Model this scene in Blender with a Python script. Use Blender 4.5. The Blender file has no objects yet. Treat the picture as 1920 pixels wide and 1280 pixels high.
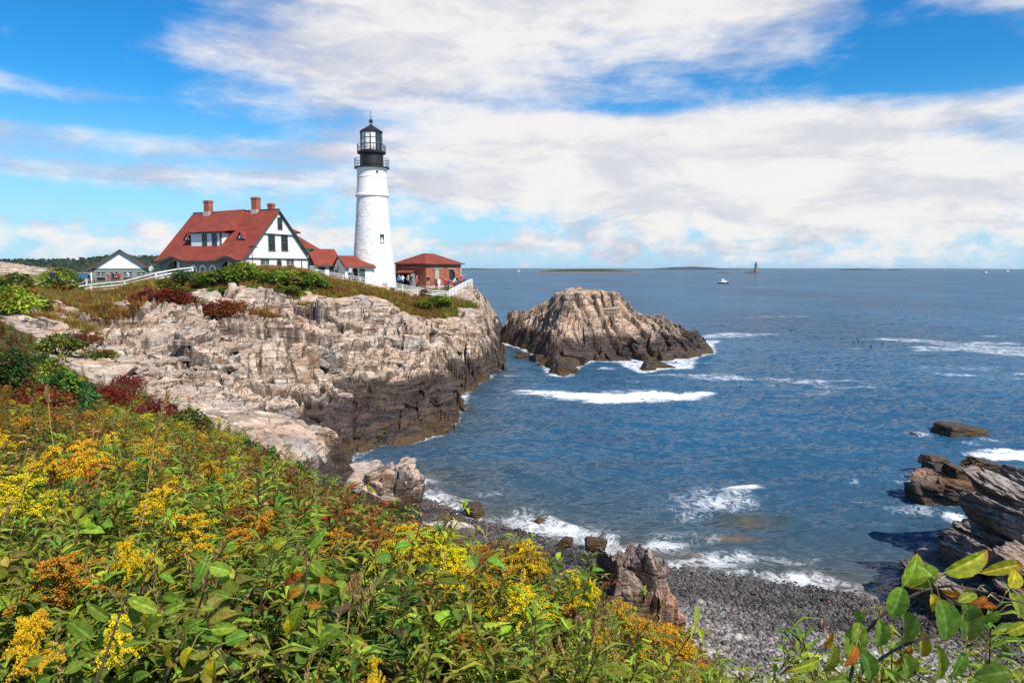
import bpy, bmesh, math, random
import numpy as np
from mathutils import Vector, Matrix

# ------------------------------------------------------------------ camera, sky, sun, exposure
SC = bpy.context.scene
COL = SC.collection
F_PX, CAM_H = 1330.0, 12.0
PITCH = math.atan(136.0 / F_PX)
cam_data = bpy.data.cameras.new("camera")
cam_data.sensor_width = 36.0
cam_data.lens = 36.0 * F_PX / 1920.0
cam_data.clip_start = 0.05
cam_data.clip_end = 60000.0
cam = bpy.data.objects.new("camera", cam_data)
cam.location = (0, 0, CAM_H)
cam.rotation_euler = (math.pi / 2 - PITCH, 0, 0)
COL.objects.link(cam)
SC.camera = cam
SC.render.engine = 'CYCLES'
SC.cycles.max_bounces = 6
SC.cycles.diffuse_bounces = 3
SC.cycles.glossy_bounces = 2
SC.cycles.transmission_bounces = 4
SC.cycles.volume_bounces = 0
SC.cycles.transparent_max_bounces = 8
SC.cycles.use_denoising = True
SC.view_settings.view_transform = 'Standard'
SC.view_settings.look = 'None'
SC.view_settings.gamma = 1.0
SC.view_settings.exposure = 0.35
SC.view_settings.use_curve_mapping = False

SUN_EL, SUN_AZ = math.radians(47), math.radians(140)     # azimuth clockwise from +Y (the view direction)
SUN_DIR = Vector((math.sin(SUN_AZ) * math.cos(SUN_EL), math.cos(SUN_AZ) * math.cos(SUN_EL), math.sin(SUN_EL)))
sun_data = bpy.data.lights.new("sun", 'SUN')
sun_data.energy = 4.9
sun_data.angle = math.radians(0.6)
sun_data.color = (1.0, 0.95, 0.87)
sun = bpy.data.objects.new("sun", sun_data)
sun.rotation_euler = SUN_DIR.to_track_quat('Z', 'Y').to_euler()
sun.location = (0, 0, 60)
COL.objects.link(sun)

world = bpy.data.worlds.new("World")
SC.world = world
world.use_nodes = True


class NT:
    """A short way to write node trees."""
    def __init__(self, tree):
        self.t = tree
        self.n = tree.nodes
        self.l = tree.links

    def node(self, kind, **kw):
        nd = self.n.new(kind)
        for k, v in kw.items():
            setattr(nd, k, v)
        return nd

    def put(self, sock, v):
        if isinstance(v, bpy.types.NodeSocket):
            self.l.new(v, sock)
        elif v is not None:
            if sock.type == 'RGBA' and isinstance(v, (tuple, list)) and len(v) == 3:
                v = (*v, 1.0)
            sock.default_value = v

    def math(self, op, a, b=None, c=None, clamp=False):
        nd = self.node('ShaderNodeMath', operation=op)
        nd.use_clamp = clamp
        self.put(nd.inputs[0], a)
        if b is not None:
            self.put(nd.inputs[1], b)
        if c is not None:
            self.put(nd.inputs[2], c)
        return nd.outputs[0]

    def vmath(self, op, a, b=None):
        nd = self.node('ShaderNodeVectorMath', operation=op)
        self.put(nd.inputs[0], a)
        if b is not None:
            self.put(nd.inputs[1], b)
        return nd.outputs[0]

    def mix(self, f, a, b, blend='MIX'):
        nd = self.node('ShaderNodeMix', data_type='RGBA', blend_type=blend)
        self.put(nd.inputs[0], f)
        self.put(nd.inputs[6], a)
        self.put(nd.inputs[7], b)
        return nd.outputs[2]

    def ramp(self, f, lo, hi, a=0.0, b=1.0, smooth=True):
        nd = self.node('ShaderNodeMapRange')
        nd.interpolation_type = 'SMOOTHSTEP' if smooth else 'LINEAR'
        self.put(nd.inputs[0], f)
        for i, v in enumerate((lo, hi, a, b)):
            self.put(nd.inputs[i + 1], v)
        return nd.outputs[0]

    def noise(self, vec, scale=5.0, detail=4.0, rough=0.55, distort=0.0):
        nd = self.node('ShaderNodeTexNoise')
        if vec is not None:
            self.put(nd.inputs['Vector'], vec)
        nd.inputs['Scale'].default_value = scale
        nd.inputs['Detail'].default_value = detail
        nd.inputs['Roughness'].default_value = rough
        nd.inputs['Distortion'].default_value = distort
        return nd.outputs[0]

    def voronoi(self, vec, scale=5.0, feature='F1', out=0):
        nd = self.node('ShaderNodeTexVoronoi', feature=feature)
        if vec is not None:
            self.put(nd.inputs['Vector'], vec)
        nd.inputs['Scale'].default_value = scale
        return nd.outputs[out]

    def mapping(self, vec, loc=(0, 0, 0), rot=(0, 0, 0), scale=(1, 1, 1)):
        nd = self.node('ShaderNodeMapping')
        self.put(nd.inputs[0], vec)
        nd.inputs[1].default_value = loc
        nd.inputs[2].default_value = rot
        nd.inputs[3].default_value = scale
        return nd.outputs[0]

    def sep(self, vec):
        nd = self.node('ShaderNodeSeparateXYZ')
        self.put(nd.inputs[0], vec)
        return nd.outputs

    def comb(self, x, y, z):
        nd = self.node('ShaderNodeCombineXYZ')
        for i, v in enumerate((x, y, z)):
            self.put(nd.inputs[i], v)
        return nd.outputs[0]


SKY_K = (0.032, 0.098, 0.120)
world.cycles.sampling_method = 'MANUAL'
world.cycles.sample_map_resolution = 512


def build_sky():
    w = NT(world.node_tree)
    w.n.clear()
    out = w.node('ShaderNodeOutputWorld')
    bg = w.node('ShaderNodeBackground')
    w.l.new(bg.outputs[0], out.inputs[0])
    sky = w.node('ShaderNodeTexSky', sky_type='NISHITA')
    sky.sun_disc = False
    sky.sun_elevation = SUN_EL
    sky.sun_rotation = SUN_AZ
    sky.air_density = 1.0
    sky.dust_density = 0.3
    sky.ozone_density = 3.0
    hs = w.node('ShaderNodeHueSaturation')
    hs.inputs['Saturation'].default_value = 1.30
    hs.inputs['Value'].default_value = 1.0
    w.l.new(sky.outputs[0], hs.inputs['Color'])
    blue = hs.outputs[0]
    tc = w.node('ShaderNodeTexCoord')
    d = tc.outputs['Generated']
    x, y, z = w.sep(d)
    az = w.math('ARCTAN2', x, y)
    el = w.math('ARCSINE', z)
    # where the clouds of that day stood: azimuth, elevation, widths (radians), amount
    banks = [(0.10, 0.37, 0.30, 0.085, 0.62), (0.30, 0.35, 0.17, 0.07, 0.50), (-0.22, 0.345, 0.20, 0.06, 0.36), (-0.33, 0.29, 0.16, 0.05, 0.22),
             (-0.10, 0.265, 0.17, 0.06, 0.34), (-0.02, 0.20, 0.18, 0.04, 0.30),
             (0.27, 0.165, 0.20, 0.050, 0.95), (0.10, 0.11, 0.22, 0.04, 0.45), (0.56, 0.12, 0.22, 0.035, 0.55),
             (0.40, 0.075, 0.30, 0.030, 0.50), (-0.05, 0.165, 0.22, 0.03, 0.30),
             (0.64, 0.335, 0.12, 0.03, 0.66), (0.74, 0.275, 0.14, 0.026, 0.66), (0.70, 0.185, 0.12, 0.014, 0.42), (0.34, 0.045, 0.36, 0.03, 0.36), (0.10, 0.075, 0.2, 0.02, 0.2),
             (-0.40, 0.265, 0.11, 0.035, 0.26), (-0.64, 0.205, 0.14, 0.012, 0.48), (-0.50, 0.155, 0.26, 0.012, 0.44),
             (-0.48, 0.118, 0.32, 0.012, 0.42), (-0.27, 0.10, 0.22, 0.02, 0.26), (-0.62, 0.040, 0.22, 0.018, 0.55), (-0.25, 0.045, 0.12, 0.016, 0.45),
             (0.0, 0.03, 0.22, 0.010, 0.30),
             (-0.62, 0.31, 0.26, 0.075, -0.55), (0.46, 0.232, 0.27, 0.024, -0.62), (0.17, 0.212, 0.10, 0.010, -0.45),
             (0.47, 0.30, 0.05, 0.05, -0.34), (0.56, 0.275, 0.10, 0.014, -0.25), (-0.45, 0.225, 0.14, 0.02, -0.2), (-0.60, 0.18, 0.2, 0.010, -0.25), (-0.02, 0.062, 0.24, 0.018, -0.40), (-0.6, 0.085, 0.22, 0.016, -0.25)]
    tot = None
    for a0, e0, sa, se, amp in banks:
        p = w.math('MULTIPLY_ADD', az, 1.0 / sa, -a0 / sa)
        q = w.math('MULTIPLY_ADD', el, 1.0 / se, -e0 / se)
        r2 = w.math('MULTIPLY_ADD', p, p, w.math('MULTIPLY', q, q))
        g = w.math('POWER', 0.5, r2)
        tot = w.math('MULTIPLY_ADD', g, amp, tot if tot is not None else 0.0)
    # wide torn masses, drawn out along the horizon
    n1 = w.noise(w.mapping(d, scale=(1, 1, 2.6)), 3.6, 6, 0.62, 0.25)
    n2 = w.noise(w.mapping(d, loc=(3, 1, 7), scale=(1, 1, 2.0)), 16.0, 6, 0.62, 0.4)
    n3 = w.noise(w.mapping(d, loc=(9, 4, 2), scale=(1, 1, 7.5)), 5.0, 5, 0.62, 0.3)
    base = w.math('MULTIPLY_ADD', n1, 1.05, w.math('MULTIPLY_ADD', n2, 0.70, w.math('MULTIPLY', n3, 0.9)))
    puff = w.math('MULTIPLY', w.math('SUBTRACT', w.noise(w.mapping(d, loc=(1, 6, 3), scale=(1, 1, 1.5)), 26.0, 5, 0.6, 0.2), 0.5), w.ramp(el, 0.03, 0.14, 2.4, 0.2))
    base = w.math('ADD', base, puff)
    dens = w.math('ADD', w.math('ADD', base, -1.35), tot)
    mask = w.ramp(dens, -0.14, 0.70)
    # thick cloud: a little grey and blue in its hollows
    n4 = w.noise(w.mapping(d, loc=(5, 8, 1), scale=(1, 1, 3.2)), 6.0, 6, 0.62, 0.3)
    shade = w.ramp(n4, 0.38, 0.58)
    cc = w.mix(shade, (0.40, 0.435, 0.55), (0.72, 0.705, 0.70))
    thick = w.ramp(dens, 0.25, 0.9)
    cc = w.mix(w.math('MULTIPLY', thick, 0.45), cc, (0.76, 0.73, 0.69))
    blue_s = w.vmath('MULTIPLY', blue, SKY_K)
    low = w.ramp(el, -0.04, 0.25, 1.0, 0.0)
    blue_s = w.mix(w.math('MULTIPLY', low, 0.92), blue_s, (0.40, 0.58, 0.76))
    col = w.mix(w.math('MULTIPLY', mask, 0.97), blue_s, cc)
    w.l.new(col, bg.inputs[0])
    bg.inputs[1].default_value = 1.0


build_sky()

# ------------------------------------------------------------------ helpers
R = math.radians
CP, SP = math.cos(PITCH), math.sin(PITCH)


def ray(px, py):
    u, v = (px - 960.0) / F_PX, (640.0 - py) / F_PX
    return u, CP + v * SP, -SP + v * CP


def at(px, py, Y):
    """World point on the line of sight of a photograph pixel, at distance Y north of the viewpoint."""
    d = ray(px, py)
    t = Y / d[1]
    return Vector((d[0] * t, Y, CAM_H + d[2] * t))


def onz(px, py, z=0.0):
    d = ray(px, py)
    t = (z - CAM_H) / d[2]
    return Vector((d[0] * t, d[1] * t, z))


def tag(o, label=None, cat=None, group=None, kind=None):
    for k, v in (("label", label), ("category", cat), ("group", group), ("kind", kind)):
        if v:
            o[k] = v
    return o


def link(o, parent=None):
    COL.objects.link(o)
    if parent is not None:
        o.parent = parent
    return o


def empty(name, loc=(0, 0, 0), rz=0.0, parent=None):
    o = bpy.data.objects.new(name, None)
    o.empty_display_size = 0.3
    o.location = loc
    o.rotation_euler = (0, 0, rz)
    return link(o, parent)


def mesh_np(name, V, Fa, mats=(), smooth=False, attrs=None, mat_idx=None):
    """A mesh from numpy arrays: V (n,3); Fa an (m,3|4) array or a list of face tuples."""
    me = bpy.data.meshes.new(name)
    V = np.asarray(V, dtype=np.float32)
    if isinstance(Fa, np.ndarray):
        m, k = Fa.shape
        me.vertices.add(len(V))
        me.vertices.foreach_set("co", V.ravel())
        me.loops.add(m * k)
        me.loops.foreach_set("vertex_index", Fa.astype(np.int32).ravel())
        me.polygons.add(m)
        me.polygons.foreach_set("loop_start", np.arange(0, m * k, k, dtype=np.int32))
        me.polygons.foreach_set("loop_total", np.full(m, k, dtype=np.int32))
    else:
        me.from_pydata([tuple(map(float, v)) for v in V], [], [tuple(f) for f in Fa])
    me.update(calc_edges=True)
    me.polygons.foreach_set("use_smooth", np.full(len(me.polygons), bool(smooth)))
    for mt in mats:
        me.materials.append(mt)
    if mat_idx is not None:
        me.polygons.foreach_set("material_index", np.asarray(mat_idx, dtype=np.int32))
    if attrs:
        for k, a in attrs.items():
            a = np.asarray(a, dtype=np.float32)
            if a.ndim == 1:
                me.attributes.new(k, 'FLOAT', 'POINT').data.foreach_set("value", a)
            else:
                at_ = me.attributes.new(k, 'FLOAT_COLOR', 'POINT')
                if a.shape[1] == 3:
                    a = np.concatenate([a, np.ones((len(a), 1), np.float32)], 1)
                at_.data.foreach_set("color", a.ravel())
    return me


class MB:
    """Collects boxes, bars, prisms, tubes and lathes; build() links them as one mesh object."""
    def __init__(self):
        self.v, self.f, self.m = [], [], []

    def add(self, vs, fs, mi=0):
        b = len(self.v)
        self.v += [tuple(p) for p in vs]
        self.f += [tuple(i + b for i in f) for f in fs]
        self.m += [mi] * len(fs)
        return self

    def box(self, x0, x1, y0, y1, z0, z1, mi=0):
        vs = [(x, y, z) for z in (z0, z1) for x, y in ((x0, y0), (x1, y0), (x1, y1), (x0, y1))]
        return self.add(vs, [(3, 2, 1, 0), (4, 5, 6, 7), (0, 1, 5, 4), (1, 2, 6, 5), (2, 3, 7, 6), (3, 0, 4, 7)], mi)

    def hexa(self, bottom, top, mi=0):
        return self.add(list(bottom) + list(top), [(3, 2, 1, 0), (4, 5, 6, 7), (0, 1, 5, 4), (1, 2, 6, 5), (2, 3, 7, 6), (3, 0, 4, 7)], mi)

    def prism(self, pts, off, mi=0):
        """pts: a planar polygon of 3-D points; off: the extrusion vector."""
        n = len(pts)
        p = [Vector(q) for q in pts]
        o = Vector(off)
        vs = p + [q + o for q in p]
        fs = [tuple(range(n))[::-1], tuple(range(n, 2 * n))] + [(i, (i + 1) % n, n + (i + 1) % n, n + i) for i in range(n)]
        return self.add(vs, fs, mi)

    def bar(self, a, b, w, h=None, mi=0, up=(0, 0, 1)):
        a, b = Vector(a), Vector(b)
        h = w if h is None else h
        d = (b - a).normalized()
        up = Vector(up)
        if abs(d.dot(up)) > 0.98:
            up = Vector((0, 1, 0))
        s = d.cross(up).normalized()
        t = s.cross(d).normalized()
        vs = [p + s * (i * w / 2) + t * (j * h / 2) for p in (a, b) for i, j in ((-1, -1), (1, -1), (1, 1), (-1, 1))]
        return self.add(vs, [(3, 2, 1, 0), (4, 5, 6, 7), (0, 1, 5, 4), (1, 2, 6, 5), (2, 3, 7, 6), (3, 0, 4, 7)], mi)

    def tube(self, pts, rad, n=6, mi=0, cap=True):
        pts = [Vector(p) for p in pts]
        rads = rad if isinstance(rad, (list, tuple)) else [rad] * len(pts)
        vs, fs = [], []
        for i, p in enumerate(pts):
            d = (pts[min(i + 1, len(pts) - 1)] - pts[max(i - 1, 0)]).normalized()
            a = Vector((0, 0, 1)) if abs(d.z) < 0.9 else Vector((1, 0, 0))
            s = d.cross(a).normalized()
            t = s.cross(d)
            for k in range(n):
                an = 2 * math.pi * k / n
                vs.append(p + (s * math.cos(an) + t * math.sin(an)) * rads[i])
        for i in range(len(pts) - 1):
            for k in range(n):
                k2 = (k + 1) % n
                fs.append((i * n + k, i * n + k2, (i + 1) * n + k2, (i + 1) * n + k))
        if cap:
            fs.append(tuple(range(n))[::-1])
            fs.append(tuple(range((len(pts) - 1) * n, len(pts) * n)))
        return self.add(vs, fs, mi)

    def lathe(self, prof, n=32, c=(0, 0), mi=0, cap=True, a0=0.0):
        vs, fs = [], []
        for r, z in prof:
            for k in range(n):
                an = a0 + 2 * math.pi * k / n
                vs.append((c[0] + r * math.cos(an), c[1] + r * math.sin(an), z))
        for i in range(len(prof) - 1):
            for k in range(n):
                k2 = (k + 1) % n
                fs.append((i * n + k, i * n + k2, (i + 1) * n + k2, (i + 1) * n + k))
        if cap:
            fs.append(tuple(range(n))[::-1])
            fs.append(tuple(range((len(prof) - 1) * n, len(prof) * n)))
        return self.add(vs, fs, mi)

    def mesh(self, name, mats, smooth=False):
        mats = mats if isinstance(mats, (list, tuple)) else [mats]
        me = mesh_np(name, self.v, self.f, mats, smooth, None, self.m)
        return me

    def build(self, name, mats, parent=None, smooth=False, sharp=None):
        o = bpy.data.objects.new(name, self.mesh(name, mats, smooth))
        if smooth and sharp:
            o.data.set_sharp_from_angle(angle=sharp)
        return link(o, parent)


def copy_tree(o, parent=None):
    c = o.copy()
    COL.objects.link(c)
    c.parent = parent
    for ch in list(o.children):
        copy_tree(ch, c)
    return c


# ------------------------------------------------------------------ numpy noise
_rs = np.random.RandomState(11)
PERM = np.concatenate([_rs.permutation(256)] * 3).astype(np.int64)
_ga = _rs.rand(256) * 2 * np.pi
GX, GY = np.cos(_ga), np.sin(_ga)
_g3 = _rs.randn(256, 3)
_g3 /= np.linalg.norm(_g3, axis=1)[:, None]
RND = _rs.rand(4, 256)


def fade(t):
    return t * t * t * (t * (t * 6 - 15) + 10)


def sstep(x, a, b):
    t = np.clip((x - a) / (b - a), 0, 1)
    return t * t * (3 - 2 * t)


def pn2(x, y):
    xi, yi = np.floor(x).astype(np.int64), np.floor(y).astype(np.int64)
    xf, yf = x - xi, y - yi
    xi &= 255
    yi &= 255
    u, v = fade(xf), fade(yf)

    def g(a, b, dx, dy):
        h = PERM[PERM[a & 255] + (b & 255)]
        return GX[h] * dx + GY[h] * dy
    a = g(xi, yi, xf, yf)
    b = g(xi + 1, yi, xf - 1, yf)
    c = g(xi, yi + 1, xf, yf - 1)
    d = g(xi + 1, yi + 1, xf - 1, yf - 1)
    return 1.5 * ((a * (1 - u) + b * u) * (1 - v) + (c * (1 - u) + d * u) * v)


def fbm2(x, y, oct=4, gain=0.5):
    s, a, t = 0.0, 1.0, 0.0
    for i in range(oct):
        s = s + a * pn2(x + 17.3 * i, y - 9.1 * i)
        t += a
        a *= gain
        x, y = x * 2.03, y * 2.03
    return s / t


def pn3(p):
    i = np.floor(p).astype(np.int64)
    f = p - i
    i &= 255
    u = fade(f)
    r = 0
    for dx in (0, 1):
        for dy in (0, 1):
            for dz in (0, 1):
                h = PERM[PERM[PERM[(i[:, 0] + dx) & 255] + ((i[:, 1] + dy) & 255)] + ((i[:, 2] + dz) & 255)]
                g = _g3[h]
                dot = g[:, 0] * (f[:, 0] - dx) + g[:, 1] * (f[:, 1] - dy) + g[:, 2] * (f[:, 2] - dz)
                wt = (u[:, 0] if dx else 1 - u[:, 0]) * (u[:, 1] if dy else 1 - u[:, 1]) * (u[:, 2] if dz else 1 - u[:, 2])
                r = r + wt * dot
    return 1.6 * r


def fbm3(p, oct=4, gain=0.5):
    s, a, t = 0.0, 1.0, 0.0
    for i in range(oct):
        s = s + a * pn3(p + 13.7 * i)
        t += a
        a *= gain
        p = p * 2.03
    return s / t


def worley(x, y, seed=0):
    """Nearest jittered cell: F1, F2, three random numbers per cell, offsets to the cell's centre."""
    xi, yi = np.floor(x).astype(np.int64), np.floor(y).astype(np.int64)
    f1 = np.full(x.shape, 9.0)
    f2 = np.full(x.shape, 9.0)
    idn = np.zeros(x.shape, np.int64)
    ox = np.zeros(x.shape)
    oy = np.zeros(x.shape)
    for dx in (-1, 0, 1):
        for dy in (-1, 0, 1):
            h = PERM[PERM[PERM[(xi + dx) & 255] + ((yi + dy) & 255)] + (seed & 255)]
            cx, cy = xi + dx + 0.1 + 0.8 * RND[0][h], yi + dy + 0.1 + 0.8 * RND[1][h]
            ex, ey = x - cx, y - cy
            dd = np.sqrt(ex * ex + ey * ey)
            near = dd < f1
            f2 = np.where(near, f1, np.minimum(f2, dd))
            ox, oy = np.where(near, ex, ox), np.where(near, ey, oy)
            idn = np.where(near, h, idn)
            f1 = np.where(near, dd, f1)
    return f1, f2, RND[2][idn], RND[3][idn], RND[0][(idn * 7 + 3) & 255], ox, oy


def rbf_fit(P, c=2.0, lam=0.02):
    P = np.asarray(P, float)
    d = np.sqrt(((P[:, None, :2] - P[None, :, :2]) ** 2).sum(-1) + c * c)
    n = len(P)
    A = np.zeros((n + 3, n + 3))
    A[:n, :n] = d - lam * np.eye(n) * 10
    A[:n, n] = A[n, :n] = 1
    A[:n, n + 1:] = P[:, :2]
    A[n + 1:, :n] = P[:, :2].T
    w = np.linalg.solve(A, np.concatenate([P[:, 2], [0, 0, 0]]))

    def ev(x, y):
        r = w[n] + w[n + 1] * x + w[n + 2] * y
        for i in range(n):
            r = r + w[i] * np.sqrt((x - P[i, 0]) ** 2 + (y - P[i, 1]) ** 2 + c * c)
        return r
    return ev


def poly_dist(x, y, P):
    """Distance to a polyline, the parameter of the nearest point and the side (+ = left of travel)."""
    best = np.full(x.shape, 1e9)
    par = np.zeros(x.shape)
    side = np.zeros(x.shape)
    for i in range(len(P) - 1):
        ax, ay, bx, by = P[i][0], P[i][1], P[i + 1][0], P[i + 1][1]
        dx, dy = bx - ax, by - ay
        t = np.clip(((x - ax) * dx + (y - ay) * dy) / (dx * dx + dy * dy), 0, 1)
        ex, ey = x - ax - t * dx, y - ay - t * dy
        d = np.sqrt(ex * ex + ey * ey)
        nb = d < best
        best = np.where(nb, d, best)
        par = np.where(nb, i + t, par)
        side = np.where(nb, np.sign(dx * (y - ay) - dy * (x - ax)), side)
    return best, par, side


def inside(x, y, P):
    """Point in polygon, vectorised."""
    r = np.zeros(x.shape, bool)
    n = len(P)
    for i in range(n):
        ax, ay, bx, by = P[i][0], P[i][1], P[(i + 1) % n][0], P[(i + 1) % n][1]
        if ay == by:
            continue
        c = ((ay > y) != (by > y)) & (x < (bx - ax) * (y - ay) / (by - ay) + ax)
        r ^= c
    return r


def gridded(ev, x0, x1, y0, y1, st):
    """Tabulate a slow function of (x, y) and read it back bilinearly."""
    gx, gy = np.arange(x0, x1 + st, st), np.arange(y0, y1 + st, st)
    G = ev(*np.meshgrid(gx, gy))

    def f(x, y):
        u = np.clip((x - x0) / st, 0, len(gx) - 1.001)
        v = np.clip((y - y0) / st, 0, len(gy) - 1.001)
        i, j = u.astype(int), v.astype(int)
        a, b = u - i, v - j
        return (G[j, i] * (1 - a) + G[j, i + 1] * a) * (1 - b) + (G[j + 1, i] * (1 - a) + G[j + 1, i + 1] * a) * b
    return f
# ------------------------------------------------------------------ materials
def new_mat(name):
    m = bpy.data.materials.new(name)
    m.use_nodes = True
    t = NT(m.node_tree)
    t.n.clear()
    out = t.node('ShaderNodeOutputMaterial')
    return m, t, out


def principled(t, out, color, rough=0.8, spec=0.3, bump=None, bump_s=0.3, bump_d=0.02, metal=0.0):
    p = t.node('ShaderNodeBsdfPrincipled')
    t.put(p.inputs['Base Color'], color)
    t.put(p.inputs['Roughness'], rough)
    t.put(p.inputs['Specular IOR Level'], spec)
    p.inputs['Metallic'].default_value = metal
    if bump is not None:
        b = t.node('ShaderNodeBump')
        b.inputs['Strength'].default_value = bump_s
        b.inputs['Distance'].default_value = bump_d
        t.put(b.inputs['Height'], bump)
        t.l.new(b.outputs[0], p.inputs['Normal'])
    t.l.new(p.outputs[0], out.inputs[0])
    return p


def mat_plain(name, col, rough=0.6, spec=0.3, var=0.12, scale=3.0, bump=0.0, bscale=30.0):
    """Paint or similar: a base colour with slight weathering and a fine relief."""
    m, t, out = new_mat(name)
    pos = t.node('ShaderNodeTexCoord').outputs['Object']
    n = t.noise(pos, scale, 5, 0.6)
    c = t.mix(t.ramp(n, 0.3, 0.7), tuple(v * (1 - var) for v in col), tuple(min(1, v * (1 + var)) for v in col))
    bp = t.noise(pos, bscale, 3, 0.6) if bump else None
    principled(t, out, c, rough, spec, bp, bump, 0.01)
    return m


def mat_rock(name, light, mid, dark, wet_z=2.2, wet_amt=1.0, pink=(0.56, 0.355, 0.235), rot=(0.5, 0.25, 0.5), soil=False, seed=0.0, streak=1.0):
    m, t, out = new_mat(name)
    geo = t.node('ShaderNodeNewGeometry')
    pos = t.vmath('ADD', geo.outputs['Position'], (seed, seed * 0.7, seed * 0.3))
    nbig = t.noise(pos, 0.16, 3, 0.6)
    nmid = t.noise(pos, 0.9, 4, 0.65, 0.3)
    nfin = t.noise(pos, 6.0, 3, 0.7)
    bed = t.mapping(pos, rot=rot, scale=(0.40, 0.60, 4.2))
    nbed = t.noise(bed, 0.9, 4, 0.68, 0.5)
    nbed2 = t.noise(bed, 3.3, 3, 0.65, 0.4)
    c = t.mix(t.ramp(nmid, 0.36, 0.64), mid, light)
    c = t.mix(t.math('MULTIPLY', t.ramp(nbig, 0.49, 0.63), 0.62), c, pink)
    ngr = t.noise(t.vmath('ADD', pos, (13, 71, 9)), 0.28, 3, 0.6)
    c = t.mix(t.math('MULTIPLY', t.ramp(ngr, 0.50, 0.62), 0.42), c, tuple(sum(mid) / 3 * q for q in (1.12, 1.1, 1.08)))
    c = t.mix(t.math('MULTIPLY', t.ramp(nbed, 0.54, 0.66), 0.8 * streak), c, dark)
    c = t.mix(t.math('MULTIPLY', t.ramp(nbed2, 0.57, 0.68), 0.75 * streak), c, tuple(v * 0.5 for v in dark))
    c = t.mix(t.math('MULTIPLY', t.ramp(nfin, 0.60, 0.72), 0.55), c, dark)
    c = t.mix(t.math('MULTIPLY', t.ramp(nfin, 0.42, 0.30), 0.35), c, tuple(min(1, v * 1.25) for v in light))
    vo = t.node('ShaderNodeTexVoronoi', feature='DISTANCE_TO_EDGE')
    t.put(vo.inputs['Vector'], t.vmath('ADD', t.mapping(pos, rot=rot, scale=(0.14, 0.42, 1.9)), t.vmath('MULTIPLY', t.comb(nmid, nbed, nbig), (0.9, 0.9, 0.9))))
    vo.inputs['Scale'].default_value = 0.8
    fis = t.math('MULTIPLY', t.ramp(vo.outputs[0], 0.0, 0.05, 1.0, 0.0), t.ramp(nmid, 0.35, 0.6))
    c = t.mix(t.math('MULTIPLY', fis, 0.6), c, tuple(v * 0.6 for v in dark))
    # shade painted onto the sheer faces, broken up with black lichen and run-off streaks
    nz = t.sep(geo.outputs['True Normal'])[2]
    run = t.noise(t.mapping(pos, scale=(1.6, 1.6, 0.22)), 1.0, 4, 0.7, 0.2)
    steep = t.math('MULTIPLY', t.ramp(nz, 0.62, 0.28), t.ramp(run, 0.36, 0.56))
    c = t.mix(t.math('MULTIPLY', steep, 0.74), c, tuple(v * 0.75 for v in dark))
    # lichen and rust stains
    nst = t.noise(t.vmath('ADD', pos, (31, 7, 3)), 0.45, 4, 0.7)
    c = t.mix(t.math('MULTIPLY', t.ramp(nst, 0.55, 0.66), 0.6), c, (0.23, 0.115, 0.05))
    # the tidal band: dark weed, brown film, wet
    z = t.sep(geo.outputs['Position'])[2]
    zz = t.math('ADD', z, t.math('MULTIPLY', t.math('SUBTRACT', t.noise(pos, 0.22, 4, 0.65), 0.5), -3.8))
    zz = t.math('ADD', zz, t.math('MULTIPLY', t.math('SUBTRACT', nbed, 0.5), -1.6))
    wet = t.math('MULTIPLY', t.ramp(zz, wet_z + 0.4, wet_z - 0.5), wet_amt)
    weed = t.mix(t.ramp(nbed, 0.4, 0.62), (0.026, 0.018, 0.014), (0.085, 0.054, 0.036))
    weed = t.mix(t.ramp(t.math('ADD', zz, t.math('MULTIPLY', nmid, 0.5)), 1.2, 0.4), weed, (0.075, 0.042, 0.012))
    c = t.mix(wet, c, weed)
    rough = t.ramp(wet, 0, 1, 0.9, 0.55)
    if soil:
        veg = t.node('ShaderNodeAttribute', attribute_name='veg').outputs['Fac']
        vg = t.ramp(t.math('ADD', veg, t.math('MULTIPLY', t.math('SUBTRACT', nfin, 0.5), 0.5)), 0.35, 0.6)
        sc = t.mix(t.ramp(t.noise(pos, 1.3, 3, 0.65), 0.35, 0.65), (0.035, 0.040, 0.012), (0.12, 0.085, 0.028))
        lawn = t.node('ShaderNodeAttribute', attribute_name='lawn').outputs['Fac']
        sc = t.mix(lawn, sc, t.mix(t.ramp(nmid, 0.3, 0.7), (0.10, 0.115, 0.035), (0.17, 0.155, 0.06)))
        c = t.mix(vg, c, sc)
    hgt = t.math('ADD', t.math('MULTIPLY_ADD', nbed, 0.7, t.math('MULTIPLY', fis, -0.5)), t.math('ADD', t.math('MULTIPLY', nbed2, 0.45), t.math('MULTIPLY', nfin, 0.35)))
    principled(t, out, c, rough, t.ramp(wet, 0, 1, 0.15, 0.35), hgt, 0.9, 0.16)
    return m


M = {}
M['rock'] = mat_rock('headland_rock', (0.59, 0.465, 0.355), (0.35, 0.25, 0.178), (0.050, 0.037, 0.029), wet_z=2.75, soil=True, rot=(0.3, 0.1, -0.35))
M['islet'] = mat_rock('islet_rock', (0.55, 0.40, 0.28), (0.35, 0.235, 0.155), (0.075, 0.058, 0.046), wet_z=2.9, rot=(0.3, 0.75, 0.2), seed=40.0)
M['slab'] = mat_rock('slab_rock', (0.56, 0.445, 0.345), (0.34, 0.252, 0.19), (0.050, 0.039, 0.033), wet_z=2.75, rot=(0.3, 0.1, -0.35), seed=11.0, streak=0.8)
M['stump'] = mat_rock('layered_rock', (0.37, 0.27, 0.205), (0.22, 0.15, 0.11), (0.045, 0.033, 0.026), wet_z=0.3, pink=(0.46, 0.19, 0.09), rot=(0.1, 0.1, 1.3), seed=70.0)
M['shorerock'] = mat_rock('shore_rock', (0.33, 0.275, 0.23), (0.19, 0.145, 0.115), (0.045, 0.035, 0.030), wet_z=1.2, rot=(0.35, 0.75, 0.3), seed=90.0)
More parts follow.
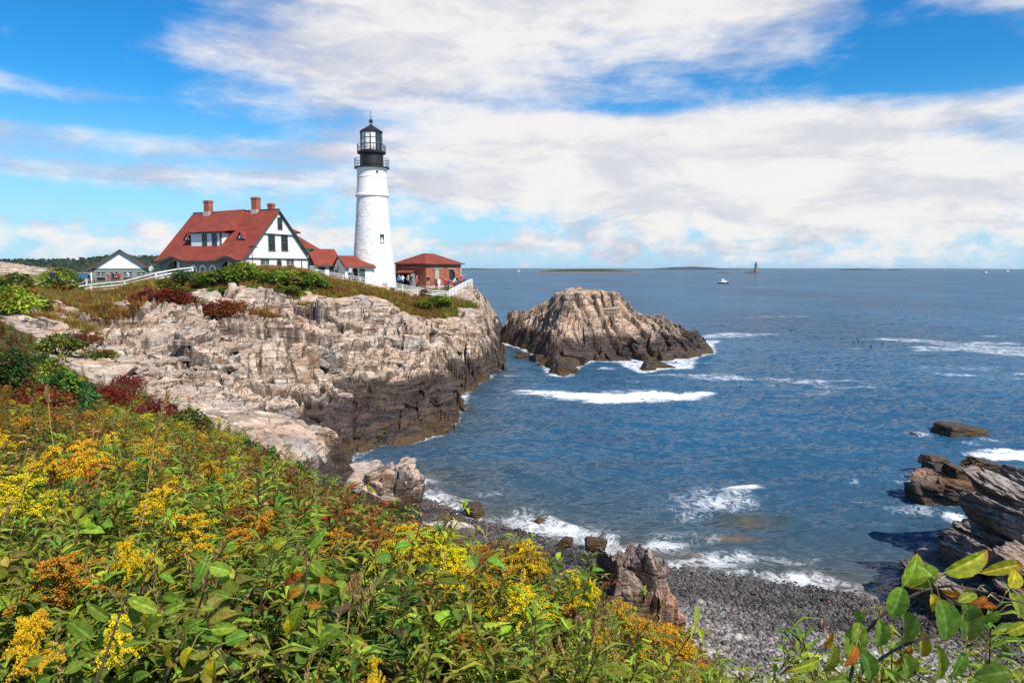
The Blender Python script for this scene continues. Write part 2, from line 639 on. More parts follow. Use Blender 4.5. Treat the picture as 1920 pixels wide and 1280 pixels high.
M['darkrock'] = mat_rock('weedy_rock', (0.135, 0.082, 0.045), (0.08, 0.047, 0.026), (0.03, 0.020, 0.014), wet_z=1.4, rot=(0.3, 0.6, 0.3), seed=120.0)


# ------------------------------------------------------------------ the land
COAST_PX = [(938, 640, 1.6), (940, 660, 1.8), (934, 690, 1.8), (918, 707, 1.3), (882, 726, 1.0), (870, 745, 1.0), (864, 770, 1.1),
            (846, 797, 1.1), (820, 818, 0.9), (760, 831, 0.8), (700, 838, 0.7), (668, 856, 0.6), (640, 872, 0.5), (660, 890, 0.3), (740, 905, 0.2), (790, 932, 0.14),
            (900, 975, 0.12), (1060, 1020, 0.115), (1230, 1060, 0.115), (1400, 1086, 0.115), (1600, 1112, 0.12), (1750, 1140, 0.13)]
COAST = [(-3.0, 150.0), (-1.6, 128.0)]
CSLOPE = [1.6, 1.6]
for px_, py_, sl_ in COAST_PX:
    q_ = onz(px_, py_, 0.0)
    COAST.append((q_.x, q_.y))
    CSLOPE.append(sl_)
COAST += [(22.0, 24.6), (45.0, 20.0)]
CSLOPE += [0.13, 0.13]
CSLOPE = np.array(CSLOPE)
# width of the shingle behind each point of the waterline; 99 where there is no beach
CWIDTH = np.array([0.0 if s_ > 0.4 else 12.0 for s_ in CSLOPE])
CWIDTH[[15, 16, 17, 18, 19, 20]] = (1.0, 2.0, 4.0, 7.5, 10.5, 12.0)

_pts = [  # pixel, pixel, distance -> the lie of the rock as the photograph shows it
    (170, 548, 90), (235, 543, 90), (300, 531, 90), (228, 534, 112), (60, 552, 78), (0, 540, 82), (20, 530, 118), (100, 540, 105),
    (640, 527, 99), (700, 541, 98), (790, 556, 98), (842, 562, 98), (799, 539, 110), (866, 534, 115), (703, 534, 104), (620, 528, 106), (760, 540, 106),
    (480, 547, 86), (400, 556, 85), (560, 556, 88), (650, 562, 90), (720, 567, 91), (800, 590, 92), (860, 575, 95), (890, 556, 101),
    (300, 572, 82), (230, 572, 80), (140, 572, 80), (60, 580, 70),
    (250, 612, 72), (350, 606, 74), (450, 600, 78), (550, 600, 80), (650, 602, 83), (750, 612, 84), (850, 620, 84), (905, 600, 92), (918, 625, 88),
    (130, 620, 66), (200, 650, 58), (300, 655, 60), (400, 640, 68), (500, 640, 71), (600, 650, 71), (700, 660, 71), (800, 662, 72), (885, 660, 78),
    (250, 690, 50), (350, 700, 52), (450, 690, 58), (550, 700, 60), (650, 700, 62), (740, 716, 61), (830, 722, 64),
    (180, 700, 42), (350, 760, 44), (450, 760, 47), (550, 760, 50), (650, 762, 54), (750, 782, 53), (800, 792, 53),
    (430, 802, 40), (500, 832, 39), (560, 832, 43), (620, 842, 45.5), (0, 590, 55), (40, 640, 45)]
CTRL = [tuple(at(*p)) for p in _pts]
CTRL += [(-30, 40, 8.0), (-24, 33, 7.2), (-35.5, 92, 11.6), (-29.5, 106, 11.3), (-50, 101, 10.9), (-42, 112, 11.2), (-56, 95, 9.5), (-62, 104, 9.2), (-52, 92, 9.9), (-45, 88, 10.4), (-60, 120, 9.4),
         (-90, 120, 10), (-90, 90, 10.0), (-70, 60, 10.5), (-50, 40, 10.5), (-25, 130, 8.5), (-60, 140, 8), (-8, 122, 8.2), (-32, 88, 10.7), (-27, 92, 11.0)]
CTRL += [(-3, -4, 11.0), (3, -4, 10.8), (0, 0, 10.35), (-2, 2, 10.25), (2, 2, 9.75), (0, 4, 9.45), (2, 4, 8.7), (-4, 5, 9.8), (3, 5, 8.0), (0, 8, 7.8), (4, 9, 5.6), (-5, 10, 8.7),
         (-10, 12, 8.9), (-4, 14, 7.0), (0, 13, 5.1), (4, 14, 3.0), (-8, 20, 6.4), (-5, 22, 4.7), (-2, 21, 3.3), (3, 19, 2.0), (8, 16, 2.0),
         (9, 10, 3.8), (14, 14, 2.4), (20, 12, 4.0), (16, 4, 7.5), (-14, 20, 7.6), (-18, 12, 9.6), (-20, 25, 7.8), (-11, 26, 5.2), (-7, 27, 3.6), (-15, 32, 5.4), (-12, 36, 3.3), (-8, 34, 2.2),
         (30, 18, 3.0), (-25, 5, 11), (-9, 4, 10.4), (-14, 37, 3.5), (-20, 36, 5.9), (-10, 40, 1.9)]
base_rbf = gridded(rbf_fit(CTRL, c=1.5), -150, 60, -8, 155, 0.5)
LAND_POLY = COAST + [(60, 10), (60, -30), (-160, -30), (-160, 150)]

CREST = [(-70, 62), (-45, 58), (-33, 50), (-27, 41), (-20, 35.5), (-15.5, 32.5), (-12.5, 28.5), (-9.4, 25), (-7.2, 25.5), (-4.2, 25.5), (-2.6, 21), (-1.2, 16), (0.6, 12.5), (2.0, 10), (3.3, 8), (5.5, 6), (9, 4)]


def land(x, y):
    """Height of the land before the rock's relief, distance inland from the waterline, and its slope there."""
    d, par, side = poly_dist(x, y, COAST)
    inland = np.where(inside(x, y, LAND_POLY), 1.0, -1.0)
    sl = np.interp(par, np.arange(len(CSLOPE)), CSLOPE)
    b = base_rbf(x, y)
    cw = np.interp(par, np.arange(len(CSLOPE)), CWIDTH)
    up = np.where(sl > 0.4, sl * d + 0.25 * np.minimum(d, 1), sl * np.minimum(d, cw) + 1.1 * np.maximum(0, d - cw))
    rmp = np.where(inland > 0, up, -np.minimum(2.2, 0.6 * np.maximum(sl, 0.3) * d))
    k = 0.5
    hh = np.clip(0.5 + 0.5 * (rmp - b) / k, 0, 1)
    z = rmp * (1 - hh) + b * hh - k * hh * (1 - hh) * np.where(sl > 0.4, 1, 0.3)
    return np.where(inland > 0, z, np.minimum(z, rmp)), d * inland, sl


def crest_side(x, y):
    d, par, side = poly_dist(x, y, CREST)
    return d * np.where(inside(x, y, CREST + [(60, 4), (60, -30), (-160, -30), (-160, 62)]), 1, -1)           # > 0 on the viewer's side: the planted slope


def relief(x, y, amp, ang=1.15, seed=0, k=1.0, strike=0.28):
    """Fractured, bedded rock: blocks of several sizes, each with its own height and tilt, cracks between."""
    wx = fbm2(x * 0.05 + seed, y * 0.05, 2) * 5.0 + fbm2(x * 0.2 + seed, y * 0.14, 3) * 1.0
    wy = fbm2(x * 0.05 + 40 + seed, y * 0.05 + 9, 2) * 6.0 + fbm2(x * 0.2 + 3, y * 0.14 + seed, 3) * 1.4
    ca, sa = math.cos(strike), math.sin(strike)
    u, v = (x + wx) * ca + (y + wy) * sa, -(x + wx) * sa + (y + wy) * ca
    out = np.zeros_like(x)
    # bedding: great tilted sheets, mostly leaning towards the water, their backs broken off; some sheer fronts
    for per, am, ln, sd in ((10.5, 2.9, 8.0, 3), (3.9, 0.95, 4.2, 8), (1.5, 0.24, 2.2, 13)):
        jn = u / (ln * k) + 0.45 * fbm2(u * 0.08 + sd, v * 0.12, 2)
        ji = np.floor(jn).astype(int)
        jr = RND[1][(ji * 11 + sd) & 255]
        jf = jn - ji
        s = (v + 1.2 * jr * per + 0.22 * per * fbm2(u * 0.2 + sd, v * 0.2, 3)) / (per * k)
        ci = np.floor(s).astype(int)
        fr = s - ci
        hh = RND[3][(ci * 5 + sd + ji * 3) & 255]
        ex = RND[2][(ci * 3 + sd + ji * 7) & 255]
        edge = 0.03 + 0.05 * RND[0][(ci * 9 + sd) & 255]
        face = fr - sstep(fr, 1 - edge, 1.0)
        step = sstep(fr, 0.0, edge) - fr
        turn = (ex > 0.45) * 1.0
        out += am * k * ((0.35 + 0.9 * hh) * (face * (1 - turn) + step * turn * 0.8) - 0.05)
        out -= 0.28 * am * k * (1 - sstep(np.minimum(jf, 1 - jf) * ln, 0.0, 0.16)) * (hh > 0.3)
    # blocks, long in the direction of the joints
    ca, sa = math.cos(ang), math.sin(ang)
    u, v = (x + wx) * ca + (y + wy) * sa, -(x + wx) * sa + (y + wy) * ca
    for su, sv, a, tilt, cr, cw, sd in ((13.0, 5.5, 1.0, 0.9, 0.65, 0.03, 1), (5.6, 2.4, 0.42, 0.55, 0.42, 0.05, 2), (2.3, 1.0, 0.17, 0.24, 0.22, 0.08, 3), (1.0, 0.45, 0.06, 0.09, 0.09, 0.12, 4)):
        f1, f2, r1, r2, r3, ox, oy = worley(u / (su * k) + sd * 7.7, v / (sv * k) + sd * 3.1, sd * 31 + seed)
        out += a * k * (r1 - 0.5) + tilt * k * ((r2 - 0.25) * ox * 1.2 + (r3 - 0.5) * oy * 1.4)
        out -= cr * k * (1 - sstep(f2 - f1, 0.0, cw * 2))
    out += 0.10 * k * fbm2(u * 0.5, v * 1.0, 3)
    return out * amp


def fan(a0, a1, na, ys):
    """A grid in plan that widens with distance: (x, y) arrays and quad indices."""
    tn = np.tan(np.linspace(a0, a1, na))
    Y, T = np.meshgrid(ys, tn, indexing='ij')
    X = T * Y
    nr = len(ys)
    i = np.arange(nr - 1)[:, None] * na + np.arange(na - 1)[None, :]
    Q = np.stack([i, i + 1, i + na + 1, i + na], -1).reshape(-1, 4)
    return X.ravel(), Y.ravel(), Q


def compact(V, Q, keepq, attrs):
    Q = Q[keepq]
    used = np.zeros(len(V), bool)
    used[Q.ravel()] = True
    idx = np.cumsum(used) - 1
    return V[used], idx[Q], {k: a[used] for k, a in attrs.items()}


HOUSE_C = np.array([-35.55, 94.0])
# strips of scrub on the headland (centre x, y, half widths)
VEGS = [(-38, 89.5, 13, 3.6), (-27, 93, 7, 4.0), (-20, 95, 8, 2.6), (-11.5, 93.5, 4.6, 3.4), (-9.0, 96.5, 4.0, 2.2), (-52, 88, 8, 3.5), (-48, 84, 6, 3.4),
        (-58, 78, 9, 9), (-47, 68, 4, 3.0), (-40, 76, 4.5, 1.6), (-62, 66, 9, 8), (-36, 80, 4, 1.8)]


def masks(x, y, z):
    cs = crest_side(x, y)
    nz = fbm2(x * 0.35, y * 0.35, 4)
    veg = sstep(cs + nz * 1.8, -0.3, 0.8) * sstep(z, 1.6, 2.6)
    plate = sstep(y - (101.5 + 0.1 * (x + 20) ** 2 * 0.01), -1.5, 0.5) * sstep(-7.8 - x, 0, 1)
    plate = np.maximum(plate, sstep(-48 - x, 0, 4) * sstep(y, 78, 86))
    lawn = plate.copy()
    rock_l = ((x + 86) / 13) ** 2 + ((y - 118) / 8) ** 2        # a bare hump of rock beyond the shop
    plate *= sstep(rock_l, 0.7, 1.1)
    v2 = np.full_like(x, -1.0)
    for cx, cy, rx, ry in VEGS:
        v2 = np.maximum(v2, 1 - np.sqrt(((x - cx) / rx) ** 2 + ((y - cy) / ry) ** 2))
    v2 = sstep(v2 + nz * 0.35, -0.08, 0.10)
    return np.maximum(np.maximum(veg, plate), v2), lawn, cs


def terrain_h(x, y):
    # a ragged edge: blocks missing from the cliff, noses standing out
    r = worley(x * 0.42 + 3, y * 0.36 + 8, 17)
    r2 = worley(x * 1.1 + 3, y * 0.9 + 8, 19)
    wild = sstep(y, 42, 50) * sstep(-x, -6, -4)
    jx = wild * (1.5 * (r[2] - 0.5) + 0.6 * (r2[2] - 0.5) + 0.6 * fbm2(x * 0.5, y * 0.5, 3))
    jy = wild * (1.2 * (r[3] - 0.5) + 0.5 * (r2[3] - 0.5))
    near = sstep(14 - land(x, y)[1], 0, 8)
    z, dcoast, sl = land(x + jx * near, y + jy * near)
    veg, lawn, cs = masks(x, y, z)
    rocky = (1 - 0.85 * veg) * sstep(sl, 0.16, 0.5) * (1 - 0.8 * sstep(cs, -2.0, 1.0))
    rocky = np.where((x < -9) & (cs < 0), np.maximum(rocky, (1 - 0.85 * veg)), rocky)
    amp = rocky * (0.55 + 0.45 * sstep(z, 0.5, 3.0)) * sstep(dcoast, -1.0, 0.6)
    amp = amp * sstep(-cs, 0.5, 4.0) * (0.48 + 0.52 * sstep(y, 41, 54)) * (1 - 0.88 * sstep(-x, 37, 42) * sstep(y, 70, 77))
    rel = relief(x, y, amp)
    rim = np.maximum(sstep(y, 78, 87), sstep(cs, -9, -3) * 0.4)
    z2 = z + np.where(rel > 0, rel * (1 - 0.82 * rim), rel)
    hump = np.clip(1 - (((x + 86) / 15) ** 2 + ((y - 118) / 9) ** 2), 0, 1)
    z2 = z2 + 2.9 * hump ** 0.7 + hump ** 0.5 * relief(x, y, 0.35, seed=5)
    return z2, veg, lawn


def ground_z(x, y):
    z, v, l = terrain_h(np.array([float(x)]), np.array([float(y)]))
    return float(z[0])


def land_sheet(name, parts, mat, smooth):
    VV, QQ, A, n = [], [], {'veg': [], 'lawn': []}, 0
    for (a0, a1, na, ys) in parts:
        X, Y, Q = fan(R(a0), R(a1), na, ys)
        Z, veg, lawn = terrain_h(X, Y)
        V, Q, at_ = compact(np.stack([X, Y, Z], 1), Q, Z[Q].max(1) > -1.0, {'veg': veg, 'lawn': lawn})
        VV.append(V)
        QQ.append(Q + n)
        n += len(V)
        for k in A:
            A[k].append(at_[k])
    o = bpy.data.objects.new(name, mesh_np(name, np.concatenate(VV), np.concatenate(QQ), [mat], smooth, {k: np.concatenate(a) for k, a in A.items()}))
    o['kind'] = 'structure'
    return link(o)


def build_land():
    far = np.concatenate([np.linspace(64, 104, 215)[:-1], np.linspace(104, 150, 60)])
    mid = np.linspace(41, 64, 150)
    near = np.concatenate([np.geomspace(0.6, 28, 90)[:-1], np.linspace(28, 41, 70)])
    tag(land_sheet('headland_terrain', [(-46, 1.2, 600, np.concatenate([mid[:-1], far])), (-46, -12.5, 330, near)], M['rock'], False),
        'pale fractured rock ledges and scrubby slope of the headland')
    near2 = np.concatenate([np.geomspace(0.6, 14, 60)[:-1], np.linspace(14, 41, 150)])
    tag(land_sheet('beach_terrain', [(-12.5, 52, 330, near2)], M['beach'], True), 'grey shingle beach below the planted slope')


def build_beach_mat():
    m, t, out = new_mat('shingle')
    pos = t.node('ShaderNodeNewGeometry').outputs['Position']
    v = t.voronoi(pos, 9.0, 'F1', 1)
    n = t.noise(pos, 2.0, 5, 0.6)
    c = t.mix(t.ramp(n, 0.3, 0.7), (0.06, 0.052, 0.048), (0.15, 0.13, 0.115))
    c = t.mix(0.35, c, t.mix(1.0, v, (0.3, 0.27, 0.25), 'MULTIPLY'))
    z = t.sep(pos)[2]
    wet = t.ramp(t.math('ADD', z, t.math('MULTIPLY', n, -0.4)), 0.45, 0.05)
    c = t.mix(wet, c, (0.028, 0.022, 0.020))
    veg = t.node('ShaderNodeAttribute', attribute_name='veg').outputs['Fac']
    c = t.mix(t.ramp(veg, 0.3, 0.7), c, (0.05, 0.045, 0.018))
    principled(t, out, c, t.ramp(wet, 0, 1, 0.9, 0.35), 0.3, t.math('ADD', t.voronoi(pos, 9.0), t.math('MULTIPLY', n, 0.5)), 0.8, 0.08)
    M['beach'] = m


build_beach_mat()
build_land()
# ------------------------------------------------------------------ rocks
def ico(sub):
    bm = bmesh.new()
    bmesh.ops.create_icosphere(bm, subdivisions=sub, radius=1.0)
    V = np.array([v.co[:] for v in bm.verts])
    Fa = np.array([[v.index for v in f.verts] for f in bm.faces])
    bm.free()
    return V, Fa


ICO = {k: ico(k) for k in (1, 2, 3, 4, 5, 6)}


def rock_geo(seed, dims, sub=4, planes=16, bed=(0, 0, 1), bed_amp=0.08, bed_f=5.0, rough=0.05, boxy=0.5):
    """A broken block: a body cut by random planes, with bedding grooves and grain."""
    rs = np.random.RandomState(seed)
    V, Fa = ICO[sub]
    N = rs.randn(planes, 3)
    N /= np.linalg.norm(N, axis=1)[:, None]
    D = 0.72 + 0.22 * rs.rand(planes)
    bx = np.array([[1, 0, 0], [-1, 0, 0], [0, 1, 0], [0, -1, 0], [0, 0, 1], [0, 0, -1]], float)
    bx += rs.randn(6, 3) * 0.14
    bx /= np.linalg.norm(bx, axis=1)[:, None]
    N = np.concatenate([N, bx])
    D = np.concatenate([D + boxy * 0.25, 0.62 + 0.12 * rs.rand(6)])
    dots = V @ N.T
    r = np.where(dots > 0.05, D[None, :] / np.maximum(dots, 0.05), 9).min(1)
    r = np.minimum(r, 1.35)
    P = V * r[:, None]
    b = np.array(bed, float)
    b /= np.linalg.norm(b)
    q = (P * np.array(dims)).dot(b) / max(dims)
    groove = 0
    for k, (m, a) in enumerate(((1.0, 1.0), (2.3, 0.55), (5.1, 0.3))):
        s = q * bed_f * m * 0.55 + 0.7 * fbm3(P * 1.1 * (1 + 0.5 * k) + seed + 3.3 * k, 3) + 0.35 * np.sin(q * bed_f * m * 0.9 + seed)
        fr = s - np.floor(s)
        h = RND[2][(np.floor(s).astype(int) * 13 + seed + k) & 255]
        on = sstep(fbm3(P * 1.6 + seed * 0.37 + 9 * k, 2), -0.35, 0.2)
        groove = groove + a * ((h - 0.5) * bed_amp * 1.5 - bed_amp * on * (1 - sstep(np.minimum(fr, 1 - fr), 0.0, 0.13)))
    # cross joints
    c2 = np.cross(b, [0.31, 0.62, 0.72])
    s = P.dot(c2 / np.linalg.norm(c2)) * 2.1 + 0.5 * fbm3(P * 1.4 + seed + 21, 2)
    h = RND[1][(np.floor(s).astype(int) * 7 + seed) & 255]
    groove = groove + (h - 0.5) * 0.10
    P = P * (1 + groove)[:, None]
    P = P + V * (rough * fbm3(P * 3.1 + seed * 1.7, 4))[:, None]
    return P * np.array(dims) * 0.72, Fa


def rock_obj(name, loc, dims, seed, mat, rot=(0, 0, 0), parent=None, **kw):
    P, Fa = rock_geo(seed, dims, **kw)
    o = bpy.data.objects.new(name, mesh_np(name, P, Fa, [mat], False))
    o.location = loc
    o.rotation_euler = rot
    return link(o, parent)


# --- the rocky islet off the point: one continuous body with tilted slabs standing out of it
ISL = [(at(*p)) for p in ((1000, 560, 99), (960, 590, 97), (1060, 541, 101), (1110, 538, 102.5), (1150, 547, 103), (1185, 578, 103), (1230, 600, 103), (1270, 625, 103.5), (1300, 640, 104),
                          (1020, 590, 94), (1080, 575, 97), (1130, 590, 98.5), (1180, 620, 98), (1220, 640, 97), (1010, 630, 90), (1060, 630, 92), (1110, 640, 96), (1160, 650, 96.5))]
ISL_C = [tuple(p) for p in ISL] + [(1.0, 108, 5.5), (8, 112, 6), (14, 112, 4.5), (20, 110, 2.5), (5, 106, 8.9), (10, 108, 9.2), (14, 107, 8.2)]
ISL_COAST = []
for px_, py_ in ((925, 612), (934, 640), (985, 655), (1010, 668), (1030, 690), (1040, 703), (1060, 706), (1075, 690), (1110, 676), (1170, 680), (1205, 698), (1230, 692), (1290, 690), (1295, 672), (1334, 662), (1330, 645), (1325, 632)):
    q_ = onz(px_, py_)
    ISL_COAST.append((q_.x, min(q_.y, 118)))
ISL_COAST += [(20, 118), (8, 116), (-1, 120)]


def build_islet():
    ev = rbf_fit(ISL_C, c=1.0)
    X, Y = np.meshgrid(np.arange(-4, 30, 0.11), np.arange(76, 119, 0.13))
    nr, na = X.shape
    X, Y = X.ravel(), Y.ravel()
    i = np.arange(nr - 1)[:, None] * na + np.arange(na - 1)[None, :]
    Q = np.stack([i, i + 1, i + na + 1, i + na], -1).reshape(-1, 4)
    wob = fbm2(X * 0.5, Y * 0.5, 3) * 0.9
    d, par, side = poly_dist(X, Y, ISL_COAST + [ISL_COAST[0]])
    d = d * np.where(inside(X, Y, ISL_COAST), 1, -1) + wob
    b = gridded(ev, -5, 31, 75, 120, 0.4)(X, Y)
    z = np.minimum(b, 1.6 * d + 0.3)
    z = np.where(d > 0, z, 1.2 * d)
    # slabs dipping to the east: sawtooth along the dip
    s = (X * 0.80 + (Y - 90) * 0.34 + fbm2(X * 0.18, Y * 0.18, 3) * 2.0) / 2.1
    fr = s - np.floor(s)
    hh = RND[3][(np.floor(s).astype(int) * 5) & 255]
    saw = (1 - fr) * (0.6 + 0.8 * hh) - 0.7 * (1 - sstep(fr, 0.0, 0.12))
    east = sstep(X, 4, 11)
    amp = sstep(d, 0.0, 1.8)
    z = z + amp * (saw * (0.25 + 0.75 * east) - 0.35 - 0.35 * east) + relief(X, Y, amp * 1.0, ang=0.75, seed=9, k=0.62, strike=1.9) - 0.2 * amp
    z = np.where(z > 8.8, 8.8 + 0.32 * (z - 8.8), z)
    z = np.where(z > 2, 2 + (z - 2) * 0.95, z)
    zg = z.reshape(nr, na)

    def hz(x, y):
        return zg[int(np.clip((y - 76) / 0.13, 0, nr - 1)), int(np.clip((x + 4) / 0.11, 0, na - 1))]
    V = np.stack([X, Y, z], 1)
    keep = z[Q].max(1) > -0.8
    V, Q, _ = compact(V, Q, keep, {})
    root = empty('rocky_islet', (9, 92, 0))
    me = mesh_np('rock_body', V - np.array([9, 92, 0]), Q, [M['islet']], False)
    link(bpy.data.objects.new('rock_body', me), root)
    tag(root, 'large tan rock islet standing in the sea off the point', 'islet')
    rs = random.Random(5)
    for k, (px, py, Y_, dx, dy, dz, ry, rz) in enumerate(((1245, 672, 86, 3.6, 1.6, 1.1, 0.42, 0.2), (1215, 688, 84, 1.5, 1.2, 1.3, 0.5, 0.3), (1310, 648, 101, 2.6, 1.4, 1.1, 0.62, 0.1),
                                                         (1060, 690, 81.5, 2.6, 1.7, 1.2, 0.2, 0.2), (1160, 672, 92.5, 3.0, 1.3, 0.8, 0.25, 0.0), (1280, 612, 104, 2.8, 1.3, 0.9, 0.7, 0.2),
                                                         (1245, 598, 103, 2.8, 1.4, 1.0, 0.75, 0.2), (1135, 560, 100, 3.4, 1.5, 1.2, -0.06, 0.1), (1205, 640, 96, 3.2, 1.2, 0.8, 0.8, 0.2),
                                                         (1075, 655, 88, 3.4, 1.6, 1.3, 0.25, 0.3), (1180, 655, 95, 2.6, 1.2, 0.9, 0.7, 0.1), (1260, 645, 98, 3.0, 1.2, 0.9, 0.65, 0.3),
                                                         (1010, 600, 92, 1.8, 1.4, 1.8, 0.1, 0.5), (980, 620, 95, 1.6, 1.3, 1.6, 0.0, 0.2), (1020, 640, 88, 1.5, 1.3, 1.8, 0.1, 0.1))):
        p = at(px, py, Y_)
        p.z = max(hz(p.x, p.y), 0.2) - 0.15 * dz
        p = p - Vector((9, 92, 0))
        rock_obj('slab', p, (dx, dy, dz), 300 + k, M['islet'], (rs.uniform(-0.2, 0.2), ry, rz), root, sub=5, bed=(0, 0.1, 1), bed_amp=0.05, boxy=0.9)


build_islet()

# --- loose slabs and blocks broken out of the ledges (pieces of the headland)
def build_ledge_slabs():
    head = bpy.data.objects['headland_terrain']
    rs = random.Random(21)
    protos = []
    for k in range(14):
        P, Fa = rock_geo(500 + k, (1.0, 0.8, 0.62), sub=4, bed_amp=0.045, bed_f=3.5, boxy=0.95, rough=0.05)
        protos.append(mesh_np('rock_slab', P, Fa, [M['slab']], False))
    rn = np.random.RandomState(3)
    Y_ = 1 / rn.uniform(1 / 98.0, 1 / 38.0, 3000)
    X_ = Y_ * np.tan(rn.uniform(R(-35), R(-1.5), 3000))
    zz, vg, lw = terrain_h(X_, Y_)
    dc = land(X_, Y_)[1]
    ok = np.where((vg < 0.3) & (zz > 0.2) & (dc > 0.8) & (crest_side(X_, Y_) < -1.5))[0][:290]
    for i in ok:
        s = rs.choice((0.4, 0.5, 0.6, 0.8, 0.9, 1.2, 1.5))
        o = bpy.data.objects.new('rock_slab', rs.choice(protos))
        o.location = (X_[i], Y_[i], zz[i] - 0.16 * s)
        o.scale = (s * rs.uniform(1.0, 1.9), s * rs.uniform(0.8, 1.3), s * rs.uniform(0.4, 0.8))
        o.rotation_euler = (rs.gauss(0.05, 0.2), rs.gauss(0.1, 0.25), 0.45 + rs.gauss(0, 0.45))
        link(o, head)


build_ledge_slabs()

# --- single rocks of the shore
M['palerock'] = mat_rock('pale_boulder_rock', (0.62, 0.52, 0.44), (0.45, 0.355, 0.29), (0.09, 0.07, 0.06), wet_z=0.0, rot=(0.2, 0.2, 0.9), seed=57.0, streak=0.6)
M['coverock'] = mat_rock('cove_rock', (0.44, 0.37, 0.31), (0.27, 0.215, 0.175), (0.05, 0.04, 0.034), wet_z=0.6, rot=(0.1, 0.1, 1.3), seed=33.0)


def plate_rock(name, label, base, plates, mat, rz=0.0, tilt=(0, 0), seed=0, sub=5):
    """A rock of upright or leaning sheets: plates = (across, along, thickness, depth, height) each a piece of its own."""
    root = empty(name, base)
    root.rotation_euler = (tilt[0], tilt[1], rz)
    tag(root, label, 'rock')
    rs = random.Random(seed)
    for k, (x, y, th, dp, h) in enumerate(plates):
        P, Fa = rock_geo(seed * 50 + k, (th, dp, h), sub=sub, bed=(1, 0.1, 0.05), bed_amp=0.03, bed_f=4, rough=0.05, boxy=0.75, planes=22)
        P = P + np.array([x, y, h * 0.36])
        P[:, 0] += 0.10 * fbm2(P[:, 2] * 1.3 + k, P[:, 1] * 1.1, 3) * th * 2
        o = bpy.data.objects.new('rock_sheet', mesh_np('rock_sheet', P, Fa, [mat], False))
        o.rotation_euler = (rs.uniform(-0.06, 0.06), rs.uniform(-0.05, 0.05), rs.uniform(-0.15, 0.15))
        link(o, root)
    return root


q_ = onz(1178, 1178, 1.35)
plate_rock('layered_rock', 'tall upright layered rust brown rock standing on the shingle', (q_.x, q_.y, 0.9),
           [(-1.02, 0.15, 0.5, 1.3, 2.3), (-0.72, 0.0, 0.6, 1.6, 3.05), (-0.40, -0.05, 0.55, 1.7, 2.9), (-0.10, 0.05, 0.6, 1.8, 3.1), (0.22, -0.05, 0.6, 1.8, 2.9), (0.55, 0.1, 0.6, 1.7, 2.7), (0.85, 0.0, 0.55, 1.6, 2.3), (1.12, 0.1, 0.5, 1.5, 1.7), (1.32, 0.0, 0.4, 1.2, 1.1),
            (-0.55, -0.55, 0.7, 0.7, 2.4), (0.15, -0.65, 0.8, 0.8, 1.9), (0.75, -0.5, 0.7, 0.8, 1.8)], M['stump'], 0.15, (0.02, 0.06), 41)
q_ = onz(722, 925, 0.7)
plate_rock('shore_boulder', 'knobbly pale brown boulder at the head of the cove', (q_.x, q_.y, 0.1),
           [(-1.5, 0.1, 0.9, 1.6, 1.3), (-0.95, 0.0, 0.8, 1.9, 1.8), (-0.45, 0.1, 0.8, 2.0, 2.2), (0.1, 0.0, 0.8, 2.0, 2.6), (0.6, 0.1, 0.8, 1.9, 2.9), (1.05, 0.0, 0.7, 1.7, 2.6), (1.4, 0.1, 0.5, 1.3, 1.8), (-0.6, -0.8, 1.0, 0.8, 1.2), (0.4, -0.8, 1.1, 0.9, 1.4)], M['coverock'], -0.2, (0.1, 0.32), 52)
o = rock_obj('shore_boulder', at(662, 905, 38), (3.4, 2.4, 1.3), 53, M['palerock'], (0.1, -0.22, 0.1), sub=5, boxy=0.9, bed_amp=0.03)
tag(o, 'low pale slab leaning on the knobbly boulder by the cove', 'rock')
o = rock_obj('shore_boulder', at(615, 915, 37), (2.6, 2.0, 0.9), 54, M['palerock'], (0.1, -0.15, 0.1), sub=5, boxy=0.9, bed_amp=0.03)
tag(o, 'flat pinkish rock slab at the edge of the green slope', 'rock')
o = rock_obj('shore_boulder', onz(775, 908, 0.2), (0.6, 0.5, 0.9), 55, M['shorerock'], (0, 0.1, 0), sub=4)
tag(o, 'small pointed rock in the wash beside the knobbly boulder', 'rock')
o = rock_obj('shore_boulder', at(600, 868, 42.5), (4.2, 2.4, 1.3), 56, M['darkrock'], (0.0, 0.12, 0.35), sub=5, boxy=0.9, bed_amp=0.04)
tag(o, 'long rusty brown slab running into the cove', 'rock')
q_ = onz(838, 1035, 1.9)
o = rock_obj('pale_boulder', (q_.x, q_.y, 1.75), (1.75, 1.1, 2.6), 61, M['palerock'], (0.0, 0.10, 0.2), sub=6, boxy=0.9, bed_amp=0.02, rough=0.06, planes=26)
tag(o, 'smooth pale squared boulder above the shingle', 'rock')
for k, (px, py, z, s, lab) in enumerate(((1118, 1020, 0.35, 0.62, 'round dark grey boulder at the foam line behind the upright rock'), (1062, 1015, 0.3, 0.42, 'small dark wet stone at the foam line, next to the grey boulder'),
                                        (890, 957, 0.3, 0.7, 'brown wedge shaped stone at the near edge of the cove'), (992, 960, 0.05, 0.3, 'tiny dark stone awash in the cove'),
                                        (1012, 978, 0.1, 0.35, 'smooth brown stone awash off the shingle'))):
    o = rock_obj('shore_stone', onz(px, py, z), (s * 1.4, s, s * 0.85), 70 + k, M['shorerock'], (0, 0, k), sub=4, boxy=0.2, bed_amp=0.02)
    tag(o, lab, 'stone')
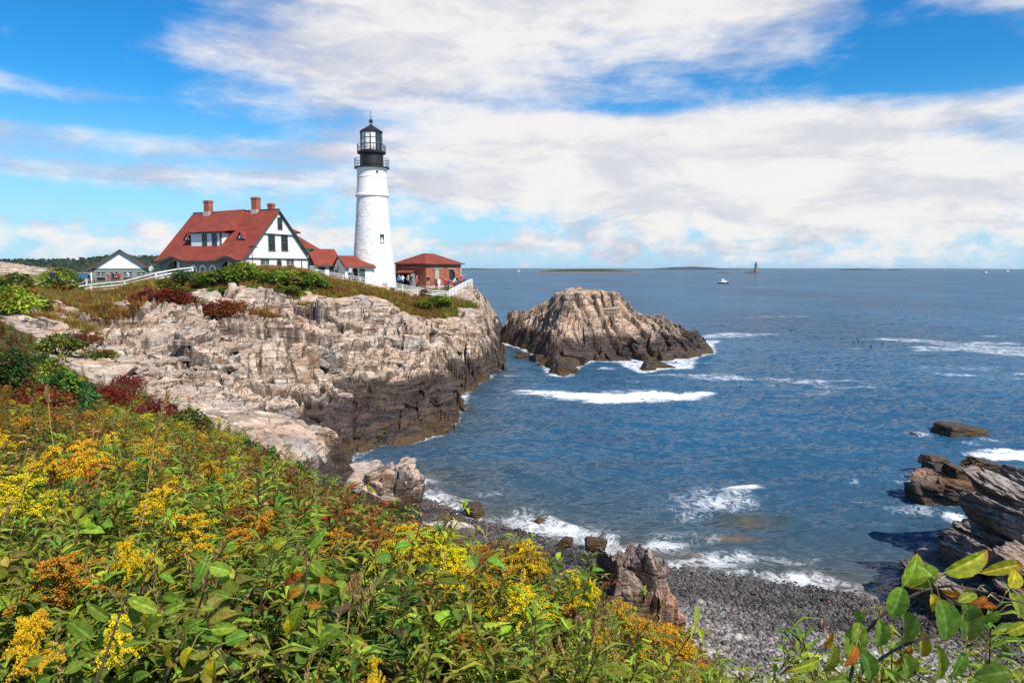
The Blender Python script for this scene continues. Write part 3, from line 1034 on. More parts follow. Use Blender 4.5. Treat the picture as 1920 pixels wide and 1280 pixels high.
# eastern rocks: sheets lying at a slant, their broken ends towards the water
def slant_rock(name, label, base, n, size, mat, tilt, rz, seed, foot=None):
    root = empty(name, base)
    root.rotation_euler = (0.12, tilt, rz)
    tag(root, label, 'rock')
    rs = random.Random(seed)
    L_, D_, T_ = size
    for k in range(n):
        f = k / max(1, n - 1)
        dims = (L_ * rs.uniform(0.75, 1.1), D_ * rs.uniform(0.7, 1.1), T_ / n * 2.3)
        P, Fa = rock_geo(seed * 37 + k, dims, sub=5, bed=(0, 0.1, 1), bed_amp=0.05, bed_f=3, rough=0.07, boxy=0.85, planes=20)
        P = P + np.array([rs.uniform(-0.22, 0.22) * L_, rs.uniform(-0.12, 0.12) * D_, (f - 0.5) * T_])
        o = bpy.data.objects.new('rock_sheet', mesh_np('rock_sheet', P, Fa, [mat], False))
        o.rotation_euler = (rs.uniform(-0.06, 0.06), rs.uniform(-0.07, 0.07), rs.uniform(-0.12, 0.12))
        link(o, root)
    if foot:
        P, Fa = rock_geo(seed * 37 + 77, foot, sub=5, bed=(0.3, 0.1, 1), bed_amp=0.04, bed_f=6, rough=0.08, boxy=0.7, planes=24)
        o = bpy.data.objects.new('rock_foot', mesh_np('rock_foot', P, Fa, [mat], False))
        link(o, root)
        o.matrix_local = root.rotation_euler.to_matrix().to_4x4().inverted() @ Matrix.Translation((-0.15 * foot[0], -0.1, -0.42 * foot[2]))
    return root


slant_rock('sea_rock', 'big grey brown layered rock behind the leafy twig', at(1868, 1075, 24.5), 9, (3.6, 2.6, 2.9), M['shorerock'], 0.62, 0.35, 84, (4.4, 3.0, 3.6))
slant_rock('sea_rock', 'pale streaked layered rock at the edge of the photo', at(1925, 995, 27.5), 7, (3.4, 2.4, 2.3), M['shorerock'], 0.66, 0.35, 85, (4.4, 3.0, 3.6))
slant_rock('sea_rock', 'layered rock low at the edge behind the twig leaves', at(1945, 1150, 22), 6, (3.0, 2.2, 2.2), M['shorerock'], 0.6, 0.3, 86)
slant_rock('sea_rock', 'dark brown weedy slab sloping into the water', at(1838, 922, 35.5), 4, (4.4, 1.9, 1.2), M['darkrock'], 0.24, 0.1, 87, (5.0, 2.2, 2.6))
slant_rock('sea_rock', 'thin dark slab behind the brown weedy slab', at(1885, 903, 38), 3, (4.2, 1.0, 0.9), M['darkrock'], 0.36, 0.1, 88, (4.6, 1.6, 2.4))
for k, (px, py, Y_, dims, rot, mt, lab) in enumerate((
        (1912, 935, 36.0, (3.4, 1.4, 1.2), (0.1, 0.4, 0.2), 'darkrock', 'dark wet slab at the photo edge above the layered rock'),
        (1758, 888, 38.5, (1.4, 1.2, 1.0), (0.1, 0.2, 0.2), 'darkrock', 'rounded rust brown rock at the tip of the dark slabs'),
        (1752, 866, 40.5, (1.5, 1.0, 0.7), (0.1, 0.2, 0.2), 'darkrock', 'low brown rock behind the tip of the dark slabs'),
        (1798, 819, 51, (3.6, 2.2, 1.7), (0.0, 0.1, 0.1), 'darkrock', 'brown weed covered rock awash, largest of the small group offshore'),
        (1725, 824, 50.5, (1.6, 1.1, 0.7), (0.1, 0.25, 0.3), 'darkrock', 'low dark rock beside the largest rock awash'),
        (1847, 832, 49, (0.9, 0.7, 0.5), (0, 0.1, 0), 'darkrock', 'small dark rock awash right of the largest'),
        (1824, 842, 47.5, (0.9, 0.7, 0.5), (0, 0.1, 0), 'darkrock', 'small dark rock awash in front of the largest'),
        (1757, 950, 35.0, (2.2, 1.0, 0.3), (0, 0.05, 0), 'darkrock', 'flat brown rock just breaking the surface by the slabs'))):
    o = rock_obj('sea_rock', at(px, py, Y_), dims, 84 + k, M[mt], rot, sub=5, bed=(0, 0, 1), bed_amp=0.05, bed_f=6, rough=0.09, boxy=0.4)
    tag(o, lab, 'rock')


# ------------------------------------------------------------------ the sea
def build_sea_mat():
    m, t, out = new_mat('sea_water')
    pos = t.node('ShaderNodeNewGeometry').outputs['Position']
    foam_a = t.node('ShaderNodeAttribute', attribute_name='foam').outputs['Fac']
    shal = t.node('ShaderNodeAttribute', attribute_name='shallow').outputs['Fac']
    n_big = t.noise(t.mapping(pos, scale=(1, 0.55, 1)), 0.018, 4, 0.6)
    deep = t.mix(t.ramp(n_big, 0.35, 0.65), (0.017, 0.070, 0.130), (0.022, 0.106, 0.195))
    body = t.mix(shal, deep, (0.060, 0.070, 0.060))
    nb = t.noise(pos, 0.30, 4, 0.6)
    sand = t.math('MULTIPLY', t.ramp(t.math('ADD', shal, t.math('MULTIPLY', t.math('SUBTRACT', nb, 0.5), 1.6)), 0.75, 1.15), 0.6)
    body = t.mix(sand, body, (0.155, 0.105, 0.075))
    # slopes of the ripples, three sizes, as a tilt of the normal that holds at any distance
    def tilt(rot, sc, scale, amt, det):
        nd = t.node('ShaderNodeTexNoise')
        t.put(nd.inputs['Vector'], t.mapping(pos, rot=(0, 0, rot), scale=sc))
        nd.inputs['Scale'].default_value = scale
        nd.inputs['Detail'].default_value = det
        nd.inputs['Roughness'].default_value = 0.62
        nd.inputs['Distortion'].default_value = 0.3
        return t.vmath('MULTIPLY', t.vmath('SUBTRACT', nd.outputs[1], (0.5, 0.5, 0.5)), (amt * 0.7, amt, 0.0))
    tl = t.vmath('ADD', tilt(0.3, (1, 1.7, 1), 1.5, 1.75, 4), tilt(-0.2, (1, 2.2, 1), 0.22, 0.95, 4))
    nrm = t.vmath('NORMALIZE', t.vmath('ADD', t.node('ShaderNodeNewGeometry').outputs['Normal'], tl))
    # lacy foam
    l1 = t.noise(pos, 1.1, 5, 0.72, 1.2)
    l2 = t.noise(t.vmath('ADD', pos, (50, 20, 0)), 0.45, 4, 0.7, 0.8)
    lace = t.math('SUBTRACT', 1.0, t.math('MULTIPLY', t.math('ABSOLUTE', t.math('SUBTRACT', l1, 0.5)), 5.0))
    f = t.math('ADD', t.math('MULTIPLY', lace, 0.42), t.math('MULTIPLY', t.math('SUBTRACT', l2, 0.5), 0.9))
    f = t.math('ADD', f, t.math('SUBTRACT', t.math('MULTIPLY', foam_a, 1.55), 1.02))
    fm = t.math('MULTIPLY', t.ramp(f, -0.04, 0.46), 0.96)
    # a wind-roughened surface: the body of the water, and a mirror that never gets as strong as on flat water
    di = t.node('ShaderNodeBsdfDiffuse')
    t.put(di.inputs['Color'], body)
    gl = t.node('ShaderNodeBsdfGlossy')
    gl.inputs['Roughness'].default_value = 0.10
    t.l.new(nrm, gl.inputs['Normal'])
    fr = t.node('ShaderNodeFresnel')
    fr.inputs['IOR'].default_value = 1.34
    t.l.new(nrm, fr.inputs['Normal'])
    k = t.math('DIVIDE', fr.outputs[0], t.math('MULTIPLY_ADD', fr.outputs[0], 1.7, 1.0))
    mx = t.node('ShaderNodeMixShader')
    t.l.new(k, mx.inputs[0])
    t.l.new(di.outputs[0], mx.inputs[1])
    t.l.new(gl.outputs[0], mx.inputs[2])
    fo = t.node('ShaderNodeBsdfDiffuse')
    fo.inputs['Color'].default_value = (0.80, 0.80, 0.79, 1)
    m2 = t.node('ShaderNodeMixShader')
    t.l.new(fm, m2.inputs[0])
    t.l.new(mx.outputs[0], m2.inputs[1])
    t.l.new(fo.outputs[0], m2.inputs[2])
    t.l.new(m2.outputs[0], out.inputs[0])
    M['sea'] = m


# foam: (pixel, pixel, half width m, half depth m, strength)
FOAMS = [(1150, 747, 5.5, 3.4, 1.05), (1090, 743, 4.0, 2.4, 1.0), (1030, 737, 4.0, 1.6, 0.92), (1230, 743, 4.5, 2.8, 1.0), (1300, 738, 2.8, 1.8, 0.95), (980, 734, 2.5, 1.0, 0.8), (1190, 735, 8, 3, 0.62),
         (1130, 690, 5.0, 2.0, 0.62), (1210, 715, 6.0, 2.0, 0.55), (1310, 680, 6.0, 2.0, 0.62), (1345, 655, 4.0, 3.0, 0.5), (950, 705, 2.5, 2.0, 0.62),
         (965, 665, 2.0, 3.0, 0.5), (930, 730, 2.5, 1.5, 0.55), (1900, 853, 3.2, 1.1, 1.0), (1860, 828, 5, 3, 0.5), (1740, 812, 3, 2.5, 0.5),
         (1540, 737, 4, 2.5, 0.60), (1440, 725, 4, 2.5, 0.52), (1620, 770, 7, 2.5, 0.46), (1480, 765, 7, 3, 0.46), (1800, 690, 14, 4, 0.58), (1880, 710, 10, 3, 0.56), (1830, 650, 12, 5, 0.54),
         (1560, 695, 8, 3, 0.52), (1500, 640, 9, 4, 0.50), (1890, 632, 8, 4, 0.52), (1880, 780, 6, 3, 0.5), (1460, 690, 7, 3, 0.48), (1380, 690, 5, 3, 0.5), (1430, 650, 10, 4, 0.46),
         (1330, 945, 3.2, 4.0, 0.66), (1300, 970, 2.5, 2.0, 0.62), (1370, 925, 2.0, 0.7, 0.8), (1260, 1020, 3.5, 2.2, 0.66), (1340, 1060, 3.5, 1.3, 0.72), (1220, 1035, 2.5, 1.2, 0.75), (1130, 1010, 3, 1.1, 0.6),
         (1720, 905, 3.5, 2.2, 0.62), (1640, 912, 3, 1.5, 0.52), (1580, 905, 2.5, 1.5, 0.55), (1730, 960, 3, 1.5, 0.58), (1785, 975, 1.0, 0.8, 0.9), (1660, 950, 3, 1.0, 0.5), (1500, 1060, 4, 1.2, 0.55),
         (800, 910, 2.5, 2.2, 0.6), (900, 930, 3, 1.5, 0.5), (690, 862, 2.0, 2.0, 0.55), (850, 880, 2, 2, 0.42), (900, 745, 2.5, 2.0, 0.5), (870, 950, 2.5, 1.2, 0.6), (1160, 1040, 2, 1, .7),
         (1250, 532, 75, 2.6, 0.85), (1320, 531, 25, 5, 0.9), (1362, 531, 9, 6, 0.95), (1180, 533, 50, 1.6, 0.7), (1250, 512, 60, 16, 0.8), (1365, 512, 20, 8, 0.85)]


def wave_h(x, y):
    h = np.zeros_like(x)
    wx, wy = fbm2(x * 0.05, y * 0.05, 2) * 3, fbm2(x * 0.05 + 9, y * 0.05, 2) * 3
    near = 1 / (1 + (y / 260.0) ** 2)
    for lam, a, an, ph in ((13.0, 0.12, -1.35, 0), (6.3, 0.06, -1.75, 1), (3.1, 0.050, -1.1, 2), (1.7, 0.040, -1.9, 3), (1.1, 0.026, -1.4, 4.5)):
        k = 2 * math.pi / lam
        s = np.sin(k * ((x + wx) * math.cos(an) + (y + wy) * math.sin(an)) + ph + 2.2 * fbm2(x / lam * 0.35 + ph, y / lam * 0.35, 2))
        h += a * (1 - 2 * np.abs(0.5 * s) ** 0.9) * (0.5 + 0.9 * sstep(fbm2(x / lam * 0.21 + 3 * ph, y / lam * 0.21, 2), -0.4, 0.5))
    h += 0.10 * fbm2(x * 0.45, y * 0.8, 4) + 0.06 * fbm2(x * 1.6, y * 2.6, 3)
    return h * (0.35 + 0.65 * near)


def build_sea():
    build_sea_mat()
    # rows evenly spread down the view so that near and far water are equally fine
    pyy = np.concatenate([np.linspace(1260, 520, 520), np.geomspace(520 - 504, 1.0, 60)[1:] + 504])
    ys = np.array([onz(960, p, 0).y for p in pyy if p > 504.6])
    ys = np.concatenate([ys, [ys[-1] * 1.6, 28000.0]])
    X, Y, Q = fan(R(-44), R(44), 640, ys)
    d, par, side = poly_dist(X, Y, COAST)
    sea_d = d * np.where(inside(X, Y, LAND_POLY), -1, 1)
    isl, _, iside = poly_dist(X, Y, ISL_COAST + [ISL_COAST[0]])
    isl_d = isl * np.where(inside(X, Y, ISL_COAST), -1, 1)
    dmin = np.minimum(np.abs(sea_d), np.abs(isl_d))
    calm = 0.35 + 0.65 * sstep(dmin, 0, 8)
    sl = np.interp(par, np.arange(len(CSLOPE)), CSLOPE)
    Z = wave_h(X, Y) * calm * (Y < 2500)
    # breakers running up the shingle
    ph = sea_d + fbm2(X * 0.25, Y * 0.25, 3) * 1.6
    onbeach = (sl < 0.3)
    for c0, wd, hh in ((1.2, 0.5, 0.22), (7.0, 0.8, 0.26)):
        Z += np.where(onbeach, hh * np.exp(-((ph - c0) / wd) ** 2) * sstep(fbm2(X * 0.12 + c0, Y * 0.12, 2), -0.35, 0.2), 0)
    foam = np.zeros_like(X)
    n = fbm2(X * 0.22, Y * 0.3, 3)
    foam = np.where(onbeach, 0.52 * np.exp(-(np.maximum(ph, 0) / 1.7) ** 2) + 0.36 * np.exp(-((ph - 3.0) / 2.4) ** 2) * sstep(n, -0.3, 0.4), 0.52 * np.exp(-(np.maximum(sea_d, 0) / 1.1) ** 2))
    foam = np.maximum(foam, 0.62 * np.exp(-(np.maximum(isl_d, 0) / 1.6) ** 2))
    foam = np.maximum(foam, 0.34 * np.exp(-(np.maximum(isl_d, 0) / 5.0) ** 2))
    wx, wy = fbm2(X * 0.15 + 5, Y * 0.15, 3) * 2.0, fbm2(X * 0.15, Y * 0.15 + 8, 3) * 1.6
    for px, py, rx, ry, s in FOAMS:
        q = onz(px, py)
        k = 1.0 if q.y < 200 else 0.0
        e = ((X + wx * k - q.x) / rx) ** 2 + ((Y + wy * k - q.y) / ry) ** 2
        foam = np.maximum(foam, s * (0.80 + 0.35 * fbm2(X * 0.4, Y * 1.1, 4)) * np.exp(-e ** 1.3 * 0.7) if s > 0.9 else 0.82 * s * np.exp(-e * 0.8))
    for ob in [o for o in bpy.data.objects if o.name.startswith('sea_rock')]:
        dm = ob.dimensions if ob.type == 'MESH' else Vector((3.6, 2.6, 2))
        e = ((X - ob.location.x) / (dm.x * 0.62 + 0.4)) ** 2 + ((Y - ob.location.y) / (dm.y * 0.6 + 0.5)) ** 2
        foam = np.maximum(foam, 0.50 * np.exp(-e * e * 0.6))
    patches = sstep(fbm2(X * 0.035 + 70, Y * 0.06, 4), -0.05, 0.36) * 0.53 * (1 - sstep(Y, 150, 260)) * sstep(Y, 50, 70) * sstep(X, -2, 8)
    foam = np.maximum(foam, patches)
    shallow = np.where(onbeach, np.exp(-np.maximum(sea_d, 0) / 7.0), 0.55 * np.exp(-np.maximum(sea_d, 0) / 5.0))
    for px, py, rx, ry in ((1400, 985, 2.6, 1.6), (1370, 1015, 2.4, 1.0), (1300, 1040, 2.2, 0.8)):      # a shoal of brown rock and sand
        q = onz(px, py)
        shallow = np.maximum(shallow, 1.0 * np.exp(-((X - q.x) / rx) ** 2 - ((Y - q.y) / ry) ** 2))
    V = np.stack([X, Y, Z], 1)
    keep = (sea_d[Q].max(1) > -4.0) | (Y[Q].min(1) > 125)
    V, Q, at_ = compact(V, Q, keep, {'foam': foam, 'shallow': shallow})
    o = bpy.data.objects.new('sea', mesh_np('sea', V, Q, [M['sea']], True, at_))
    link(o)
    o['kind'] = 'structure'
    tag(o, 'choppy blue sea with streaks of white foam')


build_sea()
# ------------------------------------------------------------------ building materials
def mat_roof(name, col, course=0.22):
    m, t, out = new_mat(name)
    pos = t.node('ShaderNodeTexCoord').outputs['Object']
    x, y, z = t.sep(pos)
    fr = t.math('FRACT', t.math('MULTIPLY', z, 1.0 / course))
    n = t.noise(pos, 0.9, 4, 0.6)
    n2 = t.noise(t.mapping(pos, scale=(3, 3, 7)), 2.2, 3, 0.6)
    n3 = t.noise(t.mapping(pos, scale=(2.5, 2.5, 0.25)), 1.0, 4, 0.6)
    c = t.mix(t.ramp(n, 0.3, 0.7), tuple(v * 0.82 for v in col), tuple(v * 1.15 for v in col))
    c = t.mix(t.math('MULTIPLY', t.ramp(n2, 0.5, 0.75), 0.35), c, tuple(v * 0.55 for v in col))
    c = t.mix(t.math('MULTIPLY', t.ramp(n3, 0.58, 0.74), 0.30), c, (0.10, 0.055, 0.045))
    c = t.mix(t.math('MULTIPLY', t.ramp(fr, 0.85, 1.0), 0.45), c, tuple(v * 0.4 for v in col))
    principled(t, out, c, 0.85, 0.2, t.math('ADD', fr, n2), 0.5, 0.03)
    return m


def mat_brick(name, brick, mortar):
    m, t, out = new_mat(name)
    pos = t.node('ShaderNodeTexCoord').outputs['Object']
    x, y, z = t.sep(pos)
    v = t.comb(t.math('ADD', x, y), z, 0.0)
    b = t.node('ShaderNodeTexBrick')
    t.put(b.inputs['Vector'], v)
    b.inputs['Color1'].default_value = (*brick, 1)
    b.inputs['Color2'].default_value = (*[q * 0.72 for q in brick], 1)
    b.inputs['Mortar'].default_value = (*mortar, 1)
    b.inputs['Scale'].default_value = 1.0
    b.inputs['Mortar Size'].default_value = 0.008
    b.inputs['Brick Width'].default_value = 0.22
    b.inputs['Row Height'].default_value = 0.075
    n = t.noise(pos, 1.1, 4, 0.6)
    c = t.mix(t.ramp(n, 0.35, 0.7), b.outputs[0], tuple(q * 0.6 for q in brick))
    c = t.mix(t.math('MULTIPLY', t.ramp(t.noise(t.mapping(pos, scale=(1, 1, 4)), 1.2, 3, 0.6), 0.55, 0.7), 0.4), c, (0.42, 0.20, 0.13))
    principled(t, out, c, 0.85, 0.2, b.outputs[1], -0.4, 0.01)
    return m


def mat_stone_white():
    m, t, out = new_mat('whitewashed_rubble')
    pos = t.node('ShaderNodeTexCoord').outputs['Object']
    n1 = t.noise(t.mapping(pos, scale=(1, 1, 2.6)), 1.5, 5, 0.7, 0.4)
    n2 = t.noise(pos, 0.5, 3, 0.6)
    c = t.mix(t.ramp(n1, 0.35, 0.6), (0.60, 0.575, 0.53), (0.75, 0.725, 0.68))
    c = t.mix(t.math('MULTIPLY', t.ramp(n2, 0.5, 0.8), 0.35), c, (0.68, 0.65, 0.60))
    principled(t, out, c, 0.8, 0.2, n1, 0.5, 0.07)
    return m


def mat_glass(name='window_glass', col=(0.025, 0.03, 0.035)):
    m, t, out = new_mat(name)
    principled(t, out, col, 0.06, 0.6)
    return m


M['white'] = mat_plain('white_paint', (0.74, 0.725, 0.695), 0.6, 0.3, 0.08, 1.2, 0.15, 6)
M['white2'] = mat_plain('white_fence_paint', (0.74, 0.73, 0.71), 0.7, 0.2, 0.12, 4)
M['smooth_white'] = mat_plain('white_brick_paint', (0.77, 0.74, 0.69), 0.7, 0.2, 0.05, 0.9, 0.3, 5)
M['rubble'] = mat_stone_white()
M['redroof'] = mat_roof('red_shingle', (0.235, 0.048, 0.031))
M['green'] = mat_plain('dark_green_trim', (0.055, 0.085, 0.075), 0.6, 0.3, 0.15)
M['palegreen'] = mat_plain('grey_green_paint', (0.175, 0.215, 0.195), 0.7, 0.2, 0.12)
M['brick'] = mat_brick('red_brick', (0.45, 0.125, 0.065), (0.28, 0.17, 0.13))
M['glass'] = mat_glass()
M['iron'] = mat_plain('black_iron', (0.022, 0.018, 0.016), 0.5, 0.4, 0.3)
M['dark'] = mat_plain('dark_interior', (0.012, 0.012, 0.012), 0.9, 0.1)
M['flash'] = mat_plain('pale_flashing', (0.45, 0.38, 0.35), 0.7, 0.3, 0.3, 8)
M['shutter'] = mat_plain('pale_green_shutter', (0.33, 0.36, 0.27), 0.8, 0.2, 0.2, 9)


def window(parent, M4, w, h, frame=None, muntin=True, fw=0.09, glass=None, two=True):
    """A sash window in its own plane (x right, z up, y into the wall), placed by a 4x4 matrix."""
    fr = frame or M['green']
    mb = MB()
    mb.box(-w / 2 - fw, w / 2 + fw, -0.06, 0.02, h, h + fw * 1.3)
    mb.box(-w / 2 - fw * 1.3, w / 2 + fw * 1.3, -0.10, 0.02, -fw, 0)
    mb.box(-w / 2 - fw, -w / 2, -0.058, 0.02, 0, h)
    mb.box(w / 2, w / 2 + fw, -0.058, 0.02, 0, h)
    o = mb.build('window', fr, parent)
    o.matrix_local = M4
    g = MB()
    g.box(-w / 2, w / 2, -0.012, 0.015, 0, h)
    g.build('pane', glass or M['glass'], o)
    if muntin:
        q = MB()
        q.box(-w / 2, w / 2, -0.045, -0.014, h * 0.48, h * 0.53)
        q.box(-0.02, 0.02, -0.036, -0.013, h * 0.53, h)
        q.box(-w / 2, w / 2, -0.034, -0.0135, h * 0.75, h * 0.78)
        q.build('glazing_bar', M['white'] if muntin == 'w' else fr, o)
    return o


def face_m(x, y, z, ang):
    """Matrix of a plane whose outward normal is local -y turned by ang about z."""
    return Matrix.Translation((x, y, z)) @ Matrix.Rotation(ang, 4, 'Z')


# ------------------------------------------------------------------ the lighthouse
TY = 104.0


def tz(py):
    return at(699, py, TY).z


def tr(px_w, py):
    p = at(660, py, TY), at(660 + px_w, py, TY)
    return (p[1].x - p[0].x) / 2


def build_lighthouse():
    ctr = at(701.5, 533, TY)
    # the axis is upright: take the mean of base and top
    z0 = ctr.z - 0.6
    root = empty('lighthouse', (ctr.x, TY, z0))
    tag(root, 'tall white stone lighthouse tower with black lantern and galleries', 'lighthouse')
    z = lambda py: tz(py) - z0
    # rubble lower tower, uneven by hand
    n, rows = 96, 110
    prof = [(533 + 7, 84), (533, 83.5), (500, 77), (460, 70), (420, 64), (390, 60), (369, 57.5)]
    zs = [z(p) for p, w_ in prof][::-1]
    rs_ = [tr(w_, p) for p, w_ in prof][::-1]
    zz = np.linspace(zs[-1], zs[0], rows)
    rr = np.interp(zz, zs[::-1], rs_[::-1])
    A = np.linspace(0, 2 * np.pi, n, endpoint=False)
    Zg, Ag = np.meshgrid(zz, A, indexing='ij')
    Rg = np.repeat(rr[:, None], n, 1)
    u, v = Ag.ravel() * 3.2, Zg.ravel()
    f1, f2, r1, r2, r3, ox, oy = worley(u * 0.75, v * 1.9, 3)
    Rg = Rg + (0.018 * (r1 - 0.5) * 2 - 0.022 * (1 - sstep(f2 - f1, 0.02, 0.25)) + 0.012 * fbm2(u * 2, v * 3, 3)).reshape(rows, n)
    V = np.stack([Rg * np.cos(Ag), Rg * np.sin(Ag), Zg], -1).reshape(-1, 3)
    i = np.arange(rows - 1)[:, None] * n
    k = np.arange(n)[None, :]
    Q = np.stack([i + k, i + (k + 1) % n, i + n + (k + 1) % n, i + n + k], -1).reshape(-1, 4)
    link(bpy.data.objects.new('tower_base', mesh_np('tower_base', V, Q, [M['rubble']], True)), root)
    mb = MB()
    mb.lathe([(tr(57, 369), z(371)), (tr(62.5, 367), z(368.5)), (tr(62.5, 366), z(366)), (tr(59.5, 365), z(364.5)), (tr(58.5, 362), z(362)), (tr(56, 345), z(345)), (tr(55, 334), z(334.2)),
              (tr(56.5, 333), z(333.5)), (tr(56.5, 332), z(332.4)), (tr(55, 331), z(331.8)), (tr(54.5, 322), z(322)), (tr(58, 318), z(317.5)), (tr(60, 316), z(316.2))], 64)
    mb.build('tower_top', M['smooth_white'], root, True, R(35))
    mb = MB()
    mb.lathe([(tr(58, 317), z(317)), (tr(65, 316), z(316.5)), (tr(65.5, 315), z(314.6)), (tr(44, 314.5), z(314.5))], 48)
    g1 = mb.build('gallery', M['iron'], root, True, R(30))

    def rail(parent, wpx, py0, py1, nposts, nbars):
        r_ = tr(wpx, py0)
        za, zb = z(py0), z(py1)
        for q in range(nposts):
            an = 2 * math.pi * q / nposts + 0.1
            MB().tube([(r_ * math.cos(an), r_ * math.sin(an), za), (r_ * math.cos(an), r_ * math.sin(an), zb)], 0.045, 6).build('railing_post', M['iron'], parent)
        for q in range(nbars):
            zq = za + (zb - za) * (q + 1) / nbars
            ring = [(r_ * math.cos(a), r_ * math.sin(a), zq) for a in np.linspace(0, 2 * math.pi, 41)]
            MB().tube(ring, 0.035 if q == nbars - 1 else 0.022, 5, cap=False).build('railing_bar', M['iron'], parent)
    rail(g1, 63, 314.6, 299, 12, 3)
    mb = MB()
    mb.lathe([(tr(43.5, 314.5), z(314.4)), (tr(43.5, 300), z(300)), (tr(43, 291), z(290.5)), (tr(46, 290), z(289.5))], 48)
    mb.build('watch_room', M['iron'], root, True, R(30))
    mb = MB()
    mb.lathe([(tr(44, 290), z(290)), (tr(52, 289), z(288.8)), (tr(53.5, 287), z(287)), (tr(53.5, 286), z(285.2)), (tr(30, 285), z(285))], 48)
    g2 = mb.build('gallery', M['iron'], root, True, R(30))
    rail(g2, 52, 285.3, 272.5, 14, 2)
    # lantern: curtain behind part of the glazing, lens within
    lan = MB()
    lan.lathe([(tr(40, 285), z(285.2)), (tr(40, 283), z(282.6)), (tr(38, 283), z(282.5))], 32)
    lan = lan.build('lantern', M['iron'], root, True, R(30))
    nb = 12
    for q in range(nb):
        a0, a1 = 2 * math.pi * q / nb + 0.12, 2 * math.pi * (q + 1) / nb + 0.12
        r_ = tr(39.5, 265)
        p0, p1 = (r_ * math.cos(a0), r_ * math.sin(a0)), (r_ * math.cos(a1), r_ * math.sin(a1))
        za, zb = z(283), z(249)
        MB().bar((*p0, za), (*p0, zb), 0.10).build('mullion', M['iron'], lan)
        th = 2 * math.pi * (q + 0.5) / nb + 0.12
        west = math.cos(th - R(228)) > 0.35 or math.sin(th - 0.3) > 0.55
        MB().add([(p0[0] * .985, p0[1] * .985, za), (p1[0] * .985, p1[1] * .985, za), (p1[0] * .985, p1[1] * .985, zb), (p0[0] * .985, p0[1] * .985, zb)], [(0, 1, 2, 3)]).build('pane', M['curtain'] if west else M['lantern_glass'], lan)
        for f_ in (0.36, 0.68):
            MB().bar((*p0, za + (zb - za) * f_), (*p1, za + (zb - za) * f_), 0.055).build('glazing_bar', M['iron'], lan)
    MB().lathe([(0.35, z(285)), (0.45, z(280)), (0.75, z(274)), (0.85, z(266)), (0.7, z(258)), (0.35, z(252))], 20).build('lens', M['lens'], lan, True)
    mb = MB()
    mb.lathe([(tr(38, 249), z(250)), (tr(43.5, 248), z(249)), (tr(44, 248), z(247.6)), (tr(34, 244), z(244)), (tr(18, 239), z(239)), (tr(9, 236), z(236.2)), (tr(6, 235), z(235.4)), (tr(5.5, 234), z(233))], 12)
    rf = mb.build('lantern_roof', M['iron'], root)
    mb = MB()
    rb = tr(7.6, 227)
    mb.lathe([(max(0.02, rb * math.sin(t_)), z(227.3) - rb * math.cos(t_)) for t_ in np.linspace(0.15, math.pi - 0.1, 12)] + [(0.05, z(222)), (0.03, z(210)), (0.015, z(206))], 16)
    mb.build('ventilator_ball', M['iron'], rf, True)
    # the small window on the sea side
    th = math.atan2(-0.62, 0.50)
    for py0, py1, wpx, rad in ((456, 442, 0.62, tr(67.5, 449)),):
        Mx = Matrix.Rotation(th + math.pi / 2, 4, 'Z') @ Matrix.Translation((0, -rad - 0.02, z(py0)))
        window(root, Mx, 0.42, z(py1) - z(py0), fw=0.10)
    th2 = math.atan2(-0.80, 0.48)
    Mx = Matrix.Rotation(th2 + math.pi / 2, 4, 'Z') @ Matrix.Translation((0, -tr(55, 326) - 0.02, z(327)))
    o = MB().box(-0.13, 0.13, -0.06, 0.05, 0, 0.3).build('vent', M['iron'], root)
    o.matrix_local = Mx


m_, t_, out_ = new_mat('cream_curtain')
di_, tl_, mx_ = t_.node('ShaderNodeBsdfDiffuse'), t_.node('ShaderNodeBsdfTranslucent'), t_.node('ShaderNodeMixShader')
cc_ = t_.mix(t_.ramp(t_.noise(None, 3.0, 3, 0.6), 0.3, 0.7), (0.84, 0.76, 0.64), (0.90, 0.84, 0.74))
t_.put(di_.inputs[0], cc_)
t_.put(tl_.inputs[0], cc_)
mx_.inputs[0].default_value = 0.2
t_.l.new(di_.outputs[0], mx_.inputs[1])
t_.l.new(tl_.outputs[0], mx_.inputs[2])
t_.l.new(mx_.outputs[0], out_.inputs[0])
M['curtain'] = m_
m_, t_, out_ = new_mat('lantern_glass')
gl_ = t_.node('ShaderNodeBsdfGlossy')
gl_.inputs['Roughness'].default_value = 0.03
tr_ = t_.node('ShaderNodeBsdfTransparent')
tr_.inputs[0].default_value = (0.86, 0.90, 0.90, 1)
mx_ = t_.node('ShaderNodeMixShader')
mx_.inputs[0].default_value = 0.15
t_.l.new(tr_.outputs[0], mx_.inputs[1])
t_.l.new(gl_.outputs[0], mx_.inputs[2])
t_.l.new(mx_.outputs[0], out_.inputs[0])
M['lantern_glass'] = m_
M['lens'] = mat_plain('lens', (0.22, 0.24, 0.24), 0.15, 0.7, 0.3)
build_lighthouse()

# ------------------------------------------------------------------ the keepers' house
HZ = 10.9
HA = R(25)
cH, sH = math.cos(HA), math.sin(HA)


def on_plane(px, py, O, axis, z0):
    """Where the sight line of a pixel meets the upright plane through O along axis: (distance along the axis, height)."""
    r = (px - 960) / F_PX
    # vertical plane: solve with the pitched ray
    d = ray(px, py)
    # O + s*axis = t*d (plan)
    det = axis[0] * (-d[1]) - axis[1] * (-d[0])
    s = ((-O[0]) * (-d[1]) - (-O[1]) * (-d[0])) / det
    t = (axis[0] * (-O[1]) - axis[1] * (-O[0])) / det
    return s, CAM_H + t * d[2] - z0


def gw(px, py):                 # on the gable wall: (local y, local z)
    return on_plane(px, py, HOUSE_C, (sH, cH), HZ)


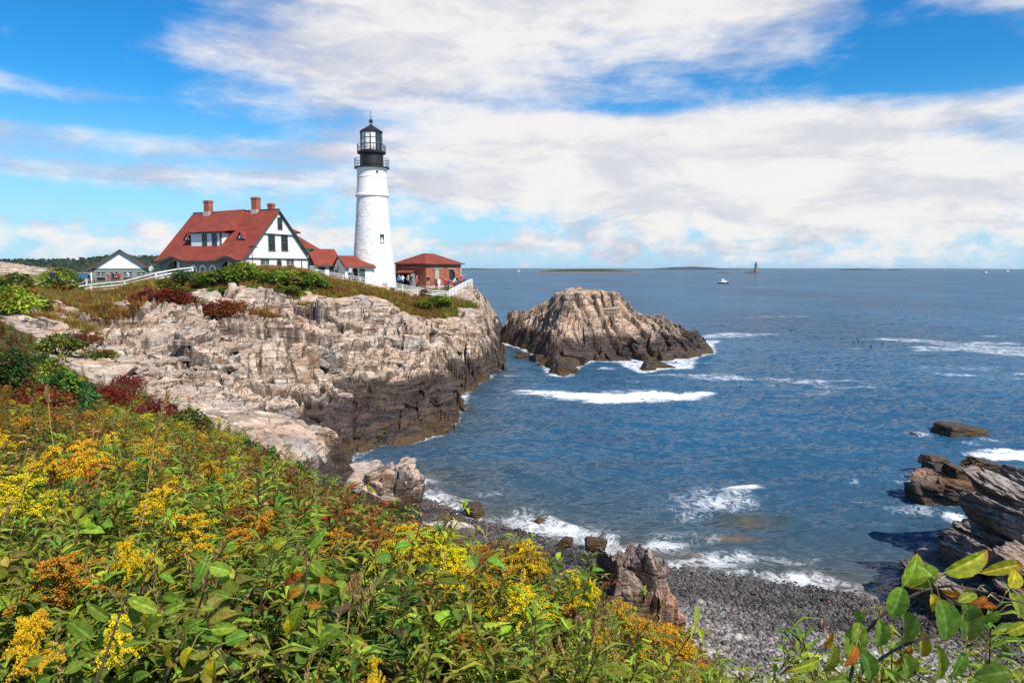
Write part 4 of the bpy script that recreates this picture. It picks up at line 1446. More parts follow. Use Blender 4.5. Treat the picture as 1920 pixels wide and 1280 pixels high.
def fw_(px, py, w):             # on a plane parallel to the long front, at local y = w: (local x, local z)
    O = (HOUSE_C[0] + sH * w, HOUSE_C[1] + cH * w)
    s, zz = on_plane(px, py, O, (-cH, sH), HZ)
    return -s, zz


def zx(px, py, ox=290, oy=360, k=330 / 1920.0):
    return ox + px * k, oy + py * k


def build_house():
    root = empty('keepers_house', (*HOUSE_C, HZ), -HA)
    tag(root, "white keeper's house with long red shingle roof, dormer and chimneys", 'house')
    L, W, YR, ZR, ZE = 15.7, 13.4, 6.72, 9.35, 2.45
    sl = (ZR - ZE) / YR
    white, green = M['white'], M['green']
    # gable wall, with the storey above the belt standing a little proud
    MB().prism([(0, 0, -1.2), (0, W, -1.2), (0, W, 2.55), (0, 0, 2.55)], (-0.3, 0, 0)).build('gable_wall', white, root)
    up = [(0.08, 0.1, 2.55), (0.08, W, 2.55), (0.08, W, 4.0), (0.08, 11.9, 4.0), (0.08, YR + (ZR - 5.95) / sl, 5.95), (0.08, YR - (ZR - 5.95) / sl, 5.95)]
    MB().prism(up, (-0.35, 0, 0)).build('gable_wall', white, root)
    MB().prism([(0.20, YR - (ZR - 5.9) / sl, 5.9), (0.20, YR + (ZR - 5.9) / sl, 5.9), (0.20, YR, ZR - 0.05)], (-0.4, 0, 0)).build('gable_peak', white, root)
    # belts and trims
    MB().box(0.0, 0.16, -0.1, W + 0.1, 2.42, 2.58).build('belt_course', green, root)
    ya, yb = YR - (ZR - 5.9) / sl, YR + (ZR - 5.9) / sl
    MB().box(0.1, 0.27, ya - 0.15, yb + 0.2, 5.80, 5.93).build('belt_course', green, root)
    for px0 in (1160, 1600):
        y_, z_ = gw(*zx(px0, 780))
        MB().box(0.0, 0.06, y_ - 0.08, y_ + 0.08, -1.2, 2.42).build('corner_board', green, root)
    # other walls
    MB().box(-L, -L + 0.3, 0.2, W - 1.2, -1.2, ZE).build('end_wall', white, root)
    MB().prism([(-L, 0.4, ZE), (-L, W - 1, ZE), (-L, YR, ZR - 0.3)], (0.3, 0, 0)).build('end_gable', white, root)
    MB().box(-L, 0, W - 0.3, W, -1.2, 4.0).build('rear_wall', white, root)
    # front slope of the roof: swept at the eave, two eyebrow waves
    XS = np.linspace(-L - 0.5, 0.42, 110)
    TS = np.linspace(0, 1, 22)
    eye = [(-2.4, 1.5), (-12.6, 1.6)]

    def zroof(x, tt):
        y = -0.55 + tt * (YR + 0.55)
        z = ZR - (YR - y) * sl
        z = z + 0.30 * max(0, 0.22 - tt) ** 1.5 / 0.1          # swept foot
        b = sum(math.exp(-((x - c) / r) ** 2 * 1.1) for c, r in eye)
        z += 0.62 * b * max(0.0, 1 - tt / 0.30) ** 1.2
        return y, z
    mb = MB()
    th = 0.16
    vs = []
    for dz in (0, -th):
        for x in XS:
            for tt in TS:
                y, z = zroof(x, tt)
                vs.append((x, y, z + dz))
    nx, nt = len(XS), len(TS)
    N1 = nx * nt
    fs = []
    for i in range(nx - 1):
        for j in range(nt - 1):
            a, b, c, d = i * nt + j, (i + 1) * nt + j, (i + 1) * nt + j + 1, i * nt + j + 1
            fs += [(a, b, c, d), (N1 + d, N1 + c, N1 + b, N1 + a)]
    for j in range(nt - 1):
        for i, fl in ((0, 0), (nx - 1, 1)):
            a, b = i * nt + j, i * nt + j + 1
            fs.append((a, b, N1 + b, N1 + a) if not fl else (b, a, N1 + a, N1 + b))
    mb.add(vs, fs)
    roof = mb.build('roof', M['redroof'], root)
    # eave board following the wave
    mb = MB()
    vs, fs = [], []
    for x in XS:
        y, z = zroof(x, 0)
        vs += [(x, y - 0.03, z - 0.02), (x, y + 0.02, z - 0.32), (x, y + 0.2, z - 0.32), (x, y + 0.2, z - th)]
    for i in range(nx - 1):
        for k in range(4):
            a, b = i * 4 + k, i * 4 + (k + 1) % 4
            fs.append((a, b, b + 4, a + 4))
    mb.add(vs, fs)
    mb.build('eave_board', green, roof)
    # rear slope
    MB().prism([(0.42, YR, ZR), (0.42, 12.4, ZR - (12.4 - YR) * sl), (0.42, 12.4, ZR - (12.4 - YR) * sl - th), (0.42, YR, ZR - th)], (-L - 0.9, 0, 0)).build('rear_slope', M['redroof'], root)
    # barge boards: thin on the near rake, broad and dark under the far rake
    for s_, wdt in ((-1, 0.22), (1, 0.5)):
        y1 = YR + s_ * 6.9 if s_ < 0 else YR + s_ * 5.75
        z1 = ZR - abs(y1 - YR) * sl
        MB().bar((0.40, YR, ZR - 0.12 - wdt / 2), (0.40, y1, z1 - 0.12 - wdt / 2), 0.12, wdt, up=(1, 0, 0.01)).build('barge_board', green, root)
    MB().hexa([(-0.3, YR, ZR - 0.25), (0.38, YR, ZR - 0.25), (0.38, YR + 5.6, ZR - 0.25 - 5.6 * sl), (-0.3, YR + 5.6, ZR - 0.25 - 5.6 * sl)],
              [(-0.3, YR, ZR - 0.2), (0.38, YR, ZR - 0.2), (0.38, YR + 5.6, ZR - 0.2 - 5.6 * sl), (-0.3, YR + 5.6, ZR - 0.2 - 5.6 * sl)]).build('soffit', green, root)
    MB().box(-0.2, 0.5, 11.4, W + 0.25, 3.95, 4.15).build('eave_return', green, root)
    # ridge cap
    MB().bar((-L - 0.5, YR, ZR + 0.02), (0.42, YR, ZR + 0.02), 0.24, 0.10).build('ridge_cap', green, roof)
    # chimneys
    for cx, cy, ztop, wd in ((-13.1, YR, 11.05, 1.0), (-3.85, YR, 11.15, 0.98), (-3.2, 9.0, 10.45, 0.8)):
        ch = MB().box(cx - wd / 2, cx + wd / 2, cy - wd * 0.42, cy + wd * 0.42, ZR - 2.2, ztop).build('chimney', M['brick'], root)
        MB().box(cx - wd / 2 - 0.06, cx + wd / 2 + 0.06, cy - wd * 0.42 - 0.06, cy + wd * 0.42 + 0.06, ztop - 0.3, ztop - 0.12).build('chimney_cap', M['brick'], ch)
        if cy == YR:
            MB().box(cx - wd / 2 - 0.05, cx + wd / 2 + 0.10, cy - wd * 0.42 - 0.12, cy + wd * 0.42 + 0.1, ZR - 0.75, ZR + 0.06).build('flashing', M['flash'], ch)
    # front dormer
    dx0, dx1, dy, dz0, dz1 = -11.2, -5.55, 1.75, 4.15, 6.0
    dor = MB().box(dx0, dx1, dy, dy + 0.2, dz0, dz1).build('dormer', white, root)
    for xx in (dx0, dx1):
        yb_ = YR - (ZR - dz1) / sl
        MB().prism([(xx, dy + 0.01, dz0), (xx, yb_ + 0.3, dz1), (xx, dy + 0.01, dz1)], (0.1 if xx < -8 else -0.1, 0, 0)).build('dormer_cheek', white, dor)
    MB().box(dx1 - 0.12, dx1 + 0.04, dy - 0.04, dy + 0.1, dz0, dz1).build('corner_board', green, dor)
    MB().box(dx0 - 0.3, dx1 + 0.6, dy - 0.35, dy + 0.2, dz1 - 0.02, dz1 + 0.14).build('eave_board', green, dor)
    e0, e1, r0, r1 = dx0 - 0.45, dx1 + 0.75, dx0 - 0.2, dx1 - 0.5
    zt = dz1 + 0.16
    yh = YR - (ZR - zt) / sl
    MB().add([(e0, dy - 0.55, zt), (e1, dy - 0.55, zt), (r1, YR + 0.05, ZR + 0.22), (r0, YR + 0.05, ZR + 0.12), (e1, yh + 0.6, zt + 0.35), (e0, yh + 0.5, zt + 0.3),
              (r1, YR + 0.6, ZR - 0.2), (r0, YR + 0.6, ZR - 0.2)],
             [(0, 1, 2, 3), (1, 4, 2), (0, 3, 5), (3, 2, 6, 7), (0, 5, 4, 1)]).build('dormer_roof', M['redroof'], dor)
    for px0 in (546, 654):
        x_, z_ = fw_(*zx(px0, 530), dy)
        window(dor, face_m(x_, dy, dz0 + 0.22, 0), 0.72, 1.42)
    # triangular roof vents
    for px0, py0 in ((368, 525), (945, 510)):
        x_, z_ = fw_(*zx(px0, py0), 2.5)
        y_ = YR - (ZR - z_) / sl - 0.25
        v = MB().prism([(x_ - 0.62, y_, z_ - 0.05), (x_ + 0.62, y_, z_ - 0.05), (x_, y_, z_ + 0.85)], (0, 1.1, 0)).build('roof_vent', green, root)
        MB().prism([(x_ - 0.42, y_ - 0.03, z_ + 0.05), (x_ + 0.42, y_ - 0.03, z_ + 0.05), (x_, y_ - 0.03, z_ + 0.62)], (0, 0.05, 0)).build('vent_face', white, v)
        MB().prism([(x_ - 0.17, y_ - 0.06, z_ + 0.10), (x_ + 0.17, y_ - 0.06, z_ + 0.10), (x_, y_ - 0.06, z_ + 0.42)], (0, 0.05, 0)).build('louvre', M['dark'], v)
        for s_ in (-1, 1):
            MB().add([(x_, y_ - 0.15, z_ + 0.98), (x_ + s_ * 0.8, y_ - 0.15, z_ - 0.08), (x_ + s_ * 0.8, y_ + 0.9, z_ - 0.08), (x_, y_ + 1.2, z_ + 0.98)], [(0, 1, 2, 3)]).build('vent_roof', M['redroof'], v)
    # porch front with two broad arches
    xs = np.linspace(-L, -0.05, 120)

    def zbot(x):
        for c, r in ((-2.4, 1.75), (-12.6, 1.85)):
            if abs(x - c) < r:
                return 0.35 + math.sqrt(max(0, 1 - ((x - c) / r) ** 2)) * 1.85
        return -1.2
    mb = MB()
    vs, fs = [], []
    for x in xs:
        b = sum(math.exp(-((x - c) / r) ** 2 * 1.1) for c, r in eye)
        top = ZE + 0.12 + 0.5 * b
        vs += [(x, 0.0, zbot(x)), (x, 0.0, top), (x, 0.25, top), (x, 0.25, zbot(x))]
    for i in range(len(xs) - 1):
        for k in range(4):
            a, b = i * 4 + k, i * 4 + (k + 1) % 4
            fs.append((a, b, b + 4, a + 4))
    mb.add(vs, fs)
    porch = mb.build('porch_front', M['palegreen'], root)
    MB().box(-L + 0.3, -0.3, 2.4, 2.6, -1.2, ZE + 1.2).build('inner_wall', M['green'], root)
    for px0 in (270, 825):
        x_, z_ = fw_(*zx(px0, 800), 0.9)
        MB().box(x_ - 0.28, x_ + 0.28, 0.7, 1.1, -1.2, ZE + 0.7).build('porch_post', white, root)
    MB().box(-L - 0.05, -L + 0.35, -0.12, 0.3, -1.2, ZE).build('porch_post', M['palegreen'], root)
    # three arched windows in the porch front
    for px0 in (425, 526, 634):
        x_, z_ = fw_(*zx(px0, 830), 0.0)
        for r_out, r_in, yy, mt, nm in ((0.64, 0.42, -0.05, white, 'window_arch'), (0.42, 0.0, -0.02, M['glass'], 'pane')):
            an = np.linspace(0, math.pi, 17)
            zc = 0.95
            outer = [(x_ + r_out * math.cos(a), yy, zc + r_out * math.sin(a) * 1.1) for a in an]
            mbw = MB()
            if r_in > 0:
                outer = [(x_ + r_out, yy, -0.6)] + outer + [(x_ - r_out, yy, -0.6)]
                inner = [(x_ + r_in, yy, -0.6)] + [(x_ + r_in * math.cos(a), yy, zc + r_in * math.sin(a) * 1.1) for a in an] + [(x_ - r_in, yy, -0.6)]
                m_n = len(outer)
                vs = outer + inner + [(p[0], 0.02, p[2]) for p in outer] + [(p[0], 0.02, p[2]) for p in inner]
                fs = []
                for q in range(m_n - 1):
                    fs += [(q, q + 1, m_n + q + 1, m_n + q), (q + 1, q, 2 * m_n + q, 2 * m_n + q + 1), (m_n + q, m_n + q + 1, 3 * m_n + q + 1, 3 * m_n + q)]
                mbw.add(vs, fs)
                arch = mbw.build(nm, mt, root)
            else:
                pts = [(x_ + r_out, yy, -0.6)] + outer + [(x_ - r_out, yy, -0.6)]
                mbw.prism(pts, (0, 0.015, 0)).build(nm, mt, arch)
    # gable windows
    for a, b, c, d in ((1243, 1296, 632, 480), (1383, 1436, 632, 480)):
        ya_, za_ = gw(*zx(a, c))
        yb_, zb_ = gw(*zx(b, d))
        window(root, face_m(0.10, (ya_ + yb_) / 2, za_, math.pi / 2), yb_ - ya_, zb_ - za_, fw=0.13)
    ya_, za_ = gw(*zx(1334, 400))
    yb_, zb_ = gw(*zx(1370, 290))
    window(root, face_m(0.22, (ya_ + yb_) / 2, za_, math.pi / 2), yb_ - ya_, zb_ - za_, fw=0.10)
    for a, b in ((1178, 1238), (1447, 1507)):
        ya_, za_ = gw(*zx(a, 835))
        yb_, zb_ = gw(*zx(b, 745))
        window(root, face_m(0.02, (ya_ + yb_) / 2, za_, math.pi / 2), yb_ - ya_, zb_ - za_, fw=0.12, muntin='w')
    yo, zo = gw(*zx(1357, 780))
    for r_, xx, mt, nm in ((0.52, 0.06, green, 'round_window'), (0.33, 0.085, M['glass'], 'pane')):
        pts = [(0.0, yo + r_ * 0.95 * math.cos(a), zo + r_ * 1.25 * math.sin(a)) for a in np.linspace(0, 2 * math.pi, 24, endpoint=False)]
        ob = MB().prism(pts, (xx, 0, 0)).build(nm, mt, root if nm == 'round_window' else rw)
        rw = ob
    # rear dormer and the low wing that show past the rake
    rd = MB().box(-5.2, -1.2, 8.6, 11.9, 4.0, 6.45).build('rear_dormer', white, root)
    MB().hexa([(-5.7, 8.0, 6.4), (-0.75, 8.0, 6.4), (-0.75, 12.4, 6.4), (-5.7, 12.4, 6.4)], [(-4.2, 7.6, 7.75), (-2.2, 7.6, 7.75), (-2.2, 9.2, 7.75), (-4.2, 9.2, 7.75)]).build('dormer_roof', M['redroof'], rd)
    MB().box(-5.6, -0.85, 8.2, 12.3, 6.27, 6.42).build('eave_board', green, rd)
    window(rd, face_m(-1.2, 11.0, 4.7, math.pi / 2), 0.8, 1.3)
    wg = MB().box(-6, -0.25, W + 0.0, W + 1.6, -1.2, 4.0).build('rear_wing', white, root)
    MB().hexa([(-6.4, 10.8, 4.1), (0.1, 10.8, 4.1), (0.1, W + 1.9, 4.1), (-6.4, W + 1.9, 4.1)], [(-6.0, 11.3, 6.2), (-1.6, 11.3, 6.2), (-1.6, 11.8, 6.2), (-6.0, 11.8, 6.2)]).build('wing_roof', M['redroof'], wg)
    return root


build_house()

# street lamp by the corner of the house
p_ = at(474, 508, 91.5)
lamp = empty('lamp_post', (p_.x, p_.y, p_.z - 1.2))
tag(lamp, 'slim dark lamp post before the white gable wall', 'lamp post')
MB().tube([(0, 0, 0), (0, 0, 4.2)], [0.06, 0.045], 8).build('pole', M['iron'], lamp)
MB().hexa([(-0.5, -0.2, 4.15), (0.75, -0.2, 4.15), (0.75, 0.2, 4.15), (-0.5, 0.2, 4.15)], [(-0.2, -0.12, 4.4), (0.5, -0.12, 4.3), (0.5, 0.12, 4.3), (-0.2, 0.12, 4.4)]).build('lamp_head', M['iron'], lamp)


# ------------------------------------------------------------------ the passages between house and tower
def shed(name, label, o0, ang, length, depth, zg, ze, zr, back, doors, left_gable=False):
    root = empty(name, (o0[0], o0[1], zg), ang)
    tag(root, label, 'shed', 'passage sheds between house and tower')
    h, r_ = ze - zg, zr - zg
    MB().box(0, length, 0, back, -1.0, h).build('wall', M['white'], root)
    if left_gable:
        MB().prism([(0, -0.02, h), (0, depth, r_ - 0.1), (0, back, h)], (0.15, 0, 0)).build('gable', M['white'], root)
        MB().bar((-0.12, -0.35, h - 0.05), (-0.12, depth, r_ - 0.02), 0.12, 0.2, up=(1, 0, 0.01)).build('barge_board', M['green'], root)
        o = MB().box(-0.03, 0.02, 0.9, 1.35, 0.9, 1.5).build('window', M['glass'], root)
    rf = MB().hexa([(-0.15, -0.4, h - 0.02), (length + 0.35, -0.4, h - 0.02), (length + 0.1, depth, r_), (-0.15, depth, r_)],
                   [(-0.15, -0.4, h + 0.12), (length + 0.35, -0.4, h + 0.12), (length + 0.1, depth, r_ + 0.14), (-0.15, depth, r_ + 0.14)]).build('roof', M['redroof'], root)
    MB().hexa([(-0.15, depth, r_), (length + 0.1, depth, r_), (length + 0.1, back + 0.4, h), (-0.15, back + 0.4, h)],
              [(-0.15, depth, r_ + 0.135), (length + 0.1, depth, r_ + 0.135), (length + 0.1, back + 0.4, h + 0.13), (-0.15, back + 0.4, h + 0.13)]).build('rear_slope', M['redroof'], root)
    MB().box(-0.16, length + 0.36, -0.42, -0.36, h - 0.18, h + 0.06).build('eave_board', M['green'], rf)
    MB().prism([(length, 0.02, h), (length, depth, r_ - 0.05), (length, back, h)], (-0.1, 0, 0)).build('gable', M['white'], root)
    for x, w_, z0, z1, kind in doors:
        if kind == 'door':
            d = MB().box(x - w_ / 2, x + w_ / 2, -0.05, 0.02, z0, z1).build('door', M['green'], root)
            MB().box(x + w_ * 0.3, x + w_ * 0.36, -0.1, -0.05, (z0 + z1) / 2 - 0.1, (z0 + z1) / 2).build('handle', M['iron'], d)
        elif kind == 'open':
            d = MB().box(x - w_ / 2, x + w_ / 2, -0.04, 0.02, z0, z1).build('doorway', M['dark'], root)
            MB().box(x - w_ / 2 - 0.08, x + w_ / 2 + 0.08, -0.07, 0.02, z1, z1 + 0.1).build('frame', M['green'], d)
        else:
            window(root, face_m(x, 0, z0, 0), w_, z1 - z0)
    return root


p_ = at(590, 497.5, 103.6)
shed('passage_shed', 'white shed with red roof joined to the house wall', (p_.x, p_.y), R(33), 3.9, 3.0, 10.4, p_.z, at(600, 468, 106.2).z, 5.0, [(1.0, 0.75, 0.5, 1.9, 'w'), (2.6, 0.75, 0.5, 1.9, 'w')])
p_ = at(647, 501, 98.6)
shed('passage_shed', 'lower white shed with red roof against the foot of the tower', (p_.x, p_.y), R(33), 4.0, 2.6, 9.9, p_.z, at(655, 481, 101.0).z, 4.6, [(1.35, 0.9, -0.2, 2.05, 'open'), (2.45, 0.9, -0.2, 2.05, 'door')], True)


# ------------------------------------------------------------------ the brick oil house
def build_oil_house():
    OA = R(40)
    c = at(799, 537, 107.5)
    zg = c.z - 0.2
    root = empty('oil_house', (c.x, c.y, zg), -OA)
    tag(root, 'red brick house with low hipped red roof beside the tower', 'house')
    LX, WY = 6.9, 7.6
    ze = at(799, 494, 107.5).z - zg
    zr = at(803, 475, 112.5).z - zg
    MB().box(-LX, 0, 0, WY, -0.6, ze).build('brick_wall', M['brick'], root)
    MB().box(-LX - 0.08, 0.08, -0.08, WY + 0.08, -0.6, 0.25).build('plinth', M['flash'], root)
    MB().box(-LX - 0.03, 0.03, -0.03, WY + 0.03, ze - 0.55, ze - 0.42).build('brick_band', M['brick'], root)
    ov = 0.45
    rf = MB().hexa([(-LX - ov, -ov, ze), (ov, -ov, ze), (ov, WY + ov, ze), (-LX - ov, WY + ov, ze)],
                   [(-LX / 2 - 0.05, WY / 2 - 1.0, zr), (-LX / 2 + 0.05, WY / 2 - 1.0, zr), (-LX / 2 + 0.05, WY / 2 + 1.0, zr), (-LX / 2 - 0.05, WY / 2 + 1.0, zr)]).build('roof', M['redroof'], root)
    MB().box(-LX - ov - 0.03, ov + 0.03, -ov - 0.03, WY + ov + 0.03, ze - 0.12, ze + 0.03).build('eave_board', M['green'], rf)
    MB().lathe([(0.13, zr - 0.9), (0.13, zr - 0.2), (0.2, zr - 0.2), (0.2, zr - 0.1)], 8, (-LX * 0.32, WY * 0.26)).build('roof_vent', M['brick'], rf)
    # windows of the bright side, shuttered, with pale lintels and sills
    ax = (math.sin(OA), math.cos(OA))
    for k, (a, b) in enumerate(((1442, 1488), (1594, 1640))):
        s0, _ = on_plane(560 + a * .177, 520, (c.x, c.y), ax, zg)
        s1, _ = on_plane(560 + b * .177, 520, (c.x, c.y), ax, zg)
        y_, w_ = (s0 + s1) / 2, (s1 - s0)
        w = window(root, face_m(0.02, y_, 1.05, math.pi / 2), w_, 1.75, frame=M['brick'], muntin=False, glass=M['shutter'] if k == 0 else M['glass'])
        MB().box(-w_ * 0.95, w_ * 0.95, -0.12, 0.0, 1.76, 1.88).build('lintel', M['shutter'], w)
        MB().box(-w_ * 0.8, w_ * 0.8, -0.14, 0.0, -0.18, -0.06).build('sill', M['shutter'], w)
        if k == 1:
            vs, fs = [], []
            for an in np.linspace(0, math.pi / 2, 8):
                for q in (0.0, 0.75):
                    vs.append((q, -0.1 - 0.8 * math.sin(an), 0.85 + 0.8 * math.cos(an)))
            fs = [(2 * i, 2 * i + 1, 2 * i + 3, 2 * i + 2) for i in range(7)]
            MB().add(vs, fs).build('awning', M['brick'], w)
    # entrance on the shaded side: a little pent roof on green side walls
    axl = (-math.cos(OA), math.sin(OA))
    s0, _ = on_plane(560 + 1240 * .177, 520, (c.x, c.y), axl, zg)
    s1, _ = on_plane(560 + 1095 * .177, 520, (c.x, c.y), axl, zg)
    x1, x0 = -s0, -s1 
    d = MB().box(x0, x1, -0.05, 0.02, 0, 2.15).build('doorway', M['dark'], root)
    MB().box(x1 - 0.05, x1 + 0.05, -1.1, 0, -0.3, 2.2).build('side_wall', M['palegreen'], d)
    MB().box(x0 - 0.05, x0 + 0.05, -1.1, 0, -0.3, 2.2).build('side_wall', M['palegreen'], d)
    MB().hexa([(x0 - 0.25, -1.35, 2.15), (x1 + 0.25, -1.35, 2.15), (x1 + 0.25, 0, 2.65), (x0 - 0.25, 0, 2.65)], [(x0 - 0.25, -1.35, 2.27), (x1 + 0.25, -1.35, 2.27), (x1 + 0.25, 0, 2.77), (x0 - 0.25, 0, 2.77)]).build('porch_roof', M['redroof'], d)
    MB().box(x0 - 0.1, x1 + 0.3, -0.06, 0.0, 2.95, 3.07).build('pale_trim', M['flash'], root)
    MB().tube([(0.05, WY - 0.1, -0.3), (0.05, WY - 0.1, ze)], 0.05, 6).build('downpipe', M['white'], root)


build_oil_house()


# ------------------------------------------------------------------ the little shop on the left
def build_shop():
    c = at(228, 533, 112)
    zg = c.z - 0.3
    root = empty('gift_shop', (c.x, c.y, zg), R(27))
    tag(root, 'small pale green hut with white gable and red roof by the white fence', 'hut')
    hw = 4.05
    ze = at(228, 503, 112).z - zg
    za = at(228, 467.5, 112).z - zg
    D = 8.0
    MB().box(-hw, hw, 0, D, -0.5, ze).build('wall', M['palegreen'], root)
    MB().prism([(-hw, -0.03, ze), (hw, -0.03, ze), (0, -0.03, za - 0.2)], (0, D, 0)).build('gable', M['white'], root)
    for s_ in (-1, 1):
        e = hw + 0.55
        MB().hexa([(0, -0.5, za - 0.12), (s_ * e, -0.5, ze - 0.42), (s_ * e, D + .4, ze - 0.42), (0, D + .4, za - 0.12)][::s_],
                  [(0, -0.5, za + 0.04), (s_ * e, -0.5, ze - 0.26), (s_ * e, D + .4, ze - 0.26), (0, D + .4, za + 0.04)][::s_]).build('roof', M['redroof'], root)
        MB().bar((0, -0.53, za - 0.12), (s_ * e, -0.53, ze - 0.42), 0.10, 0.26, up=(0, 1, 0.01)).build('barge_board', M['green'], root)
        MB().box(s_ * hw - 0.1, s_ * hw + 0.1, -0.06, 0.1, -0.5, ze).build('corner_board', M['white'], root)
    MB().box(-hw - 0.1, hw + 0.1, -0.08, 0.0, ze - 0.14, ze + 0.02).build('belt_course', M['palegreen'], root)
    for x in (-2.75, -0.9, 0.95, 2.8):
        window(root, face_m(x, 0, 0.85, 0), 1.15, 1.35, frame=M['palegreen'], muntin='w')


build_shop()


# ------------------------------------------------------------------ fences
def fence(name, label, pts, post_h, rails, mat, sub=0.07, rail_h=0.11, group=None, up_post=0.05):
    o0 = Vector(pts[0])
    root = empty(name, o0)
    tag(root, label, 'fence', group)
    P = [Vector(p) - o0 for p in pts]
    for p in P:
        MB().box(p.x - sub, p.x + sub, p.y - sub, p.y + sub, p.z - 0.5, p.z + post_h).build('post', mat, root)
    for a, b in zip(P[:-1], P[1:]):
        for f in rails:
            h = Vector((0, 0, post_h * f))
            MB().bar(a + h + Vector((0, -sub, 0)), b + h + Vector((0, -sub, 0)), 0.05, rail_h).build('rail', mat, root)
    return root


fa = [at(*p) for p in ((120, 557, 90), (172, 549, 90), (235, 543, 89.5), (293, 528, 89.5), (330, 521, 91), (362, 517, 93))]
fence('rail_fence', 'white three rail fence climbing past the small hut', fa, 1.15, (0.25, 0.6, 0.94), M['white2'], 0.085, 0.14)
fb = [at(*p) for p in ((20, 562, 84), (52, 560, 84))]
fence('rail_fence', 'short piece of white fence before the dark bush', fb, 0.9, (0.5, 0.9), M['white2'])
fc = [at(*p) for p in ((592, 517, 99.5), (611, 521.5, 99), (644, 527, 98.5), (676, 532, 98), (703, 538, 97.6), (726, 541, 97.4), (755, 546, 97.2), (783, 552, 97), (812, 557, 97.4), (840, 559, 98))]
fence('rail_fence', 'weathered grey rail fence sloping down from house to the point', fc, 0.95, (0.35, 0.68, 0.96), M['white2'], 0.06, 0.09)
fd = [at(*p) for p in ((843, 560, 98), (849, 556.5, 100.2), (855, 553, 102.6), (861, 549.5, 105), (867, 546, 107.6), (873, 542.5, 110.5), (879, 539.5, 113.5), (885, 537, 117))]
fence('rail_fence', 'white close set fence along the cliff edge at the point', fd, 1.25, (0.2, 0.4, 0.6, 0.8, 0.97), M['white2'], 0.09, 0.14)
# rope fence on the lawn
rp = [at(*p) for p in ((-10, 540, 92), (30, 538, 93), (85, 539.5, 95), (137, 538, 100), (163, 535, 104))]
root_ = empty('rope_fence', rp[0])
tag(root_, 'low white posts linked by a slack rope on the lawn', 'fence')
for a in rp:
    q = a - rp[0]
    MB().box(q.x - 0.09, q.x + 0.09, q.y - 0.09, q.y + 0.09, q.z - 0.6, q.z + 0.95).build('post', M['white2'], root_)
for a, b in zip(rp[:-1], rp[1:]):
    a, b = a - rp[0] + Vector((0, 0, 0.85)), b - rp[0] + Vector((0, 0, 0.85))
    MB().tube([a.lerp(b, s) - Vector((0, 0, 0.45 * 4 * s * (1 - s))) for s in np.linspace(0, 1, 9)], 0.035, 5).build('rope', M['white2'], root_)


# ------------------------------------------------------------------ visitors
def body_mesh(name, pose):
    """One continuous figure grown from a jointed skeleton; materials by height: trousers, top, skin, hair."""
    j = {'pelvis': (0, 0, 0.95, .135), 'belly': (0, 0, 1.12, .13), 'chest': (0, 0, 1.33, .155), 'neck': (0, 0, 1.50, .055), 'head': (0, -.02, 1.60, .085), 'crown': (0, -.01, 1.70, .085)}
    for s, n in ((-1, 'l'), (1, 'r')):
        st = pose.get('stride', 0.06) * s
        j['hip' + n] = (.09 * s, 0, .90, .095)
        j['knee' + n] = (.10 * s, -st * 0.8 - 0.02, .50, .065)
        j['ankle' + n] = (.10 * s, -st * 0.7 + 0.03, .09, .045)
        j['toe' + n] = (.11 * s, -st * 0.7 - .12, .04, .04)
        j['sh' + n] = (.18 * s, 0, 1.42, .065)
        el = pose.get('arm' + n, (.24, .05, 1.13, .22, -.10, .92))
        j['el' + n] = (el[0] * s, el[1], el[2], .045)
        j['ha' + n] = (el[3] * s, el[4], el[5], .038)
    if pose.get('lean'):
        for k in ('chest', 'neck', 'head', 'crown', 'shl', 'shr', 'ell', 'elr', 'hal', 'har'):
            x, y, z, r = j[k]
            j[k] = (x, y - pose['lean'] * (z - 0.95), z - 0.12 * pose['lean'], r)
    names = list(j)
    E = [('pelvis', 'belly'), ('belly', 'chest'), ('chest', 'neck'), ('neck', 'head'), ('head', 'crown')]
    for n in 'lr':
        E += [('pelvis', 'hip' + n), ('hip' + n, 'knee' + n), ('knee' + n, 'ankle' + n), ('ankle' + n, 'toe' + n), ('chest', 'sh' + n), ('sh' + n, 'el' + n), ('el' + n, 'ha' + n)]
    me = bpy.data.meshes.new(name)
    me.from_pydata([j[k][:3] for k in names], [(names.index(a), names.index(b)) for a, b in E], [])
    o = bpy.data.objects.new(name + '_skeleton', me)
    COL.objects.link(o)
    sk = o.modifiers.new('skin', 'SKIN')
    for k, dv in zip(names, me.skin_vertices[0].data):
        dv.radius = (j[k][3], j[k][3] * (0.75 if k in ('chest', 'belly', 'pelvis') else 1))
        dv.use_root = (k == 'pelvis')
    sk.use_smooth_shade = True
    ss = o.modifiers.new('sub', 'SUBSURF')
    ss.levels = 1
    dg = bpy.context.evaluated_depsgraph_get()
    dg.update()
    res = bpy.data.meshes.new_from_object(o.evaluated_get(dg))
    bpy.data.objects.remove(o)
    res.name = name
    mi = []
    for p in res.polygons:
        c = p.center
        if c.z > 1.66 or (c.z > 1.56 and c.y > 0.02 - pose.get('lean', 0) * 0.6):
            mi.append(3)
        elif c.z > 1.475 and abs(c.x) < 0.12:
            mi.append(2)
        elif c.z < 0.07:
            mi.append(3)
        elif abs(c.x) > 0.15 and c.z < 0.96 and c.z > 0.6:
            mi.append(2)
        elif c.z > 0.93:
            mi.append(1)
        else:
            mi.append(0)
    res.materials.clear()
    for _ in range(4):
        res.materials.append(M['dark'])
    res.polygons.foreach_set('material_index', mi)
    return res


